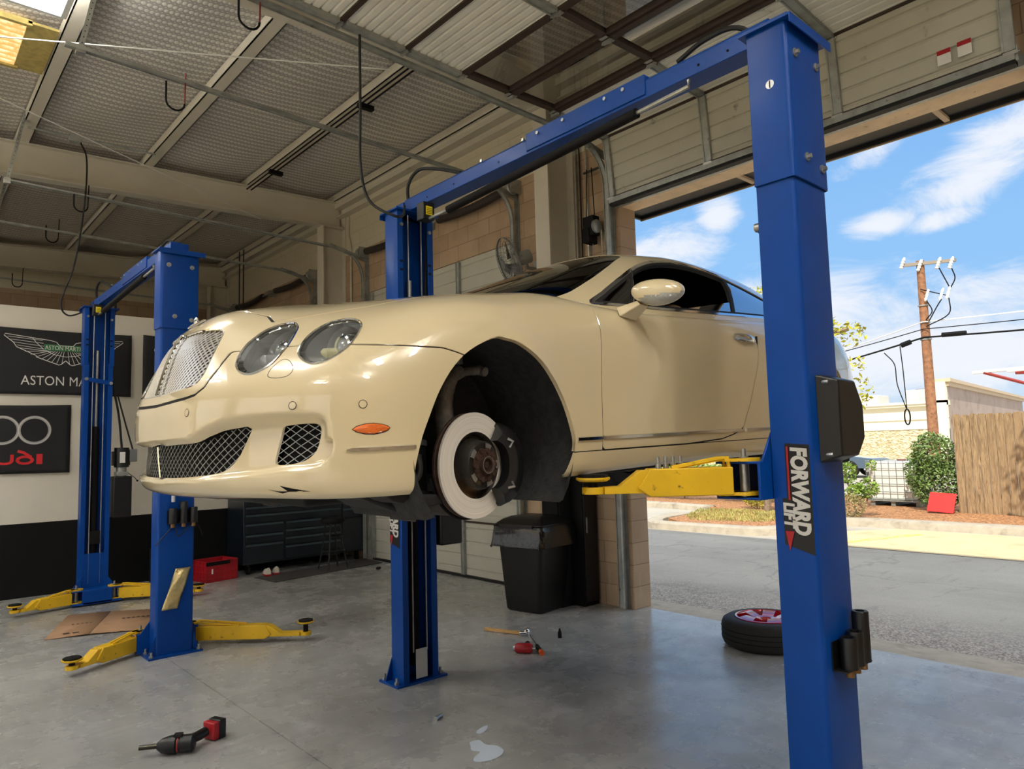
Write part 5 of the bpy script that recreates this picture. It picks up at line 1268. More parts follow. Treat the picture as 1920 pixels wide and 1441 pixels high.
m=MB(); m.prism([(14.4,30),(14.75,13.3),(14.45,9.8),(14.05,8.8),(14.1,6.5),(13.6,5.9),(13.65,-8),(19,-8),(19,30)],(0,0,-.03),(1,0,0),(0,1,0),(0,0,1),.10); m.build('planting_bed',MULCH,kind='structure')
# grass on the island (blades nobody could count)
GRS=mat('grass_blades',srgb(160,156,88),.8,noise=.3,nscale=3)
rg=random.Random(5); m=MB()
for i in range(9000):
    x=rg.uniform(11.7,14.0); y=rg.uniform(6.2,9.2)
    if sdf([(11.6,8.0),(12.3,8.6),(13.7,9.2),(14.1,8.0),(14.0,6.6),(12.9,6.4),(12.0,6.8)],np.array([x]),np.array([y]))[0]>0: continue
    a=rg.uniform(0,pi); h=rg.uniform(.015,.05); w_=.007; dx,dy=cos(a)*w_,sin(a)*w_; l=rg.uniform(-.03,.03)
    m.add([(x-dx,y-dy,.08),(x+dx,y+dy,.08),(x+l,y+l,.08+h)],[(0,1,2)])
m.build('grass',GRS,label='strip of dry yellow green grass on the kerbed island',cat='grass',kind='stuff')
# leaves
LG=mat('leaf_dark_green',srgb(108,134,72),.5,noise=.45,nscale=7); LY=mat('leaf_yellow_green',srgb(172,170,48),.5,noise=.3,nscale=5); LM=mat('leaf_mid_green',srgb(120,150,56),.5,noise=.35,nscale=6); LD=mat('leaf_dry',srgb(150,138,92),.7,noise=.3,nscale=9)
BARK=mat('bark',srgb(140,122,104),.9,noise=.3,nscale=20,bump=.6)
def leaves(mb,blobs,n,size,rnd,flat=.0):
    tot=sum(b[3]*b[4]*b[5] for b in blobs)
    for (cx,cy,cz,rx,ry,rz) in blobs:
        for i in range(int(n*rx*ry*rz/tot)):
            v=Vector((rnd.gauss(0,1),rnd.gauss(0,1),rnd.gauss(0,1))).normalized(); r=rnd.uniform(.45,1)**.6
            c=Vector((cx+v.x*rx*r,cy+v.y*ry*r,cz+v.z*rz*r))
            s=size*rnd.uniform(.6,1.2); a=Vector((rnd.gauss(0,1),rnd.gauss(0,1),rnd.gauss(0,.7))).normalized(); b=a.cross(Vector((rnd.gauss(0,1),rnd.gauss(0,1),rnd.gauss(0,1)))).normalized()
            mb.add([c-a*s,c+b*s*.42,c+a*s,c-b*s*.42],[(0,1,2,3)])
def plant(name,label,cat,base,blobs,n,size,lm,stems,seed,th=.02,group=None):
    rnd=random.Random(seed); T=thing(name,label,cat,base,0,group)
    m=MB(); leaves(m,blobs,n,size,rnd); m.build('foliage',lm,T,ang=180)
    m=MB()
    for s in stems: m.tube(crv(s,4),[th*(1-.6*i/(4*(len(s)-1)+1)) for i in range(4*(len(s)-1)+1)],6)
    m.build('stem' if th<.05 else 'trunk',BARK,T); return T
plant('bush','dense dark green bush beside the end of the wooden fence','bush',(15.9,5.08,.05),[(0,0,.55,.45,.50,.55),(0,.05,1.15,.42,.42,.45),(.1,.34,.80,.3,.32,.45)],5600,.045,LG,[[(0,0,0),(.05,.1,.5),(.1,.2,1.2)],[(0,-.05,0),(-.1,-.2,.6),(-.1,-.25,1.3)]],1)
plant('shrub','small leafy yellow green shrub between the blue column and the caged tank','bush',(14.0,5.9,.05),[(0,.15,.85,.20,.18,.22),(0,-.22,.55,.2,.2,.2),(0,-.02,.45,.25,.22,.2),(.0,-.32,.98,.12,.10,.12)],900,.045,LM,[[(0,0,0),(0,.1,.4),(0,.2,.9)],[(0,0,0),(0,-.2,.35),(0,-.32,1.0)]],2)
plant('shrub','low dry twiggy shrub at the foot of the blue column','bush',(13.6,5.85,.05),[(0,0,.25,.25,.28,.26)],900,.025,LD,[[(0,0,0),(0,.1,.2),(0,.15,.4)],[(0,0,0),(0,-.1,.2),(0,-.2,.4)]],3,th=.012)
plant('hedge','sunlit green hedge seen under the car beyond the open bay','hedge',(16.0,11.2,.05),[(0,-1.9,.62,.45,1.1,.55),(0,0,.60,.45,1.2,.50),(0,1.9,.5,.45,1.2,.45),(0,-3.0,.7,.4,.7,.5)],7000,.055,LM,[[(0,0,0),(0,0,.4)],[(0,-2,0),(0,-2.1,.4)]],4)
plant('shrub','yellow green shrub beside the young tree trunk','bush',(14.4,8.2,.05),[(0,0,.38,.3,.42,.34)],1500,.032,LY,[[(0,0,0),(0,.05,.3)]],5,th=.012)
plant('tree','young tree with sparse yellow green leaves behind the near blue column','tree',(13.9,7.6,.05),[(0,0.1,4.35,.5,.55,.45),(0,-1.1,3.6,.45,.6,.42),(0,-1.85,3.5,.25,.30,.25),(0,-.9,2.6,.5,.7,.4),(0,-1.95,2.35,.25,.22,.35),(0,-1.9,2.9,.2,.2,.2),(0,.4,3.4,.5,.6,.5)],2600,.06,LY,[[(0,.1,-.05),(0,.0,1.0),(0,-.3,2.4),(0,-.2,4.3)],[(0,-.2,1.6),(0,-1.0,2.3),(0,-1.8,2.6)],[(0,-.3,2.4),(0,-1.1,3.4),(0,-1.8,3.6)]],6,th=.075)
plant('tree','broad leafy tree standing on the kerb to the right of the fence','tree',(12.6,1.3,.05),[(.1,.35,4.2,.9,.75,.7),(-.9,.1,5.3,1.0,.8,.7),(.6,.75,3.2,.6,.5,.5),(.2,-.8,4.2,.9,.9,.9)],1500,.085,LG,[[(0,0,0),(.1,.1,1.5),(0,.2,3.8)],[(.1,.1,2.0),(.1,.8,3.0),(.1,1.4,3.3)]],8,th=.10)
# wooden fence
def fence_mat():
    M=bpy.data.materials.new('weathered_cedar'); M.use_nodes=True; t=NT(M.node_tree); b=t.n['Principled BSDF']
    co=t.new('ShaderNodeTexCoord').outputs['Object']; x=t.xyz(co); pl=t.m('FLOOR',t.m('DIVIDE',x[1],.142))
    wn=t.new('ShaderNodeTexWhiteNoise',noise_dimensions='1D'); t.put(wn.inputs['W'],pl); 
    g=t.noise(t.vm('ADD',t.scale(co,(14,26,2.2)),t.comb(wn.outputs[0],0.,t.m('MULTIPLY',wn.outputs[0],30.))),1.4,6,.65,dist=1.2)
    c=t.mix(t.ramp(g,.3,.7),srgb(112,92,70),srgb(176,150,114)); c=t.mix(t.m('MULTIPLY',wn.outputs[0],.5),c,srgb(150,124,92)); 
    fx=t.m('FRACT',t.m('DIVIDE',x[1],.142)); ed=t.m('MAXIMUM',t.ramp(fx,.0,.06,1,0),t.ramp(fx,.94,1.0)); c=t.mix(t.m('MULTIPLY',ed,.55),c,srgb(84,66,48))  # plank edges darkened to paint in the shade of the gaps
    kn=t.noise(t.vm('ADD',t.scale(co,(3,7,3)),t.comb(0.,0.,t.m('MULTIPLY',wn.outputs[0],9.))),1.6,3,.5); c=t.mix(t.m('MULTIPLY',t.ramp(kn,.62,.72),.5),c,srgb(118,88,60))
    t.put(b.inputs['Base Color'],c); b.inputs['Roughness'].default_value=.8
    bn=t.new('ShaderNodeBump'); bn.inputs['Strength'].default_value=.4; t.put(bn.inputs['Height'],g); t.put(b.inputs['Normal'],bn); return M
FM=fence_mat()
fe=thing('wooden_fence','weathered tan plank fence with dog-eared tops beyond the parking pad','fence',(15.55,4.64,.05))
rf=random.Random(2)
m=MB(); y=0; k=0
while y>-9.9:
    h=1.90+rf.uniform(-.012,.012); w_=.138; a=rf.uniform(-.004,.004)
    m.prism([(y,0),(y-w_+.003,0),(y-w_+a,h-.03),(y-w_+.025,h),(y-.025,h),(y,h-.03)],(a,0,0),(0,1,0),(0,0,1),(1,0,0),.016); y-=.142
m.build('planks',FM,fe)
for z in (.3,1.0,1.65):
    m=MB(); m.box(.018,.06,-9.9,0,z,z+.09); m.build('rail',FM,fe)
for y in (0,-2.4,-4.8,-7.2):
    m=MB(); m.box(.06,.15,y-.1,y-.01,0,1.8); m.build('fence_post',FM,fe)
# caged water tank on a pallet
ib=thing('caged_tank','white plastic tank in a grey wire cage on a pallet between two bushes','tank',(16.95,6.12,.05))
m=MB(); m.box(-.5,.5,-.52,.52,.14,.98); m.build('tank',mat('tank_plastic',srgb(226,228,222),.4),ib,bevel=.06,seg=3)
m=MB(); m.lathe([(0,0),(.09,0),(.09,.03),(0,.03)],(0,0,.98),(0,0,1),18); m.build('cap',mat('tank_cap',srgb(110,60,50),.6),ib)
m=MB()
for z in (.16,.32,.49,.66,.83,.99): m.tube([(-.54,-.56,z),(-.54,.56,z),(.54,.56,z),(.54,-.56,z)],.009,5,closed=True)
for s in (-1,1):
    for i in range(8):
        v=-.52+1.04*i/7; m.cyl((s*.54,v,.14),(s*.54,v,1.0),.008,5); m.cyl((v,s*.56,.14),(v,s*.56,1.0),.008,5)
m.build('wire_cage',GALV,ib)
m=MB(); m.box(-.55,.55,-.57,.57,.12,.14)
for a in (-.5,0,.42): m.box(-.5,.5,a,a+.09,0,.12)
m.box(-.55,-.5,-.57,.57,0,.02); m.build('pallet',GALV,ib)
m=MB(); M4=Matrix.Translation((15.25,4.85,.09))@Matrix.Rotation(.5,4,'Y')@Matrix.Rotation(.06,4,'X'); m.box(-.02,.0,-.20,.26,0,.40,0,M4); m.build('red_board',mat('red_painted_board',srgb(214,30,24),.5),label='bright red board leaning at the foot of the wooden fence',cat='board')
# building across the lot
CRM=mat('cream_stucco',srgb(240,232,208),.8,noise=.03,nscale=.5)
STN=bpy.data.materials.new('limestone_veneer'); STN.use_nodes=True; t=NT(STN.node_tree); b=t.n['Principled BSDF']; co=t.new('ShaderNodeTexCoord').outputs['Object']
vv=t.new('ShaderNodeTexVoronoi',feature='F1'); t.put(vv.inputs['Vector'],t.scale(co,(1,1.4,2.6))); vv.inputs['Scale'].default_value=5.5
t.put(b.inputs['Base Color'],t.mix(t.ramp(t.xyz(vv.outputs['Color'])[0],.2,.8),srgb(190,172,134),srgb(232,216,180))); b.inputs['Roughness'].default_value=.9
bn=t.new('ShaderNodeBump'); bn.inputs['Strength'].default_value=.9; bn.inputs['Distance'].default_value=.06; t.put(bn.inputs['Height'],vv.outputs[0]); t.put(b.inputs['Normal'],bn)
TAU=mat('taupe_stucco',srgb(176,158,146),.85,noise=.06,nscale=.6,dirt=srgb(150,132,120),dscale=.8)
bu=thing('store_building','long cream building with a stone base and a taupe side wall across the lot','building',(40,12.05,0))
m=MB(); m.box(0,.3,.5,34,0,3.22); m.build('front_wall',CRM,bu); m=MB(); m.box(.3,12,2.4,33.8,3.0,3.2); m.build('roof',CRM,bu)
m=MB(); m.box(-.08,0,0,34,0,1.92); m.build('stone_base',STN,bu)
m=MB(); m.box(-.12,0,.2,34,1.92,2.0); m.box(-.07,.0,0,34,2.42,2.47); m.box(-.22,.3,0,34,3.10,3.22); m.box(-.30,.3,0,34,3.22,3.34); m.build('cornice',CRM,bu)
for yy in (4.6,16.): 
    m=MB(); m.box(-.14,-.0,yy,yy+.35,0,1.92); m.build('pilaster',CRM,bu)
m=MB(); m.box(-.30,.0,.0,.55,0,4.25); m.build('corner_pier',CRM,bu)
m=MB(); m.add([(0,0,0),(27,2.95,0),(27,2.95,4.25),(0,0,4.25),(.0,.5,0),(27,3.5,0),(27,3.5,4.25),(0,.5,4.25)],[(0,1,2,3),(4,7,6,5),(3,2,6,7),(0,3,7,4),(1,5,6,2)]); m.build('side_wall',TAU,bu)
m=MB(); 
for o_,z0,z1 in ((.12,4.05,4.25),(.25,4.25,4.42)): m.add([(-o_,-o_,z0),(27,2.95-o_,z0),(27,2.95-o_,z1),(-o_,-o_,z1),(-o_,.55,z0),(27,3.5,z0),(27,3.5,z1),(-o_,.55,z1)],[(0,1,2,3),(4,7,6,5),(3,2,6,7),(0,3,7,4),(0,4,5,1)])
m.build('side_cornice',mat('tan_trim',srgb(206,186,158),.7),bu)
m=MB(); m.add([(.4,-.02,2.15),(.4,-.06,2.15),(6,.58,2.15),(6,.58,2.4),(.4,-.06,2.4)],[(1,2,3,4)]); m.build('red_band',RED,bu)
for i,(yy,w_,h_,lab) in enumerate(((8.3,1.7,.55,'pale grey rooftop air unit nearest the blue column on the cream building'),(5.3,2.6,.45,'long white rooftop air unit on the cream building beside the utility pole'),(2.0,1.2,.6,'small grey rooftop air unit on the cream building right of the utility pole'))):
    T=thing('roof_air_unit',lab,'air conditioner',(42.5,12.05+yy,3.22)); m=MB(); m.box(-.8,.8,-w_/2,w_/2,0,h_+.25); m.build('case',mat('unit_grey',srgb(206,206,202),.6) if i==0 else bpy.data.materials['unit_grey'],T,bevel=.03)
    m=MB(); m.lathe([(.28,0),(.30,0),(.30,.06),(.26,.06)],(0,0,h_+.25),(0,0,1),18); m.build('fan_guard',GREYP,T)
# utility pole with its cross arm, insulators, cables
up=thing('utility_pole','tall brown wooden utility pole with a cross arm of white insulators','utility pole',(30,9.62,0))
WOODP=mat('pole_wood',srgb(150,106,76),.85,noise=.25,nscale=6,bump=.5,dirt=srgb(96,66,48),dscale=8)
m=MB(); m.tube([(0,0,0),(0,0,4),(0,0,8.35)],[.20,.175,.14],14); m.build('pole',WOODP,up)
m=MB(); m.bar((-.1,.62,8.28),(-.1,-1.25,8.10),.12,.12); m.build('cross_arm',mat('grey_timber',srgb(150,140,128),.8),up)
for i,(y_,z_) in enumerate(((.55,8.36),(-.05,8.15),(-.70,8.10),(-1.12,8.02))):
    m=MB(); m.lathe([(.03,-.25),(.07,-.2),(.05,-.15),(.07,-.1),(.05,-.05),(.07,0),(.05,.05),(.07,.1),(.03,.22)],(-.2,y_,z_),(0,-.4,1),10); m.build('insulator',WHT,up)
for i,(y_,z_) in enumerate(((-.22,6.95),(-.72,6.9),(-.95,6.92))):
    m=MB(); m.lathe([(.03,-.25),(.06,-.15),(.04,-.1),(.06,0),(.04,.05),(.06,.1),(.03,.22)],(-.2,y_,z_),(0,-.35,1),10); m.build('insulator',WHT,up)
m=MB(); 
for P in ([(-.2,-.7,7.9),(-.2,-.85,7.5),(-.2,-1.0,7.1)],[(-.2,-1.12,7.8),(-.2,-1.2,7.4),(-.2,-.98,7.0)],[(-.2,-.2,6.7),(-.2,-.35,6.3),(-.15,-.1,6.0)],[(-.2,-.95,6.7),(-.2,-.9,6.1),(-.15,-.1,5.75)],[(-.2,-.7,6.7),(-.2,-.5,6.4),(-.2,-.2,5.9)]): m.tube(crv(P,5),.022,5)
m.tube([(-.2,.0,7.2),(-.2,-.9,6.8)],.02,5); m.build('jumper_cable',BLKM,up)
m=MB(); m.tube([(0,0,5.95),(0,0,5.9)],.2,12); m.tube([(0,0,5.3),(0,0,5.24)],.2,12);m.tube([(0,0,6.6),(0,0,6.56)],.2,12); m.build('band',GALV,up)
def wire(p,q,sag,r,lab,mt=BLKM):
    P=[]; p=Vector(p);q=Vector(q)
    for i in range(25):
        t_=i/24; v=p.lerp(q,t_); v.z-=sag*4*t_*(1-t_); P.append(v)
    m=MB(); m.tube(P,r,5); return m.build('overhead_wire',mt,label=lab,cat='wire')
pw=(30,9.5,5.95)
wire((29.8,9.62,5.93),(32,-12,6.6),.3,.022,'bright white upper wire running right from the utility pole',WHT)
wire((29.8,9.62,5.65),(32,-12,6.2),.3,.018,'thin middle wire running right from the utility pole')
wire((29.8,9.62,5.33),(32,-12,5.7),.35,.035,'thick dark lower cable running right from the utility pole')
wire((29.8,9.62,5.93),(31,30,4.5),.9,.022,'bright white wire running left from the utility pole',WHT)
wire((29.8,9.62,5.65),(31,30,4.2),.5,.018,'thin grey wire running left from the utility pole')
wire((29.8,9.62,5.33),(31,30,2.9),.4,.035,'thick dark cable running left from the utility pole')
m=MB(); m.tube([(29.8,9.0,5.34),(29.8,8.2,5.31)],.09,8); m.build('cable_splice',BLKM,label='black splice case on the cable right of the utility pole',cat='cable splice')
m=MB(); m.tube([(29.8,10.1,5.22),(29.8,10.45,5.12)],.10,8); m.build('cable_splice',BLKM,label='black splice case on the cable left of the utility pole',cat='cable splice')
m=MB(); m.tube(crv([(29.8,11.1,4.9),(29.8,10.75,4.4),(29.8,10.7,3.6),(29.8,10.42,2.6)],6),.02,5); m.tube(crv([(29.8,10.5,5.1),(29.8,10.45,4.0),(29.8,10.42,2.6)],6),.02,5)
m.tube([(29.8,10.42+.10*sin(a*pi/8),2.32+.30*cos(a*pi/8)) for a in range(16)],.03,5,closed=True); m.build('hanging_cable_loop',BLKM,label='looped slack cable hanging from the wire left of the pole',cat='cable')
# steel canopy frame far right
cf=thing('canopy_frame','white and red steel canopy frame above the taupe wall','steel frame',(25,6.8,3.45))
for nm,mt,P in (('upper_beam',WHT,[(0,0,0),(0,-6.5,.10)]),('lower_beam',WHT,[(0,-.9,-.03),(0,-6.5,.0)]),('red_strut',mat('dark_red_steel',srgb(140,44,40),.5),[(0,-.3,-.02),(0,-2.6,-.95),(0,-5,-1.9)]),('red_strut',bpy.data.materials.get('dark_red_steel') or RED,[(0,-1.1,-.1),(0,-6.5,-.4)])):
    m=MB(); m.tube(P,.05,6); m.build(nm,bpy.data.materials['dark_red_steel'] if nm=='red_strut' else mt,cf)
m=MB(); m.cyl((1,-6.4,-3.45),(1,-6.4,.1),.1,10); m.bar((0,-6.4,.05),(1.1,-6.4,.05),.1,.1); m.build('canopy_post',WHT,cf)
# parked car beyond
pc=thing('car','dark blue-grey sedan parked by the cream building, half hidden by the blue column','car',(29.9,12.42,0.0))
CB=mat('sedan_paint',srgb(74,92,108),.25,.3,1.)
side=[(-.85,.35),(-.88,.55),(-.80,.72),(-.35,.80),(.55,.93),(1.3,1.38),(2.2,1.46),(2.9,1.36),(3.6,.98),(3.95,.92),(4.0,.5),(3.9,.32)]
sidep=[(a,b) for a,b in side]
m=MB()
def ring(x,k,up):
    return [(x,a,b if b<.9 else b) for a,b in sidep]
xs_=[(-.88,.90,0),(-.80,.97,0),(-.6,1.0,0),(.6,1.0,0),(.8,.97,0),(.88,.90,0)]
R_=[]
for x,kk_,_z in xs_:
    R_.append([(x*(1 if b<.95 else .80),-.2+(a+.2)*1.0,.60+(b-.60)*kk_) for a,b in crv([(p[0],p[1],0) for p in sidep],4,True)] if False else [(x*(1 if p.y<.95 else .82),p.x,.60+(p.y-.60)*kk_) for p in crv([(a,b,0) for a,b in sidep],3,True)])
R_=[r+[r[0]] for r in R_]; m.grid(R_); m.add([p for p in R_[0][:-1]],[tuple(range(len(R_[0])-1))]); m.add([p for p in R_[-1][:-1]],[tuple(range(len(R_[0])-1))]); m.build('sedan_body',CB,pc,ang=50)
m=MB(); m.add([(-.80,.70,.95),(-.80,3.45,.98),(-.74,2.85,1.32),(-.74,2.15,1.40),(-.74,1.35,1.32)],[(0,1,2,3,4)]); m.build('sedan_side_windows',mat('sedan_glass',srgb(90,130,140),.05,0,1.),pc)
for a in (0.0,2.75):
    for s in (-1,1):
        m=MB(); m.lathe([(.20,-.1),(.32,-.1),(.335,-.06),(.335,.06),(.32,.1),(.20,.1)],(s*.80,a,.335),(1,0,0),28); m.build('sedan_tyre',TYRE,pc)
        m=MB(); 
        for k in range(7): m.bar((s*.90,a,.335),(s*.90,a+.2*cos(2*pi*k/7),.335+.2*sin(2*pi*k/7)),.05,.02,0,up=(1,0,0))
        m.lathe([(.20,.0),(.215,0),(.215,.09*s)],(s*.82,a,.335),(1,0,0),24); m.build('sedan_rim',mat('rim_silver',srgb(210,210,212),.3,.6) if 'rim_silver' not in bpy.data.materials else bpy.data.materials['rim_silver'],pc)
# ------------------------------------------------------------------ flags on the partition
FLG=mat('black_flag_cloth',srgb(24,24,26),.75,noise=.1,nscale=30)
FWH=mat('white_print',srgb(222,220,216),.6); FGN=mat('green_print',srgb(46,112,62),.6); FRD=mat('red_print',srgb(206,30,36),.6); FGR=mat('silver_print',srgb(170,168,166),.5); FDG=mat('grey_print',srgb(105,103,102),.5)
def cloth(x,z,seed): return .010+.006*sin(x*5+seed)+.005*sin(z*9+x*3+seed)
def flag(name,label,x0,x1,z0,z1,seed):
    T=thing(name,label,'flag',((x0+x1)/2,9.82,(z0+z1)/2)); cx,cz=(x0+x1)/2,(z0+z1)/2
    m=MB(); nx,nz=30,18; G=[]
    for i in range(nx+1):
        r=[]
        for j in range(nz+1):
            x=x0+(x1-x0)*i/nx; z=z0+(z1-z0)*j/nz; z+= .018*(abs(2*i/nx-1)**2-1)*(1 if j>nz/2 else -.4)*abs(2*j/nz-1)
            r.append((x-cx,-cloth(x,z,seed)*1.0,z-cz))
        G.append(r)
    m.grid(G)
    me=m.build('cloth',FLG,T,ang=80); md=me.modifiers.new('s','SOLIDIFY'); md.thickness=.002
    return T,cx,cz
def bend(mb,cx,cz,seed,off=.004):
    # drape flat print on the cloth
    mb.v=[(v[0],-cloth(v[0]+cx,v[2]+cz,seed)-off,v[2]) for v in mb.v]; return mb
# winged flag
T,cx,cz=flag('flag','black flag with a winged badge behind the far blue column',.70,2.33,2.30,3.08,1.)
wc=1.62-cx; top=2.93-cz
m=MB()
def line(P,r=.005): m.tube([(p[0],0,p[1]) for p in P],r,4)
for s in (-1,1):
    X=lambda x: wc+s*x
    tipx=.60
    line([(X(.07),top-.04),(X(.10),top+.0),(X(.16),top+.015),(X(tipx),top+.065),(X(tipx+.01),top+.045),(X(.52),top-.03),(X(.49),top-.08),(X(.30),top-.17),(X(.29),top-.19),(X(.07),top-.27),(X(.045),top-.26),(X(.0),top-.215)])
    for k in range(4):
        z=top+.03-.028*k; line([(X(.24-.01*k),z-.02-.006*k),(X(.575-.03*k),z+.006-.004*k)],.0035)
    line([(X(.34),top+.035),(X(.30),top-.02),(X(.23),top-.09),(X(.12),top-.15),(X(.0),top-.17)],.004)
    for k in range(9):
        a=radians(8+19*k*.55); x0_=.02+.022*k; z0_=top-.11
        x1_=.04+.052*k; z1_=top-.26+.0025*k*k*.9+.003*k
        line([(X(x0_),z0_),(X(x1_),z1_)],.0035)
    line([(X(.07),top-.04),(X(.0),top-.04)])
bend(m,cx,cz,1.,.005); m.build('wing_print',FWH,T)
m=MB(); m.add([(wc-.225,0,top-.105),(wc+.225,0,top-.105),(wc+.225,0,top-.03),(wc-.225,0,top-.03)],[(0,1,2,3)]); bend(m,cx,cz,1.,.006); m.build('green_panel',FGN,T)
m=MB(); put_text(m,'ASTON MARTIN',.070,(wc-.215,0,top-.093),(1,0,0),(0,0,1),sx=.80); bend(m,cx,cz,1.,.0085); m.build('panel_lettering',FWH,T)
m=MB(); put_text(m,'ASTON MARTIN',.155,(wc-.44,0,2.415-cz),(1,0,0),(0,0,1),sx=.83,spacing=1.03); bend(m,cx,cz,1.,.006); m.build('large_lettering',FWH,T)
# four ring flag
T,cx,cz=flag('flag','black flag with silver interlocking rings and red lettering, low on the white wall',.10,1.69,1.39,2.19,2.)
for k in range(4):
    xc=1.33-.305*k-cx; zc=1.890-cz
    m=MB(); m.lathe([(.162,0),(.166,.002),(.138,.002),(.134,0)],(xc,0,zc),(0,1,0),40,closed=True); bend(m,cx,cz,2.,.006+.0006*k); m.build('ring_print',FGR,T)
    m=MB(); m.lathe([(.150,0),(.156,0)],(xc,0,zc),(0,1,0),40); bend(m,cx,cz,2.,.0085+.0006*k); m.build('ring_highlight',FWH,T)
# lettering: A u d i drawn as strokes
m=MB(); zb=1.50-cz; h=.115; x=.655-cx+.0
def stroke(P,w_):
    for a,b in zip(P[:-1],P[1:]):
        a=Vector((a[0],0,a[1]));b=Vector((b[0],0,b[1])); d_=(b-a).normalized(); n_=Vector((-d_.z,0,d_.x))*w_/2; e=d_*w_*.25
        m.add([a-n_-e,b-n_+e,b+n_+e,a+n_-e],[(0,1,2,3)])
def ell(cx_,cz_,rx,rz,w_,a0=0,a1=360):
    n=24; o=[];i_=[]
    for k in range(n+1):
        a=radians(a0+(a1-a0)*k/n); o.append((cx_+rx*cos(a),0,cz_+rz*sin(a))); i_.append((cx_+(rx-w_)*cos(a),0,cz_+(rz-w_*.8)*sin(a)))
    for k in range(n): m.add([o[k],o[k+1],i_[k+1],i_[k]],[(0,1,2,3)])
XI=1.385-cx; m.add([(XI-.03,0,zb),(XI+.03,0,zb),(XI+.03,0,zb+h),(XI-.03,0,zb+h)],[(0,1,2,3)])
ell(1.245-cx,zb+.048,.088,.052,.034); stroke([(1.30-cx,zb+.085),(1.23-cx,zb+.135),(1.18-cx,zb+.150)],.03)
ell(1.055-cx,zb+.045,.085,.047,.034,180,360); m.add([(.97-cx,0,zb+.045),(1.004-cx,0,zb+.045),(1.004-cx,0,zb+h),(.97-cx,0,zb+h)],[(0,1,2,3)]); m.add([(1.106-cx,0,zb+.045),(1.14-cx,0,zb+.045),(1.14-cx,0,zb+h),(1.106-cx,0,zb+h)],[(0,1,2,3)])
stroke([(.70-cx,zb),(.80-cx,zb+h+.03)],.035); stroke([(.80-cx,zb+h+.03),(.90-cx,zb)],.035); stroke([(.75-cx,zb+.04),(.86-cx,zb+.04)],.03)
bend(m,cx,cz,2.,.006); m.build('red_lettering',FRD,T)
T,cx,cz=flag('flag','plain black flag half hidden behind the nearer blue column of the empty lift',2.46,4.00,2.32,3.10,3.)
# ------------------------------------------------------------------ details on the lifts
def sticker_on(L,x,y0,z0,sc,rot,parent):
    pass
STB=mat('sticker_black',srgb(14,14,16),.4); STW=mat('sticker_silver',srgb(206,204,198),.4)
def logo(L,org,name):
    # reads downwards on the low-x face of a column; local ax = down, ay = towards +y ... seen from -x
    ax=Vector((0,0,-1)); ay=Vector((0,-1,0)); o=Vector(org); nx=Vector((-1,0,0))
    m=MB()
    q=lambda a,b,e: o+ax*a+ay*b+nx*e
    m.add([q(-.012,-.022,.0015),q(.21,-.022,.0015),q(.21,.076,.0015),q(-.005,.076,.0015)],[(0,1,2,3)]); m.add([q(.20,-.042,.0012),q(.375,-.042,.0012),q(.41,.076,.0012),q(.20,.076,.0012)],[(0,1,2,3)]); m.build(name+'_backing',STB,L)
    m=MB(); put_text(m,'FORWARD',.086,q(.002,.004,.0035),ax,ay,bold=.0045,sx=.78,shear=.12); m.v=[tuple(Vector(v)) for v in m.v]; m.build(name+'_lettering',STW,L)
    m=MB(); put_text(m,'LIFT',.058,q(.215,-.036,.0045),ax,ay,bold=.0032,sx=.90,shear=.1); m.build(name+'_lettering',STW,L)
    m=MB(); m.add([q(0,-.016,.004),q(.205,-.016,.004),q(.205,-.008,.004),q(0,-.008,.004)],[(0,1,2,3)]); m.build('red_stripe',RED,L); m=MB(); m.add([q(.325,-.036,.004),q(.325,.0,.004),q(.40,-.022,.004)],[(0,1,2)]); m.build('red_arrow',RED,L)
lx,ly=2.64+.14,1.27+1.5
logo(L1,(2.64-lx-.0008,1.352-ly,1.525),'column_sticker')
logo(L1,(2.64-lx-.0008,4.215-ly,1.30),'column_sticker')
# black lock cover and spacer tubes on the near column
def outer(L,zc,tubes_z,with_cover=True,syr=False,lab=''):
    y=-1.5
    if with_cover:
        m=MB(); pr=[(-.12,.17),(.06,.17),(.14,.06),(.14,-.09),(.06,-.17),(-.12,-.17)]
        b=[( -.04+p[0]*1.0+.04,y-.002,zc+p[1]) for p in pr]; f=[(-.04+p[0]*.82+.05,y-.075,zc+p[1]*.86) for p in pr]; n=6
        m.add([(p[0]+.05,p[1],p[2]) for p in b]+[(p[0]+.05,p[1],p[2]) for p in f],[(i,(i+1)%n,n+(i+1)%n,n+i) for i in range(n)]+[tuple(range(n,2*n))]); m.build('lock_cover',BLK,L,bevel=.006)
        for zz in (-.14,.14):
            m=MB(); m.cyl((-.055,y-.02,zc+zz),(-.055,y-.045,zc+zz),.008,8); m.build('cover_screw',STEEL,L)
outer(L1,1.63,0)
def spacers(L,x0,z0,y,n3,lab):
    T=thing('spacer_rack',lab,'tool holder',(x0+L.location.x,y+L.location.y,z0)); e=-1
    m=MB(); m.box(-.10,.12,-.055,-.0,-.005,.0); m.box(-.10,.12,-.004,0,-.0,.10); m.build('bracket',BLK,T)
    for i,(dx,dy,h) in enumerate(n3):
        m=MB(); m.lathe([(0,-.03),(.016,-.03),(.016,0)],(dx,dy,0),(0,0,1),14); m.build('spacer_foot',mat('brass_foot',srgb(140,104,60),.5,.4) if 'brass_foot' not in bpy.data.materials else bpy.data.materials['brass_foot'],T)
        m=MB(); m.lathe([(.018,h-.04),(.018,h),(.029,h),(.031,h-.004),(.031,0),(0,0)],(dx,dy,0),(0,0,1),20); m.build('spacer_tube',BLK,T)
    return T
spacers(L1,.02,.69,-1.502,[(-.045,-.04,.115),(.02,-.036,.125),(.085,-.034,.19)],'rack of three black spacer tubes on the near column beside the lot')
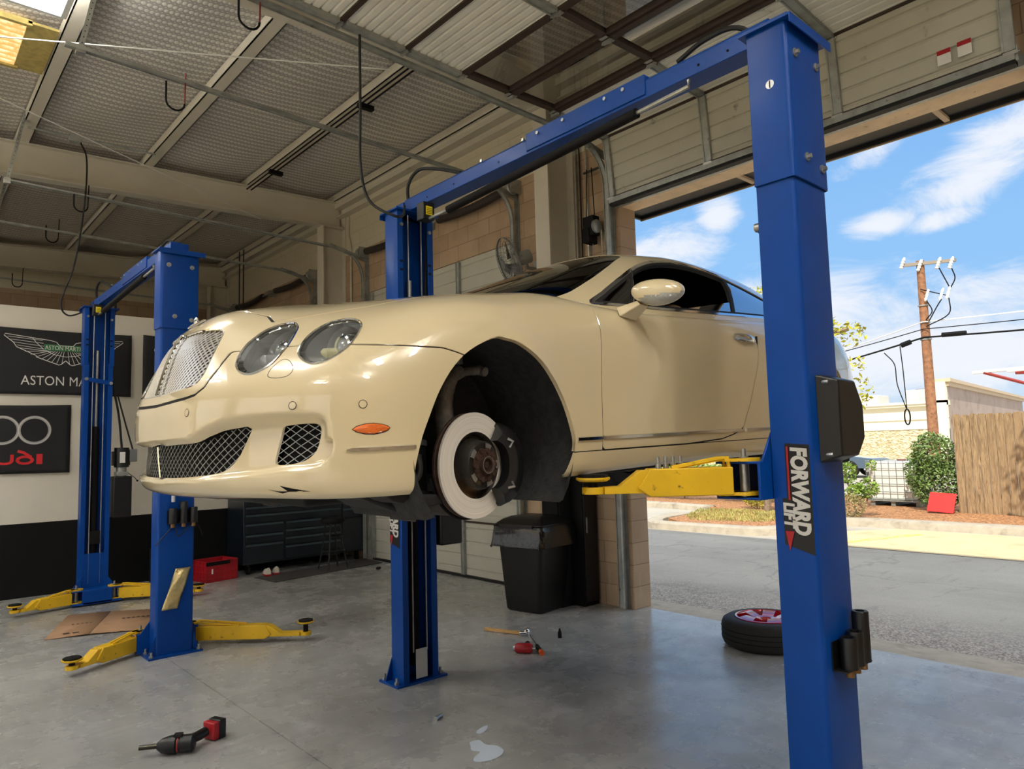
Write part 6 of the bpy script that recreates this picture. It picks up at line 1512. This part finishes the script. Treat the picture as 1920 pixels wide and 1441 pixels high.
spacers(L2,.03,1.02,-1.502,[(-.07,-.045,.12),(.01,-.045,.17),(.085,-.045,.12)],'rack of three black spacer tubes on the column above the cardboard')
# hole in near column sleeve
m=MB(); m.lathe([(0,0),(.018,0)],(-.1515,-1.43,2.98),(-1,0,0),20); m.build('round_hole_plug',STEEL,L1)
m=MB(); m.box(-.153,-.1515,-1.432,-1.428,2.965,2.995); m.build('slot',BLKM,L1)
# syringe in the rack, wires, gold parts pouch hanging on L2's near column
T=thing('syringe','clear plastic syringe standing in the spacer rack of the empty lift','syringe',(1.79-.04,6.02,1.19)); m=MB(); m.cyl((0,0,0),(0,0,.13),.014,12); m.lathe([(.02,.13),(.02,.135),(0,.135)],(0,0,0),(0,0,1),12); m.build('barrel',mat('clear_plastic',srgb(214,218,220),.2,alpha=.75),T); m=MB(); m.cyl((0,0,.13),(0,0,.17),.006,8); m.lathe([(0,.17),(.014,.17),(.014,.175),(0,.175)],(0,0,0),(0,0,1),12); m.build('plunger',WHT,T)
m=MB(); m.tube(crv([(1.63,6.04,.86),(1.70,6.03,.94),(1.76,6.02,1.0),(1.79,6.0,.92),(1.88,6.02,1.0),(1.95,6.05,.99),(1.99,6.06,.90)],6),.004,5); m.build('black_cord',RUB,label='thin black cord looped under the spacer rack of the empty lift',cat='cord')
GOLD=mat('gold_foil_pouch',srgb(206,186,132),.25,.6,noise=.25,nscale=10,bump=.8,bscale=18)
m=MB(); G=[]
for i in range(9):
    r=[]
    for j in range(15):
        u=(i/8-.5); v=j/14; bulge=.022*(1-(2*u)**2)*sin(pi*min(1,v*1.05)); x=u*.13+.14*v*0; r.append((1.845+u*.115-.10*(v)+.0, 6.055-bulge-.006*sin(9*v+7*u), .665-.31*v))
    G.append(r)
m.grid(G); o=m.build('parts_pouch',GOLD,label='gold foil parts pouch hanging on the column of the empty lift',cat='pouch',ang=70); md=o.modifiers.new('s','SOLIDIFY'); md.thickness=.004
m=MB()
# power unit on the far column of L2 and L1
def power_unit(L,x,y,z,lab=None):
    P=bpy.data.objects.new('power_unit',None); COL.objects.link(P); P.parent=L; P.location=(x,y,z)
    m=MB(); m.cyl((0,0,.0),(0,0,.22),.075,20); m.box(-.085,.085,-.02,.09,.02,.18); m.build('motor',BLK,P,bevel=.004)
    m=MB(); m.box(.075,.15,-.05,.03,.06,.20); m.build('capacitor_box',GREYP,P,bevel=.006)
    m=MB(); m.box(-.035,.02,-.078,-.074,.05,.17); m.build('rating_label',WHT,P)
    m=MB(); m.cyl((0,0,-.10),(0,0,0),.055,16); m.box(-.06,.06,-.06,.06,-.09,-.05); m.build('valve_block',GALV,P)
    m=MB(); m.tube([(.05,-.05,-.06),(.12,-.08,-.12),(.14,-.09,-.15)],.004,5); m.ball((.145,-.09,-.155),.012,8); m.build('lowering_lever',BLKM,P)
    m=MB(); m.box(-.095,.095,-.08,.09,-.56,-.10); m.build('oil_tank',BLK,P,bevel=.012)
    m=MB(); m.tube(crv([(.0,0,.22),(-.04,0,.6),(-.13,.0,1.1),(-.12,.0,1.6),(-.10,-.02,1.85),(-.16,-.05,1.95)],6),.012,8); m.tube(crv([(.11,-.01,.2),(.03,0,.5),(-.05,0,.8)],5),.009,6); m.build('hose',RUB,P)
power_unit(L2,.26,1.40,1.44)
power_unit(L1,.26,1.40,1.44)
m=MB(); m.box(-.05,.05,1.335,1.339,.62,.76); m.build('cover_patch',BLKM,L2)
m=MB(); m.box(-.045,.045,1.333,1.337,.03,.22); m.build('white_plate',mat('plate_grey',srgb(190,192,190),.4),L1)
# ------------------------------------------------------------------ overhead bits
def tube_thing(name,label,cat,P,r,mt,n=6,sm_=0,group=None):
    m=MB(); m.tube(crv(P,sm_) if sm_ else P,r,n); return m.build(name,mt,label=label,cat=cat,group=group)
tube_thing('power_cable','thick black cable dropping from the door track to the lift carrying the car','cable',[(2.4,4.2,4.45),(2.4,4.2,3.9),(2.40,4.2,3.5),(2.43,4.14,3.25),(2.52,4.0,3.13),(2.62,4.02,3.15),(2.70,4.12,3.26)],.010,RUB,8,8)
T=thing('conduit_drop','grey conduit under the roof with a box and black cable hanging to the empty lift','cable',(1.55,9.25,5.25))
m=MB(); m.cyl((-.45,0,0),(.85,-.08,0),.012,8); m.build('conduit',GALV,T); m=MB(); m.box(-.06,.06,-.04,.04,-.05,.03); m.build('junction_box',GALV,T,bevel=.004)
m=MB(); m.tube(crv([(.06,0,-.03),(.12,-.05,-.25),(.10,-.1,-.8),(.02,-.1,-1.5),(-.10,-.1,-1.95),(-.03,-.1,-2.1),(.14,-.15,-2.04)],7),.009,6); m.build('black_cable',RUB,T)
tube_thing('rope','pale rope stretched under the roof past the skylight','rope',[(-3.0,8.5,4.75),(.58,6.58,4.86),(3.25,5.15,4.9)],.006,WHT)
tube_thing('rope','pale rope stretched under the roof down to the long white beam','rope',[(-1.5,7.2,4.95),(.72,7.91,4.93),(4.0,9.85,4.93)],.006,WHT)
HK=mat('red_black_hook',srgb(120,30,30),.5)
for i,(x,y,z,lab) in enumerate(((1.66,5.82,4.49,'red and black U-shaped track hook on the track right of the skylight'),(1.62,9.18,4.56,'thin dark U-shaped hook on the track by the long white beam'),(1.60,10.88,4.6,'thin dark U-shaped hook on the track behind the white beam'),(1.60,14.07,4.6,'thin dark U-shaped hook on the farthest track'),(1.72,4.45,4.54,'red and black U-shaped hook at the near track above the hood'))):
    T=thing('track_hook',lab,'hook',(x,y,z),0,None)
    m=MB(); P=[(-.07,0,.03),(-.07,0,-.12)]+[(p.x,p.y,p.z) for p in arc((0,0,-.12),.07,pi,2*pi,8)][1:]+[(.07,0,-.12)]; 
    for a,b in zip(P[:-1],P[1:]): m.bar(a,b,.022,.004,0,up=(0,1,0)) if False else m.tube([a,b],.008,5)
    m.build('black_bend',BLKM,T); m=MB(); m.tube([(.07,0,-.12),(.075,0,.14)],.006,5); m.build('upright',HK if i in (0,4) else BLKM,T)
# perforated angle hangers
for i,(x,y,lab) in enumerate(((1.00,5.84,'perforated steel angle hanging from the purlin to the track beside the skylight'),(.92,9.18,'perforated steel angle hanging in front of the long white beam'),(.98,10.87,'perforated steel angle hanging behind the long white beam'))):
    T=thing('track_hanger',lab,'hanger',(x,y,4.6)); 
    m=MB(); m.bar((0,0,-.02),(.16,0,.85),.035,.003,0,up=(0,1,0)); m.bar((0,.017,-.02),(.16,.017,.85),.003,.035,0,up=(0,1,0)); m.build('angle_bar',GALV,T)
    m=MB()
    for k in range(18):
        t_=k/18; p=Vector((0,-.003,-.02)).lerp(Vector((.16,-.003,.85)),t_); m.lathe([(0,0),(.005,0)],p,(0,-1,0),6)
    m.build('hole',BLKM,T)
    m=MB(); m.box(-.03,.03,-.025,.025,-.06,-.0); m.build('clip',STEEL,T)
# black hoses / rails along purlins
for i,dx in enumerate((-.03,.03)):
    tube_thing('ceiling_pipe','pair of thin black pipes running under the roof purlin above the car','pipe',[(3.80+dx,5.2,5.31),(3.80+dx,9.8,5.31)],.011,BLKM,group='black pipes under the purlin')
    tube_thing('ceiling_pipe','pair of thin dark rods hanging vertically behind the long white beam','pipe',[(4.93,12.95+.20*i,5.35),(4.93,12.95+.20*i,3.2)],.012,RUST,group='dark vertical rods')
for i,y in enumerate((6.55,8.9)):
    m=MB(); m.box(3.72,3.90,y-.03,y+.03,5.25,5.30); m.build('pipe_clamp',BLKM,label=('black clamp block holding the two pipes above the hood' if i==0 else 'black clamp block holding the two pipes near the long white beam'),cat='clamp')
for i,(y,r) in enumerate(((4.90,.014),(4.84,.010),(4.75,.010))):
    tube_thing('wall_conduit','grey and black conduits running up the brown wall beside the column','conduit',[(5.33,y,2.0),(5.33,y,3.4),(5.33,y-.0,4.6),(5.30,y+.03,5.2)],r,GALV if i!=1 else RUB,group='conduits beside the column')
tube_thing('wall_conduit','thin pipe down the cream wall left of the closed bay door','conduit',[(5.34,9.72,5.2),(5.34,9.74,4.9),(5.34,9.66,4.7),(5.34,9.66,2.9)],.014,WPNT)
# wall fan
fan=thing('wall_fan','dark grey caged wall fan between the closed door and the column','fan',(4.92,5.50,3.50))
m=MB(); A=Vector((-.82,.35,-.35)).normalized()
m.lathe([(.27,.0),(.275,.01),(.27,.02)],(0,0,0),A,40,closed=True)
u=A.orthogonal().normalized(); v=A.cross(u)
for k in range(30):
    a=2*pi*k/30; d_=u*cos(a)+v*sin(a); m.tube([d_*.04+A*.085,d_*.15+A*.075,d_*.24+A*.045,d_*.272+A*.01,d_*.26-A*.05,d_*.13-A*.075,d_*.05-A*.08],.0022,4)
for r,h in ((.10,.08),(.17,.068),(.23,.048)): m.lathe([(r,h),(r+.003,h+.002),(r+.003,h)],(0,0,0),A,36,closed=True)
m.lathe([(0,.088),(.05,.088),(.05,.08)],(0,0,0),A,16); m.build('cage',GREYP,fan,ang=70)
m=MB()
for k in range(3):
    a=2*pi*k/3; G=[]
    for i in range(7):
        r=.04+.19*i/6; row=[]
        for j in range(5): 
            t_=a+(-.35+.7*j/4)*(1-.25*i/6); row.append((u*cos(t_)+v*sin(t_))*r+A*(.03-.06*j/4))
        G.append(row)
    m.grid(G)
m.build('blades',mat('fan_grey',srgb(88,86,82),.5),fan)
m=MB(); m.cyl(-A*.04,-A*.24,.075,18); m.build('fan_motor',mat('motor_grey',srgb(150,148,140),.5),fan,bevel=.01)
m=MB(); m.tube([-A*.18,Vector((.25,.0,-.02)),Vector((.42,.0,-.02))],.022,8); m.box(.40,.44,-.06,.06,-.10,.08); m.build('wall_bracket',GALV,fan)
# red air hose and the dark cabinet beside the bin
tube_thing('air_hose','red hose hanging in a loop on the brown wall above the bin','hose',[(5.33,5.35,1.45),(5.30,5.45,1.25),(5.30,5.42,1.08),(5.30,5.28,1.05),(5.32,5.22,1.2),(5.33,5.25,1.45)],.009,RED,6,6)
T=thing('tall_cabinet','tall narrow black cabinet against the brown wall behind the bin','cabinet',(5.24,4.86,0))
m=MB(); m.box(-.10,.10,-.07,.08,.0,1.75); m.build('body',BLKM,T,bevel=.006); m=MB(); m.box(-.09,.09,-.085,-.07,.04,1.72); m.build('door',BLK,T,bevel=.003); m=MB(); m.box(-.07,-.06,-.10,-.085,.7,.85); m.build('handle',GREYP,T)
m=MB(); m.box(4.95,4.968,4.945,5.155,0,1.9); m.box(4.968,5.30,4.93,4.943,0,1.9); m.build('trim_90',BLKM,kind='structure')
# ------------------------------------------------------------------ floor standing things
bn_=thing('wheeled_bin','black wheeled trash bin with a black liner folded over its rim','trash bin',(4.80,5.12,0),radians(10))
m=MB()
def rr(hx,hy,r,z,n=4):
    o=[]
    for sx,sy,a0 in ((1,1,0),(-1,1,pi/2),(-1,-1,pi),(1,-1,3*pi/2)):
        for k in range(n+1): a=a0+pi/2*k/n; o.append((sx*(hx-r)+r*cos(a),sy*(hy-r)+r*sin(a),z))
    return o
R_=[rr(.20,.20,.05,.0),rr(.215,.215,.05,.02),rr(.255,.265,.05,.68),rr(.275,.285,.05,.70),rr(.275,.285,.05,.80)]
n=len(R_[0]); vs=[p for r in R_ for p in r]; m.add(vs,[(k*n+i,k*n+(i+1)%n,(k+1)*n+(i+1)%n,(k+1)*n+i) for k in range(len(R_)-1) for i in range(n)]+[tuple(range(n))]); m.build('bin_body',BLK,bn_)
m=MB(); R_=[rr(.27,.29,.05,.80),rr(.275,.295,.05,.815),rr(.22,.24,.05,.86),rr(.16,.18,.04,.885)]; vs=[p for r in R_ for p in r]; m.add(vs,[(k*n+i,k*n+(i+1)%n,(k+1)*n+(i+1)%n,(k+1)*n+i) for k in range(3) for i in range(n)]+[tuple(range(3*n,4*n))]); m.box(-.30,-.24,-.2,.2,.79,.82); m.build('bin_lid',BLK,bn_,bevel=.004)
m=MB(); rb_=random.Random(4); R_=[]
for k,z in enumerate((.80,.77,.72,.67,.62,.605)):
    o=rr(.282+.006*k,.292+.006*k,.05,z,5); R_.append([(p[0]*(1+rb_.uniform(-.02,.03)),p[1]*(1+rb_.uniform(-.02,.03)),p[2]+(rb_.uniform(-.018,.012) if k>1 else 0)) for p in o])
n2=len(R_[0]); vs=[p for r in R_ for p in r]; m.add(vs,[(k*n2+i,k*n2+(i+1)%n2,(k+1)*n2+(i+1)%n2,(k+1)*n2+i) for k in range(5) for i in range(n2)]); m.build('liner_bag',mat('shiny_black_bag',srgb(14,14,15),.14,0,.6,bump=1.,bscale=9),bn_,ang=25)
for s in (-1,1):
    m=MB(); m.lathe([(0,-.02),(.05,-.02),(.068,-.015),(.072,0),(.068,.015),(.05,.02),(0,.02)],(.20,s*.19,.072),(0,1,0),20); m.lathe([(0,.025),(.014,.025),(.014,.0)],(.20,s*.20-.01,.072),(0,s,0),10); m.build('wheel',BLK,bn_)
# mounted-flat spare wheel in the doorway
wh=thing('spare_wheel','red five-spoke wheel with a black tyre lying flat by the open bay','wheel',(5.12,2.90,0))
m=MB(); m.lathe([(.215,.02),(.23,.0),(.28,-.0),(.315,.02),(.328,.05),(.33,.105),(.328,.16),(.315,.19),(.28,.21),(.23,.21),(.215,.19)],(0,0,0),(0,0,1),64,closed=True); 
for z in (.07,.105,.14): m.lathe([(.329,z-.004),(.331,z-.003),(.331,z+.003),(.329,z+.004)],(0,0,0),(0,0,1),64,1)
m.build('tyre',[TYRE,BLKM],wh,ang=50)
WR=mat('red_wheel_paint',srgb(176,20,34),.2,.2,1.)
m=MB(); m.lathe([(.222,.19),(.225,.215),(.212,.218),(.200,.20),(.195,.05)],(0,0,0),(0,0,1),48); m.lathe([(0,.165),(.03,.165),(.04,.200),(.068,.205),(.085,.195),(.085,.12)],(0,0,0),(0,0,1),36)
for k in range(5):
    a=2*pi*k/5+.3; c,s=cos(a),sin(a); P=[(.06,-.040,.195),(.06,.040,.195),(.14,.048,.228),(.14,-.048,.228),(.208,-.085,.208),(.208,.085,.208)]
    Q=[(x*c-y*s,x*s+y*c,z) for x,y,z in P]; lo_=[(x,y,z-.05) for x,y,z in Q]
    m.add(Q+lo_,[(0,3,2,1),(3,4,5,2),(0,6,9,3),(3,9,10,4),(1,2,8,7),(2,5,11,8)])
m.build('rim',WR,wh,ang=40)
m=MB(); m.lathe([(.195,.05),(0,.05)],(0,0,0),(0,0,1),40); m.build('rim_back',mat('dark_red',srgb(84,10,16),.4),wh)
# cardboard sheets
CDB=mat('cardboard',srgb(160,126,96),.85,noise=.06,nscale=5,dirt=srgb(120,92,70),dscale=4,dlo=.55,dhi=.75)
cb=thing('cardboard_sheet','opened flat cardboard box lying on the floor behind the column','cardboard',(1.62,7.68,0))
m=MB(); Z=.006
m.add([(1.12-1.62,7.40-7.68,Z),(1.46-1.62,8.34-7.68,Z+.004),(1.80-1.62,8.17-7.68,Z+.012),(1.44-1.62,7.29-7.68,Z+.012)],[(3,2,1,0)]); m.add([(1.445-1.62,7.29-7.68,Z+.012),(1.805-1.62,8.16-7.68,Z+.012),(2.25-1.62,7.92-7.68,Z),(1.95-1.62,7.08-7.68,Z)],[(3,2,1,0)]); o=m.build('panel',CDB,cb); md=o.modifiers.new('s','SOLIDIFY'); md.thickness=.005
m=MB()
for px,py,w_ in ((-.35,-.24,.05),(-.28,-.27,.05)): m.box(px,px+w_,py,py+.05,.0145,.0155)
for k in range(6): m.box(-.22+.035*k,-.20+.035*k,.12+.012*k*-1,.15-.012*k,.0155,.0165)
for k in range(8): m.box(.18+.04*k,.205+.04*k,.02-.012*k,.06-.012*k,.0155,.0165)
m.build('printed_marks',mat('box_print',srgb(70,52,40),.8),cb)
# red crate
cr=thing('crate','red plastic crate with a black rim grip beside the dark tool cabinet','crate',(3.20,9.28,0),radians(10))
m=MB(); 
w_,d2,h=.20,.17,.25
for (x0_,x1_,y0_,y1_) in ((-w_,w_,-d2,-d2+.008),(-w_,w_,d2-.008,d2),(-w_,-w_+.008,-d2,d2),(w_-.008,w_,-d2,d2)): m.box(x0_,x1_,y0_,y1_,.0,h)
m.box(-w_,w_,-d2,d2,0,.008)
for z in (.03,.11,.19,h-.01): 
    m.box(-w_-.008,w_+.008,-d2-.008,-d2,z,z+.012); m.box(-w_-.008,w_+.008,d2,d2+.008,z,z+.012); m.box(-w_-.008,-w_,-d2,d2,z,z+.012); m.box(w_,w_+.008,-d2,d2,z,z+.012)
for k in range(7): x=-w_+.4*k/6; m.box(x-.004,x+.004,-d2-.008,-d2,.0,h)
for k in range(6): y=-d2+.34*k/5; m.box(-w_-.008,-w_,y-.004,y+.004,0,h); m.box(w_,w_+.008,y-.004,y+.004,0,h)
m.build('crate_body',RED,cr); m=MB(); m.box(-w_-.01,w_*.5,-d2-.012,-d2-.008,h-.05,h-.005); m.build('black_grip',BLKM,cr); m=MB(); m.box(-.14,-.12,-d2-.010,-d2-.008,.10,.16); m.build('white_tag',WHT,cr)
# mat, shoes
m=MB(); m.prism([(3.58,8.98),(3.63,8.45),(5.28,8.72),(5.28,9.2)],(0,0,.001),(1,0,0),(0,1,0),(0,0,1),.008); m.build('floor_mat',mat('grey_mat',srgb(62,60,60),.9,noise=.15,nscale=20),label='dark grey rubber mat in front of the tool cabinet',cat='mat')
for i,(x,y,a,lab) in enumerate(((3.76,9.02,.35,'white and red shoe standing on edge nearest the crate, left of its pair'),(3.90,9.06,.2,'white and red shoe lying flat right of its pair on the mat'))):
    T=thing('shoe',lab,'shoe',(x,y,.009),a+1.0)
    m=MB(); R_=[]
    for k in range(9):
        t_=k/8; hw=.040*(.75+.45*sin(pi*min(1,t_*1.15))) if t_<.98 else .02; hh=.085-.045*t_
        R_.append([(-.12+.24*t_,hw*cos(b),.022+max(0,sin(b))*hh-(0 if sin(b)>0 else .002)) for b in [pi*j/8 for j in range(9)]])
    m.grid(R_); m.add(R_[0],[tuple(range(9))]); m.add(R_[-1],[tuple(range(8,-1,-1))]); m.build('upper',mat('shoe_white',srgb(214,208,196),.6) if i==0 else bpy.data.materials['shoe_white'],T,ang=60)
    m=MB(); m.prism([(-.125,-.04),(.0,-.05),(.10,-.04),(.125,0),(.10,.04),(0,.05),(-.125,.04)],(0,0,0),(1,0,0),(0,1,0),(0,0,1),.022); m.build('sole',RED,T,bevel=.004)
# dark tool cabinet
NAVY=mat('dark_navy_enamel',srgb(20,30,40),.35,.2,.3)
tc_=thing('tool_cabinet','wide dark navy roller tool cabinet with many drawers against the black wall','tool cabinet',(4.30,9.50,0))
m=MB(); m.box(-.76,.98,-.27,.30,.13,1.06); m.build('cabinet_body',NAVY,tc_,bevel=.006)
PULL=mat('dark_drawer_pull',srgb(62,78,88),.35,.4)
def drawer(x0_,x1_,z0,z1):
    d_=bpy.data.objects.new('drawer',None); COL.objects.link(d_); d_.parent=tc_
    m=MB(); m.box(x0_,x1_,-.290,-.268,z0,z1-.028); m.build('drawer_front',NAVY,d_,bevel=.003)
    m=MB(); m.prism([(-.305,z1-.03),(-.290,z1-.008),(-.268,z1-.008),(-.268,z1-.028),(-.290,z1-.03)],(x0_,0,0),(0,1,0),(0,0,1),(1,0,0),x1_-x0_); m.build('drawer_pull',PULL,d_)
for z0,z1 in ((.97,1.05),(.88,.96),(.78,.87),(.66,.77)): drawer(-.74,.60,z0,z1)
for z0,z1 in ((.52,.65),(.40,.51),(.16,.39)): drawer(-.74,-.24,z0,z1)
for z0,z1 in ((.55,.65),(.45,.54),(.34,.44),(.16,.33)): drawer(-.20,.60,z0,z1)
for z0,z1 in ((.90,1.04),(.76,.89),(.62,.75)): drawer(.64,.96,z0,z1)
m=MB(); m.box(.64,.96,-.288,-.268,.15,.60); m.build('cabinet_door',NAVY,tc_,bevel=.003)
for x in (-.68,.9):
    for y in (-.2,.22):
        m=MB(); m.cyl((x-.015,y,.055),(x+.015,y,.055),.055,18); m.box(x-.02,x+.02,y-.03,y+.03,.08,.13); m.build('caster',BLK,tc_)
# low black box under the wall, left of the crate
m=MB(); m.box(2.56,2.92,9.35,9.75,0,.42); m.build('storage_box',BLKM,label='low black storage box against the black wall behind the red crate',cat='box',bevel=.015)
m=MB(); m.lathe([(0,0),(.033,0),(.035,.01),(.035,.15),(.02,.175),(.012,.18),(.012,.2),(0,.2)],(2.66,9.45,.42),(0,0,1),16); m.build('spray_bottle',mat('bottle_cream',srgb(206,202,180),.5),label='small pale bottle standing on the black storage box',cat='bottle')
# bar stool
st=thing('bar_stool','round black backed stool with metal legs in front of the tool cabinet','stool',(4.57,8.80,.009))
m=MB(); m.lathe([(0,.60),(.13,.60),(.155,.61),(.16,.635),(.145,.665),(0,.67)],(0,0,0),(0,0,1),28); m.build('seat',BLKM,st)
LEGM=mat('stool_black_metal',srgb(52,54,56),.3,.6)
for k in range(4):
    a=pi/4+pi/2*k; m=MB(); m.tube(crv([(.10*cos(a),.10*sin(a),.60),(.13*cos(a),.13*sin(a),.35),(.165*cos(a),.165*sin(a),.15),(.20*cos(a),.20*sin(a),0)],5),.011,8); m.build('leg',LEGM,st)
for r,z in ((.15,.24),(.125,.42)):
    m=MB(); m.lathe([(r-.008,z),(r,z+.008),(r+.008,z),(r,z-.008)],(0,0,0),(0,0,1),30,closed=True); m.build('foot_ring',LEGM,st)
# ------------------------------------------------------------------ tools on the floor
T=thing('wooden_stick','flat wooden handle lying on the floor beside the steel breaker bar','tool',(3.95,4.64,.0)); m=MB(); m.bar((-.02,.20,.012),(.10,-.17,.014),.035,.022); m.build('stick',mat('pale_wood',srgb(206,164,104),.6,noise=.1,nscale=14),T,bevel=.003)
T=thing('breaker_bar','steel breaker bar with a black grip and orange end on the floor','tool',(4.04,4.41,0))
m=MB(); m.cyl((0,0,.02),(-.23,-.36,.016),.0075,10); m.build('bar_shaft',CHR,T)
m=MB(); m.cyl((-.19,-.30,.018),(-.27,-.425,.018),.017,12); m.build('grip',BLKM,T)
m=MB(); m.cyl((-.268,-.422,.018),(-.295,-.465,.018),.019,12); m.build('orange_end',mat('orange_plastic',srgb(226,96,34),.4),T)
m=MB(); m.ball((.01,.03,.03),.03,12,0,(1.1,.8,1)); m.cyl((.0,.02,.02),(-.03,.07,.02),.02,10); m.build('bar_head',CHR,T)
T=thing('impact_wrench','small red impact wrench with a black handle beside the breaker bar','power tool',(3.70,4.09,0),radians(-52))
m=MB(); m.lathe([(.0,-.07),(.028,-.07),(.036,-.055),(.038,.04),(.03,.06),(0,.06)],(0,0,.038),(1,0,0),18); m.build('motor_body',RED,T); 
m=MB(); m.lathe([(0,.06),(.014,.06),(.014,.085),(0,.085)],(0,0,.038),(1,0,0),12); m.lathe([(0,-.085),(.02,-.085),(.024,-.07)],(0,0,.038),(1,0,0),12); m.build('anvil',STEEL,T)
m=MB(); m.tube([(-.01,.02,.04),(.0,.10,.03),(.0,.15,.03)],[.018,.017,.022],12); m.build('handle',BLK,T)
T=thing('impact_wrench','large black and red cordless impact wrench lying on the near floor','power tool',(1.24,4.08,0),radians(-30))
m=MB(); m.lathe([(0,-.115),(.018,-.113),(.036,-.09),(.046,-.05),(.047,-.02),(.040,-.015),(.040,.0),(.044,.005),(.044,.06),(.030,.072),(0,.072)],(0,0,.047),(1,0,0),24); m.box(-.03,.01,-.02,.02,.088,.10); m.build('motor_body',BLK,T)
m=MB(); m.cyl((-.20,0,.047),(-.11,0,.047),.0125,14); m.build('socket',mat('dark_steel',srgb(66,64,56),.3,.9),T)
m=MB(); m.lathe([(.0415,-.012),(.0425,-.009),(.0415,-.006)],(0,0,.047),(1,0,0),24); m.build('red_ring',RED,T)
m=MB(); m.tube(crv([(.03,.03,.05),(.07,.08,.05),(.10,.12,.055)],4),[.026]*9,12); m.build('grip',BLK,T)
m=MB(); M4=Matrix.Translation((.125,.15,.0))@Matrix.Rotation(.9,4,'Z'); m.box(-.022,.015,-.045,.045,.005,.095,0,M4); m.build('battery_mount',RED,T,bevel=.006)
m=MB(); m.box(.015,.06,-.045,.045,.0,.10,0,M4); m.build('battery',BLK,T,bevel=.006)
def small(name,lab,cat,f): m=MB(); mt=f(m); return m.build(name,mt,label=lab,cat=cat)
small('socket','small black socket standing upright on the floor right of the tools','socket',lambda m:(m.lathe([(0,0),(.016,0),(.016,.04),(.010,.055),(.006,.075),(0,.075)],(4.19,4.20,0),(0,0,1),12),BLKM)[1])
small('socket','small steel socket lying on the floor right of the column base','socket',lambda m:(m.cyl((2.45,3.48,.012),(2.50,3.50,.012),.012,10),m.cyl((2.44,3.475,.012),(2.455,3.481,.012),.015,10),STEEL)[-1])
small('bolt','dark bolt lying on the floor in front of the open bay','bolt',lambda m:(m.cyl((3.15,1.70,.008),(3.19,1.72,.008),.008,8),m.cyl((3.14,1.695,.010),(3.152,1.70,.010),.014,6),BLKM)[-1])
small('rubber_scrap','small black rubber scrap on the floor beside the closed bay door','scrap',lambda m:(m.ball((4.95,8.28,.02),.035,8,0,(1.2,.8,.6)),RUB)[1])
# white paint spots on the floor
WP=mat('white_paint_spot',srgb(214,226,240),.4)
def spot(cx_,cy_,pts,lab):
    m=MB(); P=sm(pts,4); m.add([(cx_+a,cy_+b,.0015) for a,b in P],[tuple(range(len(P)))]); m.build('paint_spot',WP,label=lab,cat='paint mark')
a1=[floor_ for floor_ in ((2.53,3.20),(2.60,3.21),(2.57,3.17),(2.50,3.15),(2.49,3.18))]
spot(0,0,[(2.50,3.175),(2.545,3.205),(2.61,3.215),(2.57,3.17),(2.51,3.15)],'small white paint spot on the floor, farther of two')
spot(0,0,[(2.40,3.10),(2.45,3.09),(2.44,3.02),(2.47,2.97),(2.46,2.90),(2.40,2.86),(2.32,2.86),(2.27,2.90),(2.30,2.94),(2.36,2.97),(2.34,3.01),(2.37,3.06)],'large white paint spot on the floor, nearer of two')
# drilled studs standing on the yellow arm
for i in range(4):
    t_=i/3; p=Vector((2.438,1.72,1.447)).lerp(Vector((2.31,1.735,1.447)),t_)
    T=thing('lug_stud','row of four small steel lug bolts standing on the yellow lift arm','bolt',tuple(p),0,'lug bolts on the lift arm')
    m=MB(); m.lathe([(0,0),(.011,0),(.012,.022),(.008,.026),(.0075,.05),(0,.05)],(0,0,0),(0,0,1),10); m.build('bolt',STEEL,T)
